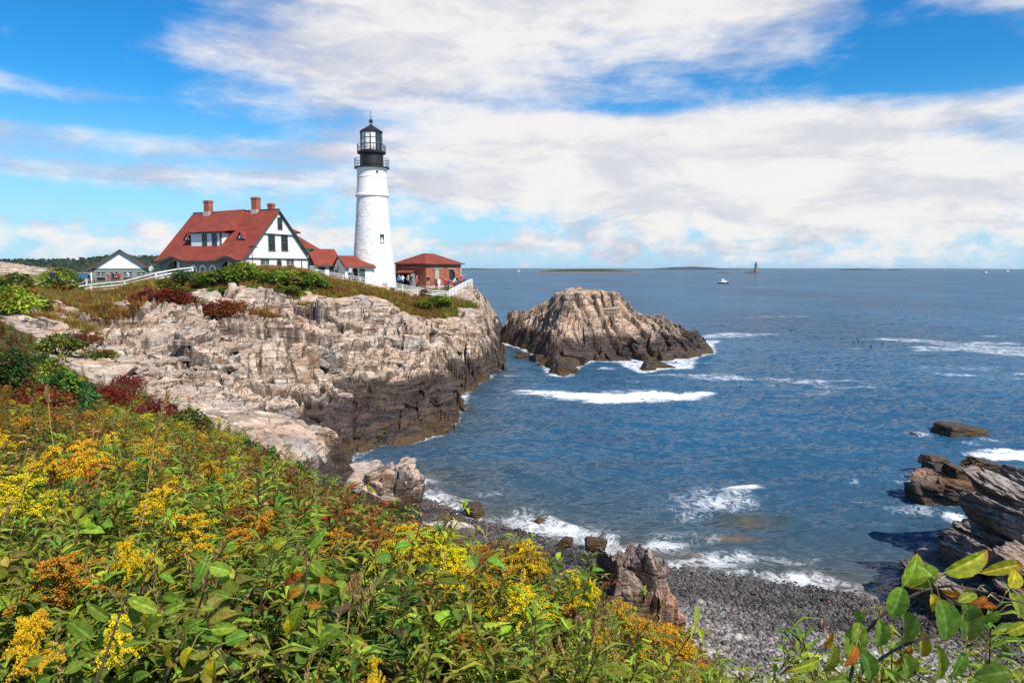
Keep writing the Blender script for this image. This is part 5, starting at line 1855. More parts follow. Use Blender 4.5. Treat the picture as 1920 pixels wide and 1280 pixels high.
POSES = [body_mesh('person', {}), body_mesh('person', {'stride': 0.2, 'arml': (.26, .12, 1.14, .24, .10, .90), 'armr': (.26, -.06, 1.15, .22, -.22, 1.0)}),
         body_mesh('person', {'arml': (.25, -.06, 1.16, .12, -.28, 1.22), 'armr': (.25, -.06, 1.16, .10, -.28, 1.25)}), body_mesh('person', {'lean': 0.35, 'armr': (.25, -.1, 1.15, .15, -.32, 1.08)})]
_cm = {}


def cloth(c):
    if c not in _cm:
        _cm[c] = mat_plain('cloth', c, 0.9, 0.1, 0.15, 12)
    return _cm[c]


SKIN = mat_plain('skin', (0.50, 0.28, 0.19), 0.6, 0.3, 0.05)
HAIR = [mat_plain('hair', c, 0.8, 0.2, 0.2) for c in ((0.05, 0.03, 0.02), (0.35, 0.32, 0.30), (0.14, 0.08, 0.04))]
WHT, BLK, RED, PNK, NVY, GRY, TAN, BLU = (0.70, 0.70, 0.70), (0.02, 0.02, 0.025), (0.40, 0.03, 0.03), (0.75, 0.10, 0.20), (0.03, 0.045, 0.14), (0.2, 0.2, 0.21), (0.42, 0.33, 0.22), (0.10, 0.2, 0.45)
PEOPLE = [  # px, foot py, distance, top, trousers, hair, pose, heading, label
    (13, 541, 78, RED, GRY, 0, 0, 3.0, 'person in a dark red jacket standing on the lawn'),
    (97, 530, 104, NVY, BLK, 0, 3, 0.5, 'person in navy sitting forward at the foot of the bare rock'),
    (103, 530, 104.5, BLK, NVY, 2, 0, 0.2, 'person in black beside the navy figure at the bare rock'),
    (168, 534, 104, BLK, BLK, 0, 1, 2.0, 'person in black walking at the corner of the hut'),
    (176, 534, 103, GRY, BLK, 2, 1, 2.4, 'person in grey walking at the corner of the hut'),
    (205, 533, 101, PNK, GRY, 0, 3, 0.0, 'person in bright pink in front of the hut windows'),
    (213, 533, 101.5, BLK, NVY, 0, 3, 0.8, 'person in black beside the pink figure at the hut'),
    (224, 532, 103, RED, BLK, 2, 0, 0.3, 'person in dark red before the middle hut windows'),
    (241, 531, 103, WHT, BLU, 0, 3, 0.0, 'person in white before the right end of the hut'),
    (283, 520, 98, WHT, GRY, 1, 3, 1.0, 'person in white behind the top of the white fence'),
    (631, 518, 100.5, GRY, BLK, 0, 0, 0.0, 'person in grey behind the fence below the first shed'),
    (643, 520, 100, NVY, GRY, 2, 3, 2.0, 'person in navy leaning behind the fence between the sheds'),
    (652, 523, 99, BLK, NVY, 0, 2, 0.5, 'person in black by the gable of the low shed'),
    (657, 524, 98.6, WHT, BLK, 1, 0, 0.0, 'person in white by the dark doorway of the low shed'),
    (661, 524, 98.8, BLK, GRY, 0, 0, 1.0, 'person in black in front of the low shed doorway'),
    (672, 526, 98.8, GRY, NVY, 2, 2, 2.2, 'person in grey before the green shed door'),
    (749, 537, 104, BLU, BLK, 1, 0, 0.4, 'person in blue at the foot of the tower by the brick house'),
    (755, 537.5, 103, WHT, BLK, 0, 2, 0.0, 'person in white among the group at the brick house door'),
    (766, 537, 104, TAN, BLK, 1, 0, 0.0, 'person in tan before the dark doorway of the brick house'),
    (771, 537, 104, BLK, NVY, 0, 2, 0.7, 'person in black next to the green porch wall'),
    (782, 539, 103, PNK, BLK, 1, 0, 1.6, 'white haired person in bright pink by the brick wall'),
    (803, 539, 103, BLK, TAN, 1, 0, 0.0, 'person in black top and tan trousers at the brick house corner'),
    (818.5, 543, 101.5, BLK, BLK, 0, 0, 0.0, 'person all in black under the shuttered window'),
    (823, 543.5, 101, WHT, WHT, 0, 0, 0.3, 'person all in white under the shuttered window'),
    (835.5, 545, 101, RED, BLK, 1, 0, 0.0, 'person in red at the corner of the cliff fence'),
    (840, 546, 100, NVY, BLK, 0, 3, 1.2, 'person in navy leaning on the corner of the cliff fence'),
    (851, 541, 105.5, WHT, BLK, 0, 3, 1.2, 'person in white leaning on the cliff fence, nearest the corner'),
    (855, 539, 107.5, BLK, NVY, 2, 3, 1.2, 'person in black leaning on the cliff fence'),
    (859, 537.5, 109.5, GRY, BLK, 1, 3, 1.3, 'person in grey leaning on the cliff fence'),
    (863, 536, 111.5, RED, BLK, 0, 3, 1.2, 'person in red leaning on the cliff fence'),
    (867, 534.5, 113.5, PNK, NVY, 0, 0, 1.2, 'person in pink at the far end of the cliff fence'),
    (871, 533, 115.5, BLU, BLK, 0, 0, 1.2, 'person in blue, farthest along the cliff fence')]
for px, py, Y_, top, tro, hr, ps, hd, lab in PEOPLE:
    o = bpy.data.objects.new('person', POSES[ps])
    p = at(px, py, Y_)
    o.location = p
    o.rotation_euler = (0, 0, hd)
    o.scale = (1.05, 1.05, 1.02)
    link(o)
    for k, mt in enumerate((cloth(tro), cloth(top), SKIN, HAIR[hr])):
        o.material_slots[k].link = 'OBJECT'
        o.material_slots[k].material = mt
    tag(o, lab, 'person', 'visitors about the lighthouse')

# a dark bench and a litter bin on the lawn
p_ = at(54, 541, 90)
bn = empty('bench', p_, R(20))
tag(bn, 'dark green bench on the lawn near the roped path', 'bench')
MB().box(-0.6, 0.6, -0.2, 0.25, 0.42, 0.48).build('seat', M['green'], bn)
MB().box(-0.6, 0.6, 0.22, 0.28, 0.5, 1.0).build('backrest', M['green'], bn)
for sx in (-0.5, 0.5):
    MB().box(sx - 0.04, sx + 0.04, -0.18, 0.26, -0.2, 0.42).build('leg', M['iron'], bn)
# ------------------------------------------------------------------ far things
M['hull'] = mat_plain('navy_hull', (0.02, 0.025, 0.05), 0.3, 0.5)
M['boatwhite'] = mat_plain('white_gelcoat', (0.8, 0.8, 0.8), 0.3, 0.5, 0.03)


def build_boat(name, label, loc, length, rz):
    root = empty(name, loc, rz)
    tag(root, label, 'boat')
    n = 14
    vs, fs = [], []
    for i in range(n):
        s = i / (n - 1)
        x = (s - 0.5) * length
        hw = length * 0.15 * (1 - max(0, (s - 0.55) / 0.45) ** 2.2)
        dk = length * (0.095 + 0.06 * s * s)
        vs += [(x, -hw, dk), (x, -hw * 0.85, -0.3), (x, hw * 0.85, -0.3), (x, hw, dk)]
    for i in range(n - 1):
        for k in range(3):
            a = i * 4 + k
            fs.append((a, a + 1, a + 5, a + 4))
        fs.append((i * 4 + 3, i * 4, i * 4 + 4, i * 4 + 7))
    fs += [(0, 3, 2, 1)]
    MB().add(vs, fs).build('hull', M['hull'], root)
    L = length
    MB().box(-0.5 * L, 0.42 * L, -0.155 * L, 0.155 * L, 0.105 * L, 0.12 * L).build('gunwale', M['boatwhite'], root)
    MB().hexa([(-0.2 * L, -0.12 * L, 0.1 * L), (0.28 * L, -0.10 * L, 0.12 * L), (0.28 * L, 0.10 * L, 0.12 * L), (-0.2 * L, 0.12 * L, 0.1 * L)],
              [(-0.2 * L, -0.11 * L, 0.26 * L), (0.12 * L, -0.09 * L, 0.26 * L), (0.12 * L, 0.09 * L, 0.26 * L), (-0.2 * L, 0.11 * L, 0.26 * L)]).build('cabin', M['boatwhite'], root)
    MB().box(-0.12 * L, 0.10 * L, -0.115 * L, 0.115 * L, 0.19 * L, 0.235 * L).build('cabin_window', M['glass'], root)
    MB().box(-0.3 * L, 0.02 * L, -0.11 * L, 0.11 * L, 0.34 * L, 0.365 * L).build('hard_top', M['boatwhite'], root)
    for x in (-0.28, 0.0):
        for y in (-0.1, 0.1):
            MB().bar((x * L, y * L, 0.2 * L), (x * L, y * L, 0.35 * L), 0.08).build('strut', M['boatwhite'], root)
    MB().box(-0.22 * L, -0.05 * L, -0.10 * L, 0.10 * L, 0.26 * L, 0.30 * L).build('flybridge', M['boatwhite'], root)


build_boat('motor_boat', 'white motor cruiser with dark hull trailing a wake', onz(1357, 531), 9.6, R(12))
q_ = onz(1849, 512.5)
build_boat('motor_boat', 'tiny white motor boat far out near the horizon', q_, 14, R(5))
for px, py, lab in ((973, 508, 'tiny white sail between the headland and the low island'), (1890, 506, 'tiny sail on the horizon at the far right')):
    q_ = onz(px, 509.5)
    sb = empty('sailing_boat', q_)
    tag(sb, lab, 'sailing boat')
    MB().hexa([(-4, -1.2, -0.5), (4, -.6, -0.5), (4, .6, -0.5), (-4, 1.2, -0.5)], [(-4.5, -1.4, 1.2), (5.5, -0.3, 1.5), (5.5, 0.3, 1.5), (-4.5, 1.4, 1.2)]).build('hull', M['boatwhite'], sb)
    MB().tube([(0.5, 0, 1), (0.5, 0, 14)], 0.12, 6).build('mast', M['boatwhite'], sb)
    MB().prism([(0.3, 0, 2.2), (-4, 0, 2.2), (0.3, 0, 13.5)], (0, 0.08, 0)).build('sail', M['boatwhite'], sb)

# the far granite lighthouse on its ledge
FZ = onz(1417, 511.8)
FY = FZ.y
M['granite'] = mat_plain('weathered_granite', (0.20, 0.135, 0.085), 0.9, 0.2, 0.3, 0.25)


def fz(py):
    return at(1417, py, FY).z


def frr(w):
    return w / F_PX * FY / 2


far = empty('far_lighthouse', (FZ.x, FY, 0))
tag(far, 'distant brown granite lighthouse on a sea ledge', 'lighthouse')
MB().lathe([(frr(7.2), 0), (frr(6.2), fz(505)), (frr(5.2), fz(499)), (frr(4.8), fz(495.2)), (frr(5.4), fz(495)), (frr(5.4), fz(494.5))], 24).build('tower', M['granite'], far, True, R(30))
MB().lathe([(frr(3.0), fz(494.6)), (frr(3.0), fz(492.7)), (frr(3.6), fz(492.6))], 16).build('watch_room', M['iron'], far)
MB().lathe([(frr(2.0), fz(492.7)), (frr(2.0), fz(491.4))], 12).build('lantern', M['boatwhite'], far)
MB().lathe([(frr(3.0), fz(491.4)), (frr(0.8), fz(490.2)), (0.1, fz(489.6))], 12).build('lantern_roof', M['iron'], far)
px0 = (1397 - 1417) / F_PX * FY
MB().box(px0, 0, -1.5, 1.5, fz(507.4), fz(506.8)).build('pier_deck', M['granite'], far)
for k in range(5):
    x = px0 * (0.15 + 0.2 * k)
    MB().box(x - 0.8, x + 0.8, -1.5, 1.5, -1, fz(507.4)).build('pier_leg', M['granite'], far)


def low_island(name, label, pxs, tops, base_py, depth, mat, seed, rough=0.15, cat='island'):
    """A long low island: an uneven ridge with shelving sides, standing in the sea."""
    q = onz((pxs[0] + pxs[-1]) / 2, base_py)
    Y0 = q.y
    n, m = 160, 16
    px = np.linspace(pxs[0], pxs[-1], n)
    tp = np.interp(px, pxs, tops)
    X = (px - 960) / F_PX * Y0
    H = (base_py - tp) / F_PX * Y0
    H = np.maximum(0, H * (1 + rough * fbm2(px * 0.25 + seed, px * 0 + seed, 4) * 1.5))
    vs = []
    for j in range(m):
        f = j / (m - 1)
        pr = math.sin(math.pi * f) ** 0.7
        vs.append(np.stack([X, Y0 + (f - 0.25) * depth + 0 * X, H * pr * (1 + rough * fbm2(px * 0.5 + seed, px * 0 + j * 0.7, 3)) - 0.6], 1))
    V = np.concatenate(vs)
    i = np.arange(m - 1)[:, None] * n + np.arange(n - 1)[None, :]
    Q = np.stack([i, i + 1, i + n + 1, i + n], -1).reshape(-1, 4)
    o = bpy.data.objects.new(name, mesh_np(name, V, Q, [mat], False))
    link(o)
    return tag(o, label, cat)


def mat_island(name, top, shore, zshore):
    m, t, out = new_mat(name)
    pos = t.node('ShaderNodeNewGeometry').outputs['Position']
    z = t.sep(pos)[2]
    n = t.noise(pos, 0.06, 4, 0.65)
    c = t.mix(t.ramp(n, 0.35, 0.65), tuple(v * 0.6 for v in top), tuple(v * 1.3 for v in top))
    k = t.ramp(t.math('ADD', z, t.math('MULTIPLY', t.math('SUBTRACT', n, 0.5), zshore * 1.5)), zshore * 1.2, zshore * 0.8)
    c = t.mix(k, c, shore)
    principled(t, out, c, 0.9, 0.1)
    return m


M['isle_near'] = mat_island('wooded_isle', (0.05, 0.06, 0.025), (0.20, 0.15, 0.10), 3.2)
M['isle_far'] = mat_island('far_shore', (0.04, 0.055, 0.035), (0.12, 0.12, 0.10), 3.0)
low_island('low_island', 'long low wooded island with rocky ends behind the islet', [1003, 1015, 1030, 1060, 1085, 1110, 1140, 1165, 1190, 1208], [511, 508.5, 507, 504.8, 504.6, 504.6, 504.8, 506.5, 508.5, 511], 511.4, 260, M['isle_near'], 3)
low_island('sea_ledge', 'thin dark reef awash left of the far granite lighthouse', [1341, 1350, 1358, 1366], [510.8, 509.8, 509.6, 510.8], 511.6, 40, M['darkrock'], 8, 0.4, 'reef')
low_island('sea_ledge', 'dark ledge under the far granite lighthouse', [1398, 1408, 1417, 1425], [511.0, 510.2, 510, 511.2], 511.9, 60, M['darkrock'], 9, 0.3, 'reef')
low_island('low_island', 'dark wooded headland island on the horizon beyond the far lighthouse', [1205, 1245, 1275, 1310, 1335, 1360, 1400], [506, 503.0, 501, 500, 501, 503.5, 506], 506.4, 1200, M['isle_far'], 5)
low_island('low_island', 'small far wooded shore just right of the brick house', [862, 885, 905, 920, 945], [503.5, 502.6, 503.2, 504.2, 506], 506.3, 1200, M['isle_far'], 6)
low_island('low_island', 'small flat islet on the right horizon', [1596, 1610, 1635, 1655], [506, 503.2, 503.4, 506], 506.6, 500, M['isle_far'], 12)
low_island('low_island', 'speck of an islet on the right horizon beside the flat one', [1676, 1683, 1692], [506, 503.8, 506], 506.6, 300, M['isle_far'], 13)
low_island('far_shore', 'faint strip of distant coast along the horizon', [860, 950, 1050, 1150, 1250, 1400, 1500, 1600, 1700, 1800, 1920, 2000], [504.2, 503.4, 503.6, 503.2, 503.4, 502.9, 503.5, 503.3, 503.8, 503.6, 504.4, 504.5], 505.5, 3000, M['isle_far'], 15, 0.1, 'coast')
for k, (px, py, Y_) in enumerate(((1578, 637, 121), (1607, 636, 121), (1610, 642, 117), (1617, 645, 114), (1633, 650, 112), (1654, 645, 115), (1482, 621, 137), (1600, 644, 115))):
    q_ = onz(px, py)
    o = MB()
    o.lathe([(0.02, -0.1), (0.28, 0.0), (0.34, 0.14), (0.2, 0.28), (0.13, 0.42), (0.15, 0.52), (0.03, 0.62)], 8)
    b = o.build('sea_bird', M['dark'], None, True)
    b.location = (q_.x, q_.y, 0.05)
    b.scale = (0.5, 0.34, 0.36)
    tag(b, {0: 'leftmost dark seabird of the group afloat off the islet', 5: 'rightmost dark seabird of the group afloat off the islet', 6: 'lone dark seabird afloat, well apart from the group'}.get(k, 'dark seabird in the middle of the group afloat off the islet'), 'bird', 'seabirds resting on the water')

# the wooded hill across the inlet, and a wet shore of rock below it
M['hillwood'] = mat_island('wood_ground', (0.03, 0.04, 0.015), (0.24, 0.19, 0.15), 2.0)
hill = low_island('wooded_hill', 'ground of the low hill beyond the inlet', [-160, 0, 100, 160, 210, 260, 310, 420, 640, 700], [488, 489, 489, 485, 481, 481, 484, 488, 497, 505], 512, 150, M['hillwood'], 20, 0.08, None)
hill['kind'] = 'structure'
for k in ('category',):
    if k in hill:
        del hill[k]


# ------------------------------------------------------------------ sea haze: thin, even air round the whole place
def build_haze():
    m, t, out = new_mat('haze')
    v = t.node('ShaderNodeVolumePrincipled')
    v.inputs['Color'].default_value = (0.60, 0.82, 1.0, 1)
    v.inputs['Density'].default_value = 2.6e-5
    t.l.new(v.outputs[0], out.inputs['Volume'])
    o = MB().box(-30000, 30000, -400, 29500, -4.0, 75.0).build('haze', m)
    o['kind'] = 'stuff'
    tag(o, 'thin blue sea haze that pales the far islands')


build_haze()
# ------------------------------------------------------------------ plants
def mat_leaf(name='leaf', transl=0.42, rough=0.58, spec=0.16, vary=0.35):
    m, t, out = new_mat(name)
    col = t.node('ShaderNodeAttribute', attribute_name='col').outputs['Color']
    rnd = t.node('ShaderNodeObjectInfo').outputs['Random']
    hs = t.node('ShaderNodeHueSaturation')
    t.put(hs.inputs['Hue'], t.math('MULTIPLY_ADD', rnd, 0.05, 0.475))
    t.put(hs.inputs['Value'], t.math('MULTIPLY_ADD', t.math('FRACT', t.math('MULTIPLY', rnd, 7.31)), vary, 1 - vary / 2))
    hs.inputs['Saturation'].default_value = 1.0
    spot = t.ramp(t.noise(t.node('ShaderNodeNewGeometry').outputs['Position'], 70.0, 2, 0.6), 0.3, 0.7, 0.72, 1.2)
    t.l.new(t.vmath('MULTIPLY', col, t.comb(spot, spot, spot)), hs.inputs['Color'])
    c = hs.outputs[0]
    p = t.node('ShaderNodeBsdfPrincipled')
    t.put(p.inputs['Base Color'], c)
    p.inputs['Roughness'].default_value = rough
    p.inputs['Specular IOR Level'].default_value = spec
    tr = t.node('ShaderNodeBsdfTranslucent')
    t.put(tr.inputs[0], t.mix(0.35, c, (0.30, 0.30, 0.02)))
    mx = t.node('ShaderNodeMixShader')
    mx.inputs[0].default_value = transl
    t.l.new(p.outputs[0], mx.inputs[1])
    t.l.new(tr.outputs[0], mx.inputs[2])
    t.l.new(mx.outputs[0], out.inputs[0])
    return m


M['leaf'] = mat_leaf()
M['floret'] = mat_leaf('floret', 0.25, 0.8, 0.1, 0.25)
M['stalk'] = mat_leaf('stalk', 0.1, 0.7, 0.2, 0.2)


class Geo:
    """Triangles with a colour per vertex, gathered in numpy."""
    def __init__(self):
        self.V, self.F, self.C, self.n = [], [], [], 0

    def add(self, V, Fa, C):
        V = np.asarray(V, float)
        self.V.append(V)
        self.F.append(np.asarray(Fa) + self.n)
        C = np.asarray(C, float)
        self.C.append(np.broadcast_to(C, (len(V), 3)) if C.ndim == 1 else C)
        self.n += len(V)

    def leaves(self, B, D, N, ln, wd, C, fold=0.25, droop=0.0):
        """Folded pointed leaves: base B, direction D, normal N (all (n,3)), length, width, colour."""
        n = len(B)
        D = D / np.linalg.norm(D, axis=1)[:, None]
        S = np.cross(D, N)
        S /= np.maximum(np.linalg.norm(S, axis=1), 1e-6)[:, None]
        U = np.cross(S, D)
        ln, wd = np.asarray(ln)[:, None], np.asarray(wd)[:, None]
        dz = np.array([[0, 0, -1.0]])
        tip = B + D * ln + dz * ln * droop
        if np.mean(wd / ln) < 0.4:
            mid = B + D * ln * 0.45
            L = mid + S * wd / 2 + U * wd * fold
            Rr = mid - S * wd / 2 + U * wd * fold
            V = np.stack([B, L, mid, Rr, tip], 1).reshape(-1, 3)
            k = np.arange(n)[:, None] * 5
            Fa = np.concatenate([k + np.array([[0, 2, 1]]), k + np.array([[0, 3, 2]]), k + np.array([[1, 2, 4]]), k + np.array([[2, 3, 4]])])
            self.add(V, Fa, np.repeat(np.asarray(C, float).reshape(n, 3), 5, 0))
            return
        # broad: three stations so that the outline is oval
        rows = [B]
        for f, w in ((0.22, 0.40), (0.5, 0.5), (0.78, 0.33)):
            m_ = B + D * ln * f + dz * ln * droop * f * f
            rows += [m_ + S * wd * w + U * wd * fold * 2 * w, m_, m_ - S * wd * w + U * wd * fold * 2 * w]
        rows.append(tip)
        V = np.stack(rows, 1).reshape(-1, 3)
        k = np.arange(n)[:, None] * 11
        T = [(0, 2, 1), (0, 3, 2), (1, 2, 5), (1, 5, 4), (2, 3, 6), (2, 6, 5), (4, 5, 8), (4, 8, 7), (5, 6, 9), (5, 9, 8), (7, 8, 10), (8, 9, 10)]
        Fa = np.concatenate([k + np.array([q]) for q in T])
        Cv = np.repeat(np.asarray(C, float).reshape(n, 1, 3), 11, 1)
        Cv[:, [2, 5, 8]] *= 1.3
        self.add(V, Fa, Cv.reshape(-1, 3))

    def blobs(self, P, r, C):
        """Tiny octahedra."""
        n = len(P)
        o = np.array([[1, 0, 0], [0, 1, 0], [-1, 0, 0], [0, -1, 0], [0, 0, 1], [0, 0, -1]], float)
        V = (P[:, None, :] + o[None] * np.asarray(r)[:, None, None]).reshape(-1, 3)
        f = np.array([[0, 1, 4], [1, 2, 4], [2, 3, 4], [3, 0, 4], [1, 0, 5], [2, 1, 5], [3, 2, 5], [0, 3, 5]])
        Fa = (np.arange(n)[:, None, None] * 6 + f[None]).reshape(-1, 3)
        self.add(V, Fa, np.repeat(np.asarray(C, float).reshape(n, 3), 6, 0))

    def tube(self, pts, r0, r1, C, n=4):
        P = np.asarray(pts, float)
        m = len(P)
        T = np.gradient(P, axis=0)
        T /= np.linalg.norm(T, axis=1)[:, None]
        a = np.where(np.abs(T[:, 2:3]) < 0.9, np.array([[0, 0, 1.0]]), np.array([[1.0, 0, 0]]))
        S = np.cross(T, a)
        S /= np.linalg.norm(S, axis=1)[:, None]
        U = np.cross(S, T)
        an = np.arange(n) * 2 * np.pi / n
        rr = np.linspace(r0, r1, m)[:, None, None]
        V = P[:, None] + rr * (S[:, None] * np.cos(an)[None, :, None] + U[:, None] * np.sin(an)[None, :, None])
        i = np.arange(m - 1)[:, None] * n
        k = np.arange(n)[None]
        a_, b_, c_, d_ = i + k, i + (k + 1) % n, i + n + (k + 1) % n, i + n + k
        Fa = np.concatenate([np.stack([a_, b_, c_], -1).reshape(-1, 3), np.stack([a_, c_, d_], -1).reshape(-1, 3)])
        self.add(V.reshape(-1, 3), Fa, C)

    def mesh(self, name, mat):
        return mesh_np(name, np.concatenate(self.V), np.concatenate(self.F), [mat], False, {'col': np.concatenate(self.C)})


def jit(rs, c, n, v=0.25):
    c = np.asarray(c, float)
    return np.clip(c * (1 + v * rs.randn(n, 1)) * (1 + 0.4 * v * rs.randn(n, 3)), 0.002, 1)


def rnd_dirs(rs, n, up=0.0):
    d = rs.randn(n, 3)
    d[:, 2] += up
    return d / np.linalg.norm(d, axis=1)[:, None]


GREEN, OLIVE, DKGREEN, LIME = (0.135, 0.215, 0.028), (0.25, 0.23, 0.036), (0.05, 0.10, 0.026), (0.29, 0.37, 0.036)
RUST, WINE, STRAW, OCHRE, YELL, BROWN = (0.30, 0.095, 0.022), (0.20, 0.028, 0.02), (0.46, 0.33, 0.12), (0.60, 0.31, 0.02), (0.86, 0.60, 0.018), (0.17, 0.085, 0.035)


def g_goldenrod(seed, flower, leaf, h=1.0, dense=1.0, fine=1):
    """Stem, narrow leaves up the stem, a plume of small branches set with florets. Returns three meshes."""
    rs = np.random.RandomState(seed)
    lean = rs.randn(2) * 0.07
    ts = np.linspace(0, 1, 9)
    stem = np.stack([lean[0] * ts ** 2, lean[1] * ts ** 2, ts * h], 1)
    g1 = Geo()
    g1.tube(stem, 0.006, 0.003, jit(rs, (0.10, 0.055, 0.02), 1)[0])
    n = 64
    t = 0.12 + 0.72 * rs.rand(n)
    B = np.stack([np.interp(t, ts, stem[:, i]) for i in range(3)], 1)
    an = rs.rand(n) * 2 * np.pi
    D = np.stack([np.cos(an), np.sin(an), 0.35 + 0.5 * rs.rand(n)], 1)
    C = jit(rs, leaf, n, 0.3)
    old = rs.rand(n) < np.clip(0.75 - 1.6 * t, 0.05, 0.8)
    C[old] = jit(rs, BROWN, n, 0.35)[old]
    g2 = Geo()
    g2.leaves(B, D, np.tile([0, 0, 1.0], (n, 1)), h * (0.075 + 0.07 * rs.rand(n)), h * (0.013 + 0.009 * rs.rand(n)), C, 0.3, 0.25)
    g3 = Geo()
    P, R_, CC = [], [], []
    nb = int(24 * dense)
    for k in range(nb):
        f = k / nb
        z0 = h * (0.74 + 0.24 * f)
        ln = h * 0.235 * (1 - 0.72 * f) * rs.uniform(0.7, 1.25)
        a = rs.rand() * 2 * np.pi
        m = int(34 * (1 - 0.5 * f)) * fine * fine
        s = np.sort(rs.rand(m))
        x0 = [np.interp(z0 / h, ts, stem[:, i]) for i in (0, 1)]
        arc = np.stack([x0[0] + np.cos(a) * ln * s, x0[1] + np.sin(a) * ln * s, z0 + ln * (0.95 * s - 0.75 * s ** 2)], 1)
        P.append(arc + rs.randn(m, 3) * 0.005 * h + np.array([0, 0, 1.0]) * (0.012 * h * rs.rand(m, 1)))
        R_.append((0.0042 + 0.0045 * rs.rand(m)) * h / (1 + 0.55 * (fine - 1)))
        CC.append(jit(rs, flower, m, 0.22))
    P, R_, CC = np.concatenate(P), np.concatenate(R_), np.concatenate(CC)
    g3.blobs(P, R_, CC)
    return g1.mesh('stem', M['stalk']), g2.mesh('foliage', M['leaf']), g3.mesh('flower_plume', M['floret'])


def g_forb(seed, cols, h=0.7, stems=3, n=46, ln=0.085, wd=0.02, twist=0.5):
    rs = np.random.RandomState(seed)
    g = Geo()
    for s in range(stems):
        a0 = rs.rand() * 6.28
        r0 = 0.10 * rs.rand()
        lean = rs.randn(2) * 0.14
        ts = np.linspace(0, 1, 7)
        hh = h * rs.uniform(0.7, 1.1)
        st = np.stack([r0 * math.cos(a0) + lean[0] * ts ** 1.6, r0 * math.sin(a0) + lean[1] * ts ** 1.6, ts * hh], 1)
        g.tube(st, 0.005, 0.0025, jit(rs, (0.12, 0.06, 0.025), 1)[0], 3)
        t = 0.15 + 0.85 * rs.rand(n) ** 0.8
        B = np.stack([np.interp(t, ts, st[:, i]) for i in range(3)], 1)
        an = rs.rand(n) * 6.28
        D = np.stack([np.cos(an), np.sin(an), 0.15 + 0.8 * rs.rand(n)], 1)
        C = jit(rs, cols[rs.randint(len(cols))], n, 0.3)
        o = rs.rand(n) < 0.15
        C[o] = jit(rs, cols[-1], n, 0.3)[o]
        N = np.tile([0, 0, 1.0], (n, 1)) + rs.randn(n, 3) * twist
        g.leaves(B, D, N, ln * (0.7 + 0.7 * rs.rand(n)), wd * (0.7 + 0.6 * rs.rand(n)), C, 0.25, 0.3)
    return g.mesh('undergrowth_plant', M['leaf'])


def g_grass(seed, cols, h=0.55, n=46, spread=0.12, wd=0.006, heads=0):
    rs = np.random.RandomState(seed)
    g = Geo()
    for k in range(n):
        a = rs.rand() * 6.28
        r = spread * math.sqrt(rs.rand())
        out = rs.uniform(0.15, 0.75)
        hh = h * rs.uniform(0.5, 1.1)
        s = np.linspace(0, 1, 5)
        P = np.stack([r * math.cos(a) + math.cos(a) * out * hh * s ** 2 * 0.7, r * math.sin(a) + math.sin(a) * out * hh * s ** 2 * 0.7, hh * (s - 0.30 * out * s ** 3)], 1)
        w = np.array([1, 0.9, 0.7, 0.4, 0.03]) * wd * rs.uniform(0.7, 1.4)
        S = np.array([-math.sin(a), math.cos(a), 0])
        V = np.concatenate([P - S * w[:, None], P + S * w[:, None]])
        Fa = []
        for i in range(4):
            Fa += [(i, i + 1, i + 6), (i, i + 6, i + 5)]
        g.add(V, np.array(Fa), jit(rs, cols[rs.randint(len(cols))], 1, 0.25)[0])
    for k in range(heads):
        a = rs.rand() * 6.28
        s = np.linspace(0, 1, 6)
        hh = h * rs.uniform(1.3, 1.8)
        o = rs.uniform(0.05, 0.3)
        P = np.stack([math.cos(a) * o * s ** 2, math.sin(a) * o * s ** 2, hh * s], 1)
        g.tube(P, 0.0022, 0.0014, STRAW, 3)
        m = 26
        t = 0.82 + 0.18 * rs.rand(m)
        B = np.stack([np.interp(t, s, P[:, i]) for i in range(3)], 1)
        g.leaves(B, np.stack([rs.randn(m) * 0.4, rs.randn(m) * 0.4, np.ones(m)], 1), rs.randn(m, 3), np.full(m, 0.03), np.full(m, 0.007), jit(rs, STRAW, m, 0.2))
    return g.mesh('grass_tuft', M['leaf'])


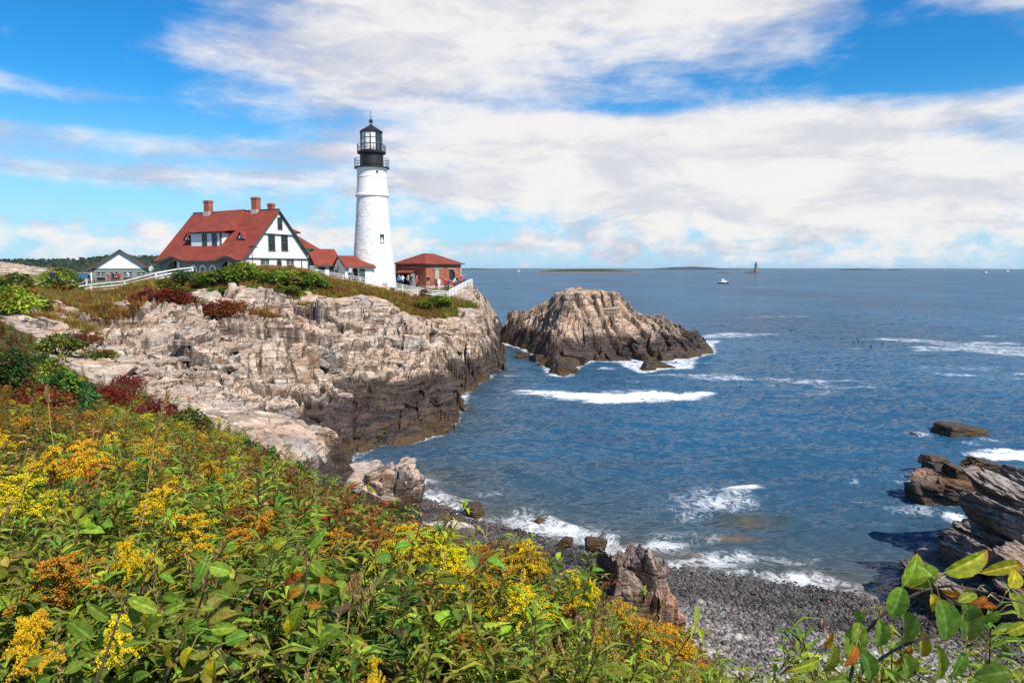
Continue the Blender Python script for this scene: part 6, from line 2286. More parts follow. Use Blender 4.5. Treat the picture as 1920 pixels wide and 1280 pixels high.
def g_bush(seed, cols, wts, rx=0.5, rz=0.4, n=900, ln=0.05, wd=0.03, shell=0.55, stems=6, clumps=14):
    """A crown of separate leaf clumps over bare forked stems."""
    rs = np.random.RandomState(seed)
    g, gs = Geo(), Geo()
    cc = rnd_dirs(rs, clumps, 0.35)
    cc *= (shell + (1 - shell) * rs.rand(clumps, 1) ** 0.5) * 0.85
    cc[:, 2] = np.abs(cc[:, 2]) * 0.9
    w = np.asarray(wts, float) / sum(wts)
    for k in range(clumps):
        m = n // clumps
        d = rnd_dirs(rs, m, 0.25)
        r = rs.uniform(0.22, 0.42)
        P = cc[k] + d * r * (0.35 + 0.65 * rs.rand(m, 1) ** 0.5)
        P = P * np.array([rx, rx, rz]) + np.array([0, 0, rz * 0.45])
        ci = rs.choice(len(cols), p=w)
        C = jit(rs, cols[ci], m, 0.28)
        o = rs.rand(m) < 0.2
        C[o] = jit(rs, cols[rs.choice(len(cols), p=w)], m, 0.28)[o]
        D = d + rs.randn(m, 3) * 0.6
        g.leaves(P, D, np.tile([0, 0, 1.0], (m, 1)) + rs.randn(m, 3) * 0.5, ln * (0.7 + 0.6 * rs.rand(m)), wd * (0.7 + 0.6 * rs.rand(m)), C, 0.2, 0.2)
        if k < stems * 2:
            e = cc[k] * np.array([rx, rx, rz]) + np.array([0, 0, rz * 0.45])
            s = np.linspace(0, 1, 5)[:, None]
            b0 = rs.randn(3) * np.array([0.08, 0.08, 0]) * rx
            gs.tube(b0 * (1 - s) + e * s + np.array([0, 0, 0.12 * rz]) * np.sin(s * np.pi) - np.array([0, 0, 0.15 * rz]) * (1 - s), 0.018 * rx * 2, 0.006 * rx * 2, (0.06, 0.04, 0.03), 4)
    return g.mesh('foliage', M['leaf']), gs.mesh('stem', M['stalk'])


def big_leaf(seed, col, tipcol=None, ln=1.0, wd=0.62, curl=0.38, fold=0.34, holes=False):
    """One broad oval leaf, unit length along +y, facing +z, with vein relief and a wavy edge."""
    rs = np.random.RandomState(seed)
    ny, nx = 19, 11
    gi, gj = np.meshgrid(np.arange(ny), np.arange(nx), indexing='ij')
    blot = fbm2(gi * 0.45 + seed * 7.1, gj * 0.45, 3) * 1.4
    blot2 = fbm2(gi * 0.25 + seed * 3.7, gj * 0.3 + 4, 2) * 2
    V, C = [], []
    for i in range(ny):
        s = i / (ny - 1)
        w = wd * 0.5 * max(0.006, 1.72 * s ** 0.55 * (1 - s) ** 0.72)
        for j in range(nx):
            q = (j / (nx - 1)) * 2 - 1
            ser = 1 + (0.03 if (i % 2) else -0.02) * (abs(q) > 0.95)
            x = q * w * ser
            z = abs(q) * w * fold * 2 - curl * (s - 0.3) ** 2 + 0.012 * math.sin(9 * s * 3.1 + abs(q) * 4) * abs(q) + rs.randn() * 0.004
            V.append((x, s * ln, z))
            c = np.array(col) * (1 + 0.30 * blot[i, j]) + np.array([0.05, 0.03, 0]) * max(0, blot2[i, j])
            if abs(q) < 0.05:
                c = c * 1.5 + 0.03
            elif int((s * 8 + abs(q) * 1.6)) != int((s * 8 + abs(q) * 1.6 - 0.16)):
                c = c * 1.18
            if tipcol is not None:
                k = np.clip((s - 0.72) * 4 + 0.8 * (abs(q) - 0.7) + rs.randn() * 0.1, 0, 1)
                c = c * (1 - k) + np.array(tipcol) * k
            C.append(np.clip(c, 0.003, 1))
    Fa = []
    for i in range(ny - 1):
        for j in range(nx - 1):
            if holes and (i, j) in ((5, 6), (9, 2)):
                continue
            a = i * nx + j
            Fa += [(a, a + 1, a + nx + 1), (a, a + nx + 1, a + nx)]
    return mesh_np('leaf', V, np.array(Fa), [M['leaf']], True, {'col': np.array(C)})


LEAFS = [big_leaf(1, (0.125, 0.21, 0.02)), big_leaf(2, (0.18, 0.25, 0.02), (0.30, 0.16, 0.02)), big_leaf(3, (0.085, 0.165, 0.018), None, wd=0.55, curl=0.45), big_leaf(4, (0.28, 0.30, 0.018), (0.33, 0.06, 0.01)),
         big_leaf(5, (0.40, 0.29, 0.012), (0.42, 0.14, 0.01), curl=0.5), big_leaf(6, (0.38, 0.12, 0.012), (0.22, 0.025, 0.01), curl=0.6, fold=0.35), big_leaf(7, (0.075, 0.15, 0.02), (0.16, 0.04, 0.01), holes=True), big_leaf(8, (0.22, 0.29, 0.03), None, curl=0.35, fold=0.3)]


def leaf_at(parent, base, tip, width_ratio, kind, nrm, name='leaf'):
    """One leaf object from its base to its tip, its face turned towards nrm."""
    base, tip = Vector(base), Vector(tip)
    d = tip - base
    ln = d.length
    y = d.normalized()
    z = (Vector(nrm) - y * y.dot(Vector(nrm))).normalized()
    x = y.cross(z)
    o = bpy.data.objects.new(name, LEAFS[kind])
    m = Matrix((x, y, z)).transposed().to_4x4()
    m.translation = base
    o.matrix_local = m @ Matrix.Diagonal((ln * width_ratio, ln, ln, 1))
    return link(o, parent)


def project(x, y, z):
    dz = z - CAM_H
    dep = y * CP - dz * SP
    return 960 + F_PX * x / dep, 640 - F_PX * (y * SP + dz * CP) / dep


# ---- instancing for what nobody could count
def scatter(name, label, protos, P, yaw, sc, idx, kind='stuff', tilt=None):
    """One object: copies of the prototypes at points, by geometry nodes."""
    c = bpy.data.collections.new(name + '_kinds')
    for k, me in enumerate(protos):
        c.objects.link(bpy.data.objects.new('%s_kind_%02d' % (name, k), me))
    n = len(P)
    me = bpy.data.meshes.new(name)
    me.vertices.add(n)
    me.vertices.foreach_set('co', np.asarray(P, np.float32).ravel())
    rot = np.zeros((n, 3), np.float32)
    rot[:, 2] = yaw
    if tilt is not None:
        rot[:, :2] = tilt
    me.attributes.new('rot', 'FLOAT_VECTOR', 'POINT').data.foreach_set('vector', rot.ravel())
    me.attributes.new('sc', 'FLOAT', 'POINT').data.foreach_set('value', np.asarray(sc, np.float32))
    me.attributes.new('idx', 'INT', 'POINT').data.foreach_set('value', np.asarray(idx, np.int32))
    o = link(bpy.data.objects.new(name, me))
    ng = bpy.data.node_groups.new(name + '_scatter', 'GeometryNodeTree')
    ng.interface.new_socket('Geometry', in_out='INPUT', socket_type='NodeSocketGeometry')
    ng.interface.new_socket('Geometry', in_out='OUTPUT', socket_type='NodeSocketGeometry')
    N = ng.nodes
    gi, go = N.new('NodeGroupInput'), N.new('NodeGroupOutput')
    ci = N.new('GeometryNodeCollectionInfo')
    ci.inputs['Collection'].default_value = c
    ci.inputs['Separate Children'].default_value = True
    ci.inputs['Reset Children'].default_value = True
    ip = N.new('GeometryNodeInstanceOnPoints')
    ip.inputs['Pick Instance'].default_value = True

    def attr(nm, ty):
        a = N.new('GeometryNodeInputNamedAttribute')
        a.data_type = ty
        a.inputs['Name'].default_value = nm
        return a.outputs[0]
    ng.links.new(gi.outputs[0], ip.inputs['Points'])
    ng.links.new(ci.outputs[0], ip.inputs['Instance'])
    ng.links.new(attr('idx', 'INT'), ip.inputs['Instance Index'])
    ng.links.new(attr('rot', 'FLOAT_VECTOR'), ip.inputs['Rotation'])
    ng.links.new(attr('sc', 'FLOAT'), ip.inputs['Scale'])
    ng.links.new(ip.outputs[0], go.inputs[0])
    md = o.modifiers.new('scatter', 'NODES')
    md.node_group = ng
    return tag(o, label, kind=kind)


# ---- the slope in front: kinds of plants
G_YEL = [g_goldenrod(100 + k, c, lf) for k, (c, lf) in enumerate(((YELL, GREEN), (YELL, LIME), ((0.68, 0.46, 0.02), GREEN)))]
G_OCH = [g_goldenrod(120 + k, c, lf) for k, (c, lf) in enumerate(((OCHRE, OLIVE), ((0.58, 0.34, 0.02), GREEN), ((0.36, 0.17, 0.02), OLIVE)))]
G_OLD = [g_goldenrod(140 + k, c, lf, 1.0, 0.8) for k, (c, lf) in enumerate((((0.24, 0.105, 0.025), BROWN), ((0.34, 0.20, 0.04), OLIVE)))]


def join_meshes(name, mes):
    """The three parts of a plant as one mesh, for the uncountable ones."""
    Vs, Fs, Cs, Ms, n = [], [], [], [], 0
    for q, me in enumerate(mes):
        v = np.empty(len(me.vertices) * 3, np.float32)
        me.vertices.foreach_get('co', v)
        f = np.empty(len(me.loops), np.int32)
        me.loops.foreach_get('vertex_index', f)
        c = np.empty(len(me.vertices) * 4, np.float32)
        me.attributes['col'].data.foreach_get('color', c)
        Vs.append(v.reshape(-1, 3))
        Fs.append(f.reshape(-1, 3) + n)
        Cs.append(c.reshape(-1, 4)[:, :3])
        Ms.append(np.full(len(f) // 3, q))
        n += len(me.vertices)
    return mesh_np(name, np.concatenate(Vs), np.concatenate(Fs), [M['stalk'], M['leaf'], M['floret']], False, {'col': np.concatenate(Cs)}, np.concatenate(Ms))


KINDS = {}


def reg(key, mes):
    KINDS[key] = (len(PROTOS), len(mes))
    PROTOS.extend(mes)


PROTOS = []
reg('yel', [join_meshes('k', g) for g in G_YEL])
reg('och', [join_meshes('k', g) for g in G_OCH])
reg('old', [join_meshes('k', g) for g in G_OLD])
reg('green', [g_forb(200 + k, c, 0.7, 4, 40, 0.105, 0.019) for k, c in enumerate(([GREEN, LIME, OLIVE], [LIME, GREEN, OLIVE], [LIME, LIME, OLIVE], [GREEN, GREEN, BROWN]))])
reg('olive', [g_forb(210 + k, c) for k, c in enumerate(([OLIVE, GREEN, BROWN], [OLIVE, STRAW, RUST], [(0.16, 0.13, 0.03), OLIVE, BROWN]))])
reg('rust', [g_forb(220 + k, c, 0.6, 4, 40) for k, c in enumerate(([RUST, BROWN, WINE], [WINE, RUST, BROWN], [BROWN, BROWN, RUST]))])
reg('dark', [g_forb(230 + k, [DKGREEN, DKGREEN, BROWN], 0.5, 5, 44, 0.06, 0.028) for k in range(2)])
reg('grass', [g_grass(240, [GREEN, LIME, LIME], 0.62, 40, 0.12, 0.008), g_grass(241, [LIME, OLIVE, STRAW], 0.66, 40, 0.14, 0.007), g_grass(242, [STRAW, OLIVE, RUST], 0.5, 40, heads=3)])
reg('rose', [g_bush(250, [DKGREEN, GREEN, RUST], [5, 3, 1], 0.4, 0.45, 800, 0.038, 0.026)[0], g_bush(251, [GREEN, DKGREEN, OLIVE], [4, 3, 2], 0.4, 0.45, 800, 0.042, 0.028)[0], g_bush(252, [WINE, RUST, DKGREEN], [3, 2, 2], 0.35, 0.4, 700, 0.036, 0.022)[0]])
reg('broad', [g_forb(260 + k, c, 0.6, 4, 20, 0.075, 0.04, 0.8) for k, c in enumerate(([GREEN, LIME, OLIVE], [LIME, GREEN, (0.30, 0.24, 0.02)], [DKGREEN, GREEN, GREEN]))])

BOUND = np.array([(-400, 520), (0, 590), (60, 660), (100, 700), (170, 720), (280, 745), (430, 800), (540, 850), (590, 905), (640, 920), (770, 960), (800, 1000), (880, 1045), (940, 1030), (1040, 1030), (1060, 1120), (1110, 1110), (1180, 1180), (1290, 1200), (1335, 1275), (1380, 1330), (1460, 1330), (1520, 1290), (1700, 1262), (1930, 1250), (2400, 1230)], float)

ZONES = {  # what grows where: weights
    'A': dict(green=3, dark=4, rust=3, rose=4, olive=2, och=1, grass=1, broad=1),
    'B': dict(och=3.5, olive=5, old=1.2, yel=2.2, rust=1.6, green=6, grass=2, rose=1),
    'C': dict(rust=3, rose=5, green=4.5, dark=3, olive=2.5, grass=3, old=1.0, och=0.8),
    'D': dict(broad=3, green=8, grass=3, dark=2, yel=0.9, olive=2, rust=0.7),
    'E': dict(green=6, yel=2.4, och=2.2, grass=2, olive=2.5, dark=2, broad=2, rust=1),
    'F': dict(green=5, och=3, olive=4, rust=0.4, grass=4, old=1)}


def zone(px, py):
    if py < 740 and px < 330:
        return 'A'
    if px < 470 and py < 985:
        return 'B'
    if py < 1010 and px < 860:
        return 'C'
    if px < 640 + (py - 1000) * 0.5:
        return 'D'
    return 'E' if px < 1050 else 'F'


# ---- the goldenrods one can point at: plume centre pixel, distance, height of plant, colour set, label
HERO = [(45, 925, 3.6, 'yel', 'large flat topped yellow goldenrod at the photo edge, lower left'), (100, 860, 5.0, 'yel', 'yellow goldenrod behind the large flat topped one'),
        (165, 855, 5.0, 'yel', 'bright yellow goldenrod with tall green stem left of centre of the slope'), (320, 942, 4.2, 'yel', 'broad yellow goldenrod above the single leafy vine'),
        (362, 995, 3.5, 'yel', 'dense yellow goldenrod head next to the broad one'), (450, 1000, 3.5, 'och', 'golden plume left of the curving vine'), (250, 1040, 2.9, 'yel', 'small round yellow goldenrod head over dark leaves'),
        (290, 1068, 2.9, 'yel', 'flat yellow goldenrod sprig on a bare brown stalk'), (205, 1190, 2.2, 'yel', 'small yellow spike among the big leaves at the bottom'), (75, 1185, 2.2, 'yel', 'small yellow spike at the bottom corner'),
        (775, 1010, 4.2, 'yel', 'bright yellow plume leaning up before the pale boulder'), (815, 1010, 4.3, 'yel', 'wide bright yellow goldenrod below the pale boulder'), (750, 1050, 4.0, 'yel', 'narrow bright yellow plume left of the wide goldenrod'),
        (845, 1055, 3.9, 'yel', 'large bright yellow goldenrod in the middle of the foreground'), (880, 1070, 3.9, 'yel', 'bright yellow goldenrod joined to the large middle one'), (640, 1030, 4.2, 'och', 'golden orange plume right of the curving vine'),
        (970, 1040, 4.6, 'och', 'tall golden orange goldenrod in front of the shingle'), (1010, 1045, 4.6, 'och', 'golden orange goldenrod right beside the tall one'), (945, 1110, 3.9, 'yel', 'full yellow goldenrod left of the upright rock'),
        (975, 1140, 3.7, 'yel', 'yellow goldenrod drooping towards the thistles'), (910, 1120, 3.8, 'och', 'ochre goldenrod beside the full yellow one'), (1070, 1105, 4.4, 'yel', 'small yellow goldenrod standing against the upright rock'),
        (1105, 1110, 4.4, 'yel', 'yellow sprig on a green stem against the upright rock'), (1185, 1165, 4.2, 'och', 'yellow orange goldenrod at the foot of the upright rock'), (1230, 1170, 4.2, 'och', 'orange goldenrod right of the foot of the upright rock'),
        (1270, 1225, 4.0, 'och', 'rusty orange goldenrod at the outer edge of the slope'), (860, 1190, 2.9, 'och', 'slender ochre plume over the bottom middle leaves'), (720, 1268, 2.3, 'yel', 'yellow spike at the bottom middle edge'), (1130, 1205, 3.5, 'yel', 'small lemon tuft below the upright rock'),
        (395, 880, 5.6, 'och', 'orange brown goldenrod above the dense yellow head'), (290, 855, 5.6, 'och', 'wide ochre goldenrod in the middle of the left slope'), (60, 1190, 2.0, 'och', 'ochre spike low at the photo edge'), (115, 1060, 2.7, 'och', 'drooping ochre plume among grass at the lower left')]
HX = np.array([(h_[0], h_[1], h_[2]) for h_ in HERO], float)


def hides(px, py, y, w=45, below=55):
    """Would a plant with its top here stand before one of the plumes that show in the photograph?"""
    return np.any((np.abs(HX[:, 0] - px) < w + 20 / y) & (py < HX[:, 1] + below) & (y < HX[:, 2] + 0.1))


def build_slope_plants():
    rs = np.random.RandomState(77)
    n = 16000
    Y_ = 1.45 * (52 / 1.45) ** (rs.rand(n) ** 0.85)
    X_ = Y_ * np.tan(R(-41) + rs.rand(n) * R(84))
    cs = crest_side(X_, Y_)
    z, veg, lw = terrain_h(X_, Y_)
    ok = (cs > -0.3 + 0.5 * rs.randn(n)) & (z > 2.3)
    keep = ok & (rs.rand(n) < np.clip(Y_ ** 2 * 0.0045 + 0.30, 0, 1))
    P, S, I = [], [], []
    for x, y, zz in zip(X_[keep], Y_[keep], z[keep]):
        h = 0.55 + 0.4 * rs.rand()
        px, py = project(x, y, zz + h)
        if px < -250 or px > 2150:
            continue
        b = np.interp(px, BOUND[:, 0], BOUND[:, 1]) + rs.rand() * 60 - 28
        zn = ZONES[zone(px, max(py, b))]
        ks = list(zn)
        w = np.array([zn[k] for k in ks])
        kd = ks[rs.choice(len(ks), p=w / w.sum())]
        kh = {'yel': 1.0, 'och': 1.0, 'old': 1.0, 'green': 0.7, 'olive': 0.7, 'rust': 0.6, 'dark': 0.5, 'grass': 0.6, 'rose': 0.55, 'broad': 0.6}[kd]
        sc = h / kh * (0.8 if kd in ('dark', 'grass', 'rose') else 1.0)
        tries = 0
        while (py < b or hides(px, py, y) or (y < 3.4 and py < 1010)) and tries < 9:
            sc *= 0.8
            px, py = project(x, y, zz + sc * kh)
            tries += 1
        if py < b or sc * kh < 0.12 or py > 1500 or hides(px, py, y):
            continue
        if y < 4.2 and kd in ('yel', 'och', 'old', 'rust', 'olive', 'rose'):
            kd = ('green', 'grass', 'broad', 'green')[rs.randint(4)]
            kh = {'green': 0.7, 'grass': 0.6, 'broad': 0.6}[kd]
        if y < 2.4 and sc * kh > 0.5:
            sc *= 0.6
        i0, m = KINDS[kd]
        m = m - 1 if (kd == 'green' and y < 5) else m
        far = 1.0 + 0.25 * min(1, max(0, (y - 12) / 20))
        P.append((x, y, zz - 0.03))
        S.append(sc * far)
        I.append(i0 + rs.randint(m))
    P, S, I = np.array(P), np.array(S), np.array(I)
    # the ones that show largest stand as plants of their own; the rest is one mass
    names = {'yel': ('goldenrod', 'bright yellow goldenrod among the mass on the near slope', 'yellow goldenrods of the slope'),
             'och': ('goldenrod', 'orange brown fading goldenrod among the mass on the near slope', 'fading goldenrods of the slope'),
             'old': ('goldenrod', 'withered brown goldenrod among the mass on the near slope', 'withered goldenrods of the slope')}
    solo = np.zeros(len(P), bool)
    for key, G in (('yel', G_YEL), ('och', G_OCH), ('old', G_OLD)):
        i0, m = KINDS[key]
        cand = np.where((I >= i0) & (I < i0 + m))[0]
        cand = cand[np.argsort(P[cand, 1] / S[cand])][:55]
        for q in cand:
            solo[q] = True
            nm, lab, grp = names[key]
            root = empty(nm, P[q], rs.rand() * 6.28)
            root.scale = (S[q],) * 3
            tag(root, lab, 'goldenrod', grp)
            for me in G[I[q] - i0]:
                link(bpy.data.objects.new(me.name.split('.')[0], me), root)
    r = ~solo
    tilt = rs.randn(r.sum(), 2) * 0.10
    scatter('undergrowth', 'mixed green, olive and rust undergrowth covering the near slope', PROTOS, P[r], rs.rand(r.sum()) * 6.28, S[r], I[r], tilt=tilt)
    print('slope plants', len(P), 'solo', solo.sum())


build_slope_plants()

rs_h = np.random.RandomState(9)
N_YEL = [g_goldenrod(160 + k, c, lf, 1.0, 1.1, 2) for k, (c, lf) in enumerate(((YELL, LIME), (YELL, GREEN), ((0.82, 0.55, 0.02), LIME)))]
N_OCH = [g_goldenrod(170 + k, c, lf, 1.0, 1.1, 2) for k, (c, lf) in enumerate(((OCHRE, GREEN), ((0.70, 0.42, 0.02), GREEN), ((0.52, 0.26, 0.02), OLIVE)))]
for k, (px, py, Y_, key, lab) in enumerate(HERO):
    top = at(px, py, Y_)
    gz = ground_z(top.x, top.y) - 0.05
    h = max(0.35, (top.z - gz) * 1.10)
    G = (N_YEL if key == 'yel' else N_OCH)[k % 3]
    root = empty('goldenrod', (top.x, top.y, gz), rs_h.rand() * 6.28)
    wide = max(0.85, min(1.35, 0.95 / h))
    if 'spike' in lab or 'small' in lab or 'slender' in lab or 'sprig' in lab:
        wide *= 0.42
    root.scale = (h * wide, h * wide, h)
    tag(root, lab, 'goldenrod', 'goldenrods that stand out of the slope')
    for me in G:
        link(bpy.data.objects.new(me.name.split('.')[0], me), root)


# ---- twigs with broad leaves: each leaf an object
def twig(name, label, branches, leaves, Y0, rad, seed, off=(1440, 960), k=0.25, slim=0.46, turn=0.35):
    rs = np.random.RandomState(seed)

    def pt(p, dy=0.0):
        return at(off[0] + p[0] * k, off[1] + p[1] * k, Y0 + dy)
    o0 = pt(branches[0][0])
    root = empty(name, o0)
    tag(root, label, 'twig')
    for br in branches:
        g = Geo()
        pts = [pt(p, 0.02 * math.sin(i)) - o0 for i, p in enumerate(br)]
        # smooth
        P = np.array([tuple(p) for p in pts])
        tt = np.linspace(0, len(P) - 1, len(P) * 5)
        P = np.stack([np.interp(tt, np.arange(len(P)), P[:, i]) for i in range(3)], 1)
        P[1:-1] = (P[:-2] + 2 * P[1:-1] + P[2:]) / 4
        P[1:-1] = (P[:-2] + 2 * P[1:-1] + P[2:]) / 4
        g.tube(P, rad, rad * 0.45, (0.10, 0.065, 0.045), 6)
        link(bpy.data.objects.new('branch', g.mesh('branch', M['stalk'])), root)
    for (bx, by, tx, ty, w, kind) in leaves:
        dy = rs.uniform(-0.05, 0.05) * Y0
        b, t_ = pt((bx, by), dy) - o0, pt((tx, ty), dy + rs.uniform(-0.03, 0.03)) - o0
        L_ = (t_ - b).length
        wr = (w * k / F_PX * Y0) / L_ / slim
        nrm = Vector((rs.uniform(-turn, turn), -1, rs.uniform(0.15, 0.5 + turn)))
        lf = leaf_at(root, b, t_, wr, kind, nrm)
        # its stalk, bent back to the branch
        if True:
            d = (b - t_).normalized() * 0.022 * Y0
            g = Geo()
            j = np.array([tuple(b), tuple(b + d * 0.6 + Vector((0, 0.004, 0.004))), tuple(b + d * 1.1 + Vector((0.003, 0.012, -0.006)))])
            g.tube(j, 0.0012 * Y0 / 1.6, 0.0012 * Y0 / 1.6, (0.26, 0.24, 0.05), 4)
            link(bpy.data.objects.new('leaf_stalk', g.mesh('leaf_stalk', M['stalk'])), root)
    return root


twig('leafy_twig', 'branch of large green leaves with red edges at the lower right corner',
     [[(600, 1330), (650, 1080), (760, 860), (900, 740), (1060, 630), (1200, 570), (1400, 548), (1600, 585), (1800, 650), (2000, 700)],
      [(760, 1330), (800, 1130), (930, 1040), (1080, 970), (1250, 920), (1450, 950), (1620, 1000), (1800, 1080), (2000, 1180)],
      [(1100, 1200), (1250, 1290), (1300, 1340)]],
     [(1020, 555, 1150, 325, 190, 1), (1265, 510, 1150, 400, 130, 7), (1325, 455, 1690, 300, 150, 3), (1605, 455, 1960, 375, 110, 3), (1005, 560, 930, 800, 150, 0), (1020, 745, 1050, 1065, 225, 2), (1290, 650, 1375, 985, 225, 2),
      (1480, 650, 1515, 1015, 215, 6), (690, 825, 605, 1115, 170, 0), (835, 800, 850, 1035, 125, 0), (500, 990, 430, 1225, 110, 1), (710, 1040, 810, 1290, 155, 2), (1265, 985, 1300, 1300, 85, 0), (1470, 1045, 1400, 1245, 115, 2),
      (1815, 605, 1925, 805, 140, 7), (1790, 905, 1960, 830, 100, 3), (1735, 745, 1600, 815, 100, 1), (1555, 595, 1435, 665, 95, 7), (1255, 505, 1060, 560, 85, 1), (1820, 1190, 1560, 1235, 170, 2), (385, 1108, 155, 1195, 75, 3),
      (1005, 1065, 1090, 1290, 175, 0), (875, 1175, 1015, 1275, 80, 7), (1815, 565, 1880, 420, 120, 4), (610, 1250, 450, 1275, 90, 0), (1230, 610, 1260, 760, 90, 4), (1160, 900, 1180, 1120, 90, 4), (1480, 640, 1300, 590, 60, 5), (1560, 690, 1720, 700, 60, 5),
      (1900, 1000, 1960, 1120, 110, 3), (1830, 1200, 1930, 1290, 100, 1), (440, 1010, 480, 930, 55, 5), (330, 1160, 360, 1260, 50, 0), (1640, 640, 1540, 680, 50, 5), (660, 1000, 600, 1160, 70, 5), (720, 760, 640, 800, 90, 0), (1080, 1000, 960, 1160, 60, 5)], 1.62, 0.0042, 4)
twig('leafy_vine', 'upright vine with yellow, orange and green leaves in the near scrub',
     [[(60, 1330), (230, 1060), (310, 930), (345, 760), (372, 560), (385, 400), (350, 290), (250, 240), (130, 205)]],
     [(375, 265, 520, 130, 120, 7), (230, 215, 100, 260, 110, 3), (330, 335, 260, 430, 120, 1), (405, 385, 520, 470, 150, 1), (350, 455, 190, 545, 110, 5), (345, 590, 210, 640, 110, 5), (400, 530, 600, 510, 80, 5), (350, 665, 260, 890, 150, 1), (240, 800, 260, 920, 120, 4),
      (380, 690, 490, 700, 90, 5), (390, 840, 540, 930, 130, 7), (330, 960, 490, 1030, 150, 1), (300, 1150, 420, 1110, 110, 4), (480, 1030, 620, 880, 90, 0), (280, 150, 330, 220, 80, 0), (360, 420, 340, 560, 90, 2), (60, 250, -30, 300, 100, 3), (400, 200, 350, 260, 70, 2),
      (190, 1180, 300, 1230, 100, 0), (640, 980, 560, 1200, 90, 2), (700, 930, 830, 990, 80, 3), (560, 900, 470, 990, 100, 7)], 2.3, 0.0052, 6, (480, 960), 0.25, 0.60, 0.9)
twig('leafy_vine', 'sprawl of broad green and yellow leaves at the bottom left',
     [[(700, 1330), (820, 1000), (900, 760), (1010, 480)], [(1200, 1330), (1350, 1000), (1500, 700), (1560, 450), (1640, 320)]],
     [(690, 950, 500, 800, 190, 0), (830, 800, 650, 690, 120, 0), (1180, 740, 950, 640, 150, 7), (980, 700, 1040, 850, 120, 2), (1240, 800, 1050, 900, 170, 1), (1290, 990, 1250, 1170, 150, 4), (1440, 1010, 1350, 1180, 130, 4), (1690, 980, 1860, 900, 210, 0), (1580, 880, 1780, 860, 130, 1),
      (1540, 360, 1480, 510, 130, 0), (1570, 400, 1740, 450, 150, 7), (1680, 430, 1650, 560, 130, 0), (1510, 500, 1440, 610, 120, 0), (1230, 740, 1370, 690, 110, 7), (1490, 900, 1680, 970, 110, 0), (1600, 1080, 1590, 1280, 130, 4), (1370, 890, 1500, 800, 110, 0), (1720, 640, 1580, 590, 80, 0),
      (1500, 730, 1600, 715, 60, 7), (1780, 260, 1660, 300, 90, 7), (1700, 1090, 1810, 1170, 110, 0), (550, 1010, 480, 1060, 100, 7), (1100, 760, 1080, 880, 90, 4), (1390, 960, 1380, 1060, 80, 2), (900, 830, 1000, 900, 90, 0), (760, 900, 700, 1050, 100, 2), (940, 1000, 1120, 960, 90, 0), (1000, 1060, 920, 1180, 110, 7),
      (620, 1130, 480, 1200, 120, 0), (330, 1100, 170, 1130, 110, 7), (380, 1230, 240, 1260, 110, 0), (820, 1180, 700, 1270, 110, 0), (1120, 1210, 960, 1270, 120, 0)], 1.9, 0.0045, 8, (0, 960), 0.25, 0.62, 1.0)

# ---- thistles gone to seed, and tall straw coloured grass stalks
M['fluff'] = mat_plain('thistle_fluff', (0.55, 0.38, 0.28), 0.9, 0.1, 0.2, 40)


def thistle(px, py, Y_, lab, seed):
    rs = np.random.RandomState(seed)
    top = at(px, py, Y_)
    gz = ground_z(top.x, top.y)
    root = empty('thistle', (top.x, top.y, gz))
    tag(root, lab, 'thistle', 'thistles gone to seed')
    h = top.z - gz
    g = Geo()
    g.tube([(0, 0, 0), (0.01, 0, h * 0.5), (0, 0, h)], 0.005, 0.003, (0.10, 0.05, 0.025), 5)
    link(bpy.data.objects.new('stem', g.mesh('stem', M['stalk'])), root)
    for q in range(3):
        c = np.array([rs.uniform(-0.05, 0.05), rs.uniform(-0.05, 0.05), h - q * 0.07]) if q else np.array([0, 0, h])
        g = Geo()
        n = 130
        d = rnd_dirs(rs, n, 0.5)
        g.leaves(np.tile(c, (n, 1)), d, rs.randn(n, 3), np.full(n, 0.020), np.full(n, 0.0035), jit(rs, (0.52, 0.33, 0.23), n, 0.25))
        g.blobs(c[None] - np.array([[0, 0, 0.008]]), np.array([0.011]), np.array([[0.16, 0.06, 0.03]]))
        link(bpy.data.objects.new('seed_head', g.mesh('seed_head', M['leaf'])), root)


for k, (px, py, Y_, lab) in enumerate(((1000, 1200, 2.9, 'pinkish thistle seed heads, the taller cluster under the yellow goldenrods'), (1085, 1160, 3.1, 'pinkish thistle seed heads before the upright rock'), (1020, 1225, 2.8, 'small thistle seed heads next to the taller cluster'), (975, 1225, 2.8, 'thistle seed heads left of the taller cluster'))):
    thistle(px, py, Y_, lab, 40 + k)


def stalk(pts, Y_, lab, seed, head=0.3):
    rs = np.random.RandomState(seed)
    P = np.array([tuple(at(px, py, Y_)) for px, py in pts])
    tt = np.linspace(0, len(P) - 1, 24)
    P = np.stack([np.interp(tt, np.arange(len(P)), P[:, i]) for i in range(3)], 1)
    o0 = P[0].copy()
    root = empty('grass_stalk', o0)
    tag(root, lab, 'grass stalk', 'tall dry grass stalks')
    g = Geo()
    g.tube(P - o0, 0.0035, 0.0015, STRAW, 4)
    link(bpy.data.objects.new('stem', g.mesh('stem', M['stalk'])), root)
    m = 90
    t = 1 - head * rs.rand(m)
    B = np.stack([np.interp(t * 23, np.arange(24), (P - o0)[:, i]) for i in range(3)], 1)
    dd = (P[-1] - P[-4])
    dd /= np.linalg.norm(dd)
    g = Geo()
    g.leaves(B, dd[None] + rs.randn(m, 3) * 0.28, rs.randn(m, 3), np.full(m, 0.045), np.full(m, 0.008), jit(rs, (0.46, 0.32, 0.11), m, 0.2))
    link(bpy.data.objects.new('seed_head', g.mesh('seed_head', M['leaf'])), root)


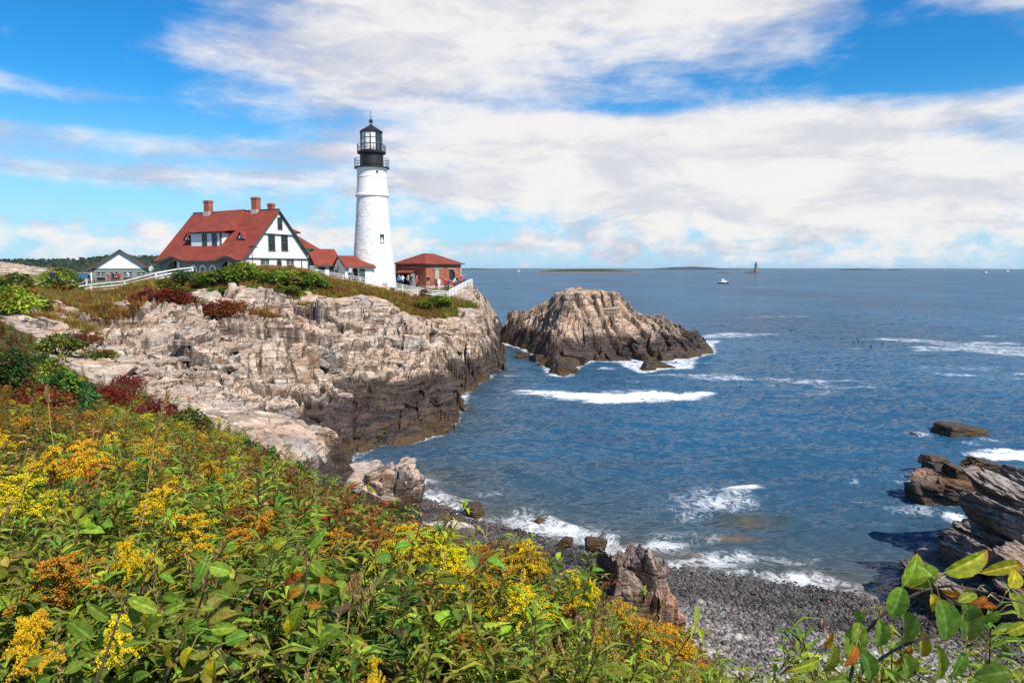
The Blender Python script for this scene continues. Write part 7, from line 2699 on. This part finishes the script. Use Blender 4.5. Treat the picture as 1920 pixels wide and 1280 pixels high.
stalk([(245, 1090), (270, 960), (290, 820), (312, 742)], 3.4, 'tall straw coloured grass stalk rising above the goldenrods', 1)
stalk([(20, 1000), (52, 880), (78, 840)], 3.6, 'bent pale grass stalk near the photo edge', 2)
stalk([(1098, 1290), (1108, 1210), (1120, 1140)], 2.6, 'tawny grass head in front of the upright rock', 3, 0.6)
stalk([(690, 1265), (720, 1180), (745, 1110), (750, 1080)], 2.7, 'white bleached stalk leaning among the bottom middle plants', 4, 0.1)
stalk([(110, 900), (95, 800), (88, 730)], 5.0, 'thin upright dry stalk at the left', 5, 0.2)
stalk([(650, 1200), (655, 1130), (668, 1085)], 2.7, 'reddish dry grass blade beside the curving vine', 6, 0.4)
# ------------------------------------------------------------------ shrubs and grass of the headland
FAR_BUSH = {
    'green': [g_bush(300 + k, [DKGREEN, GREEN, LIME, OLIVE], [5, 4, 2, 1], 1.0, 0.9, 1500, 0.17, 0.11) for k in range(3)],
    'mixed': [g_bush(310 + k, [DKGREEN, OLIVE, RUST, GREEN], [5, 3, 2, 2], 1.0, 0.85, 1400, 0.15, 0.10) for k in range(2)],
    'lime': [g_bush(320 + k, [LIME, GREEN, OLIVE, DKGREEN], [4, 4, 2, 2], 1.0, 0.9, 1400, 0.16, 0.10) for k in range(2)],
    'red': [g_bush(330 + k, [(0.19, 0.012, 0.014), WINE, (0.26, 0.03, 0.015), BROWN], [5, 3, 2, 1], 1.0, 0.7, 1300, 0.13, 0.07) for k in range(2)],
    'dark': [g_bush(340 + k, [DKGREEN, DKGREEN, GREEN, BROWN], [5, 3, 1, 1], 1.0, 0.9, 1500, 0.15, 0.09) for k in range(2)]}
BUSHES = [  # px, base py, distance, radius, height factor, kind, label
    (105, 562, 86, 3.2, 0.95, 'mixed', 'round dark bush at the lower end of the white fence'), (70, 560, 87, 2.0, 0.9, 'dark', 'dark bush left of the round one by the fence'), (140, 560, 87, 2.0, 0.8, 'mixed', 'brownish bush against the low end of the white fence'),
    (325, 540, 87, 1.7, 0.9, 'mixed', 'dark shrub at the top of the white fence'), (350, 535, 87.5, 2.2, 0.95, 'dark', 'dark shrub under the first porch arch'), (378, 536, 87.5, 2.0, 0.95, 'mixed', 'shrub below the three arched windows, left one'),
    (402, 535, 87.5, 2.2, 0.9, 'green', 'green shrub below the three arched windows, right one'), (425, 532, 88, 2.2, 0.95, 'dark', 'dark green shrub under the second porch arch'), (455, 533, 88.5, 2.7, 1.1, 'green', 'tallest green shrub at the corner of the house'),
    (482, 534, 88.5, 2.2, 0.95, 'green', 'green shrub left under the gable'), (507, 533, 89, 2.2, 0.95, 'lime', 'bright shrub under the round window'), (530, 533, 89.5, 2.2, 0.95, 'green', 'green shrub right under the gable'), (556, 533, 90, 2.3, 0.9, 'lime', 'yellow green shrub at the far end of the gable'),
    (580, 534, 90.5, 2.0, 0.9, 'green', 'green shrub where the sheds begin'), (598, 540, 90.5, 1.6, 0.8, 'lime', 'small bright shrub below the first shed'), (470, 548, 86, 1.4, 0.7, 'lime', 'small bright bush on the rock below the gable'), (415, 548, 85.5, 1.6, 0.6, 'mixed', 'low brown shrub on the rock below the porch'),
    (540, 548, 87, 1.8, 0.7, 'mixed', 'low brownish shrub on the rock edge below the gable'), (345, 552, 84.5, 1.8, 0.6, 'mixed', 'low tawny shrub above the red sumac'), (806, 575, 93, 1.7, 0.8, 'lime', 'bright bush below the corner of the cliff fence'), (826, 568, 94, 1.5, 0.8, 'green', 'green bush under the cliff fence corner'),
    (790, 572, 93, 1.3, 0.7, 'mixed', 'tawny bush in the grass below the cliff fence'), (801, 551, 97.5, 0.9, 1.1, 'red', 'rusty shrub standing against the rail fence'),
    (300, 575, 80, 2.2, 0.85, 'red', 'red sumac patch, upper left of the two on the ledge'), (328, 570, 81, 1.8, 0.7, 'red', 'red sumac joined to the upper patch'), (280, 583, 79, 1.3, 0.6, 'red', 'small red sumac below the upper patch'), (392, 604, 74, 1.9, 0.8, 'red', 'red sumac patch in the hollow of the ledge'), (425, 607, 73.5, 2.0, 0.65, 'red', 'right end of the red sumac in the hollow'), (372, 598, 75, 1.2, 0.8, 'red', 'left end of the red sumac in the hollow'),
    (115, 530, 108, 3.2, 0.8, 'lime', 'bright green bush beside the bare rock hump'), (130, 537, 106, 2.6, 0.7, 'green', 'green bush between bare rock and rope fence'), (20, 578, 70, 3.0, 0.8, 'mixed', 'mixed green and rust bush at the left photo edge'), (55, 585, 68, 2.4, 0.7, 'mixed', 'olive bush below the round dark bush'),
    (25, 610, 58, 2.4, 0.8, 'lime', 'yellow green bush at the left edge above the sumac stems'), (85, 600, 62, 1.8, 0.6, 'mixed', 'rusty shrub on the left bank'), (10, 505, 122, 2.0, 0.4, 'mixed', 'scrub on top of the bare rock hump'),
    (15, 705, 22, 0.85, 1.1, 'dark', 'tall dark green leafy sumac at the left edge'), (45, 715, 23, 0.75, 1.0, 'green', 'fresh green leafy shrub next to the dark sumac'), (88, 700, 24, 0.7, 1.2, 'green', 'narrow fresh green shrub before the pale rocks'), (140, 745, 26, 0.9, 0.9, 'dark', 'dark shrub between the pale rocks on the left'),
    (235, 700, 33, 0.9, 0.9, 'red', 'wine red shrub climbing the pale rock on the left'), (150, 640, 52, 1.7, 0.5, 'red', 'low red shrub on the left ledge'), (175, 660, 48, 1.4, 0.5, 'mixed', 'low olive shrub on the left ledge'), (110, 660, 44, 1.6, 0.7, 'mixed', 'rust and green shrub on the left bank'),
    (205, 755, 24, 0.8, 0.8, 'red', 'wine red shrub behind the ochre goldenrods'), (290, 775, 23, 0.7, 0.8, 'red', 'red leaved shrub at the rim of the slope before the pale ledge'), (350, 800, 22, 0.6, 0.8, 'mixed', 'dark mixed shrub at the rim of the slope'), (415, 850, 19, 0.6, 0.9, 'red', 'burgundy shrub in the middle of the rim'),
    (470, 880, 18, 0.6, 0.9, 'dark', 'dark green rose bush below the burgundy shrub'), (540, 915, 18, 0.6, 0.9, 'dark', 'dark green bush above the flat pinkish slab'), (590, 950, 17, 0.55, 0.8, 'green', 'fresh green bush at the head of the cove'), (690, 975, 17, 0.55, 0.8, 'red', 'red and orange bush left of the pale boulder'), (745, 985, 16, 0.5, 0.8, 'dark', 'dark rose bush at the foot of the pale boulder'),
    (60, 770, 17, 0.7, 1.0, 'red', 'deep red shrub at the left edge above the goldenrods'), (130, 770, 18, 0.7, 1.0, 'dark', 'dark shrub among the upper goldenrods'), (20, 745, 19, 0.5, 0.9, 'green', 'green sumac at the left edge above the goldenrods')]
rs_b = np.random.RandomState(31)
for px, py, Y_, rad, hf, kd, lab in BUSHES:
    p = at(px, py, Y_)
    if kd == 'red' and Y_ > 70:
        rad *= 1.35
    if Y_ < 27 and py >= 750:
        rad *= 1.2
        hf *= 1.3
    gz = min(ground_z(p.x, p.y), p.z + 0.8)
    fo, st = FAR_BUSH[kd][rs_b.randint(len(FAR_BUSH[kd]))]
    root = empty('red_shrub' if kd == 'red' else 'shrub', (p.x, p.y, p.z - 0.1 if Y_ > 80 else max(gz, p.z - (0.3 if Y_ < 27 else 0.8)) - 0.1), rs_b.rand() * 6.28)
    root.scale = (rad, rad, rad * hf * (0.72 if Y_ > 84 else 1))
    tag(root, lab, 'shrub', 'shrubs of the headland')
    link(bpy.data.objects.new('foliage', fo), root)
    link(bpy.data.objects.new('stem', st), root)


def build_headland_grass():
    rs = np.random.RandomState(5)
    tw = [g_grass(400, [STRAW, OCHRE, (0.30, 0.15, 0.04)], 0.8, 50, 0.3, 0.016), g_grass(401, [(0.32, 0.16, 0.04), RUST, STRAW], 0.7, 50, 0.3, 0.016), g_grass(402, [OLIVE, STRAW, GREEN], 0.7, 50, 0.3, 0.018), g_grass(403, [GREEN, LIME, OLIVE], 0.6, 50, 0.3, 0.018)]
    n = 26000
    Y_ = rs.uniform(56, 104, n)
    X_ = Y_ * np.tan(rs.uniform(R(-37), R(-1.5), n))
    z, veg, lawn = terrain_h(X_, Y_)
    ok = (veg > 0.45) & (crest_side(X_, Y_) < -1)
    plate = (Y_ > 101.5) | ((X_ < -48) & (Y_ > 86))
    ok &= ~(plate & (rs.rand(n) < 0.93))
    # keep clear of buildings
    ok &= ~((X_ > -36) & (X_ < -4) & (Y_ > 101))
    X_, Y_, z = X_[ok], Y_[ok], z[ok]
    m = len(X_)
    nz = fbm2(X_ * 0.18, Y_ * 0.3, 3) + 0.35 * rs.randn(m)
    idx = np.where(nz > 0.35, 3, np.where(nz > 0.05, 2, np.where(nz > -0.25, 0, 1)))
    sc = 0.6 + 0.7 * rs.rand(m)
    scatter('headland_grass', 'tawny and olive grass along the top of the ledges', tw, np.stack([X_, Y_, z - 0.05], 1), rs.rand(m) * 6.28, sc, idx)
    # rusty grass in the hollows
    P, I = [], []
    for px, py, Y0, rx, ry, k in ((215, 620, 66, 3.0, 1.4, 700), (180, 615, 68, 1.5, 1.2, 300), (305, 622, 68, 2.2, 0.8, 350), (600, 590, 85, 2.0, 1.2, 300), (520, 620, 77, 2.5, 0.6, 200), (800, 588, 92, 1.4, 2.0, 420), (150, 600, 74, 2, 1.2, 300), (120, 640, 58, 2.5, 1.2, 300)):
        c = at(px, py, Y0)
        d = rs.randn(k, 2) * 0.5
        P.append(np.stack([c.x + d[:, 0] * rx, c.y + d[:, 1] * ry], 1))
    P = np.concatenate(P)
    z, veg, lawn = terrain_h(P[:, 0], P[:, 1])
    m = len(P)
    scatter('rusty_grass', 'rust coloured grass in the hollows of the ledge', tw, np.column_stack([P, z - 0.05]), rs.rand(m) * 6.28, 0.7 + 0.6 * rs.rand(m), rs.choice([0, 1, 1, 1, 2], m))


build_headland_grass()


# ------------------------------------------------------------------ the wood beyond the inlet (one mass)
def build_wood():
    rs = np.random.RandomState(8)
    pr = [g_bush(500 + k, c, w, 1.0, 1.15, 420, 0.34, 0.26, 0.6, 4, 12)[0] for k, (c, w) in enumerate((([DKGREEN, (0.03, 0.045, 0.02)], [3, 2]), ([DKGREEN, GREEN], [3, 2]), ([(0.06, 0.05, 0.02), DKGREEN], [2, 2]), ([OLIVE, RUST, DKGREEN], [2, 1, 3])))]
    q = bpy.data.objects['wooded_hill'].data
    v = np.empty(len(q.vertices) * 3, np.float32)
    q.vertices.foreach_get('co', v)
    v = v.reshape(-1, 3)
    v = v[(v[:, 2] > 2.5)]
    n = 1700
    k = rs.randint(len(v), size=n)
    P = v[k] + rs.randn(n, 3) * np.array([5, 5, 0.3])
    sc = rs.uniform(2.0, 4.6, n)
    scatter('far_woodland', 'dark autumn woodland covering the low hill beyond the inlet', pr, P, rs.rand(n) * 6.28, sc, rs.choice(4, n, p=(0.4, 0.3, 0.2, 0.1)))


build_wood()


# ------------------------------------------------------------------ shingle: pebbles nobody could count, and the cobbles one can
def build_pebbles():
    rs = np.random.RandomState(12)
    m, t, out = new_mat('pebble')
    rnd = t.node('ShaderNodeObjectInfo').outputs['Random']
    pos = t.node('ShaderNodeNewGeometry').outputs['Position']
    c = t.mix(t.ramp(rnd, 0.0, 1.0, smooth=False), (0.14, 0.126, 0.112), (0.50, 0.46, 0.41))
    c = t.mix(t.ramp(t.math('FRACT', t.math('MULTIPLY', rnd, 9.7)), 0.86, 0.9), c, (0.17, 0.10, 0.075))
    z = t.sep(pos)[2]
    wet = t.ramp(t.math('ADD', z, t.math('MULTIPLY', t.noise(pos, 0.5, 3, 0.6), -0.7)), 0.55, 0.05)
    c = t.mix(wet, c, t.mix(1.0, c, (0.25, 0.23, 0.22), 'MULTIPLY'))
    # bands of darker stones thrown up by the tide
    band = t.noise(t.mapping(pos, scale=(0.35, 1.0, 1.0)), 0.55, 4, 0.6)
    c = t.mix(t.math('MULTIPLY', t.ramp(band, 0.50, 0.62), 0.8), c, t.mix(1.0, c, (0.20, 0.185, 0.18), 'MULTIPLY'))
    principled(t, out, c, t.ramp(wet, 0, 1, 0.75, 0.3), 0.3)
    M['pebble'] = m
    pr = []
    for k in range(6):
        V, Fa = ICO[2]
        P = V * np.array([1.0, 0.72 + 0.2 * rs.rand(), 0.5 + 0.15 * rs.rand()]) * (1 + 0.13 * fbm3(V * 1.1 + k * 5, 2))[:, None]
        pr.append(mesh_np('pebble', P, Fa, [m], True))
    n = 120000
    Y_ = rs.uniform(13.5, 41, n)
    X_ = Y_ * np.tan(rs.uniform(R(-12.4), R(40), n))
    keep = rs.rand(n) < np.clip(Y_ / 34, 0, 1)
    X_, Y_ = X_[keep], Y_[keep]
    z, dc, sl = land(X_, Y_)
    cs = crest_side(X_, Y_)
    ok = (sl < 0.35) & (dc > -1.2) & (cs < 0.6) & (z < 3.2)
    X_, Y_ = X_[ok], Y_[ok]
    z, veg, lw = terrain_h(X_, Y_)
    m_ = len(X_)
    sc = 0.045 + 0.035 * rs.rand(m_) + 0.05 * rs.rand(m_) ** 6
    scatter('pebbles', 'grey rounded pebbles of the shingle beach', pr, np.stack([X_, Y_, z + 0.2 * sc], 1), rs.rand(m_) * 6.28, sc, rs.randint(6, size=m_), tilt=rs.randn(m_, 2) * 0.25)
    big = rs.choice(m_, 90, replace=False)
    for q in big:
        o = bpy.data.objects.new('cobble', pr[rs.randint(6)])
        s = rs.uniform(0.10, 0.2) + 0.14 * rs.rand() ** 4
        o.location = (X_[q], Y_[q], z[q] + 0.25 * s)
        o.scale = (s, s, s)
        o.rotation_euler = (rs.randn() * 0.2, rs.randn() * 0.2, rs.rand() * 6.28)
        link(o, bpy.data.objects['beach_terrain'])
    print('pebbles', m_)


build_pebbles()
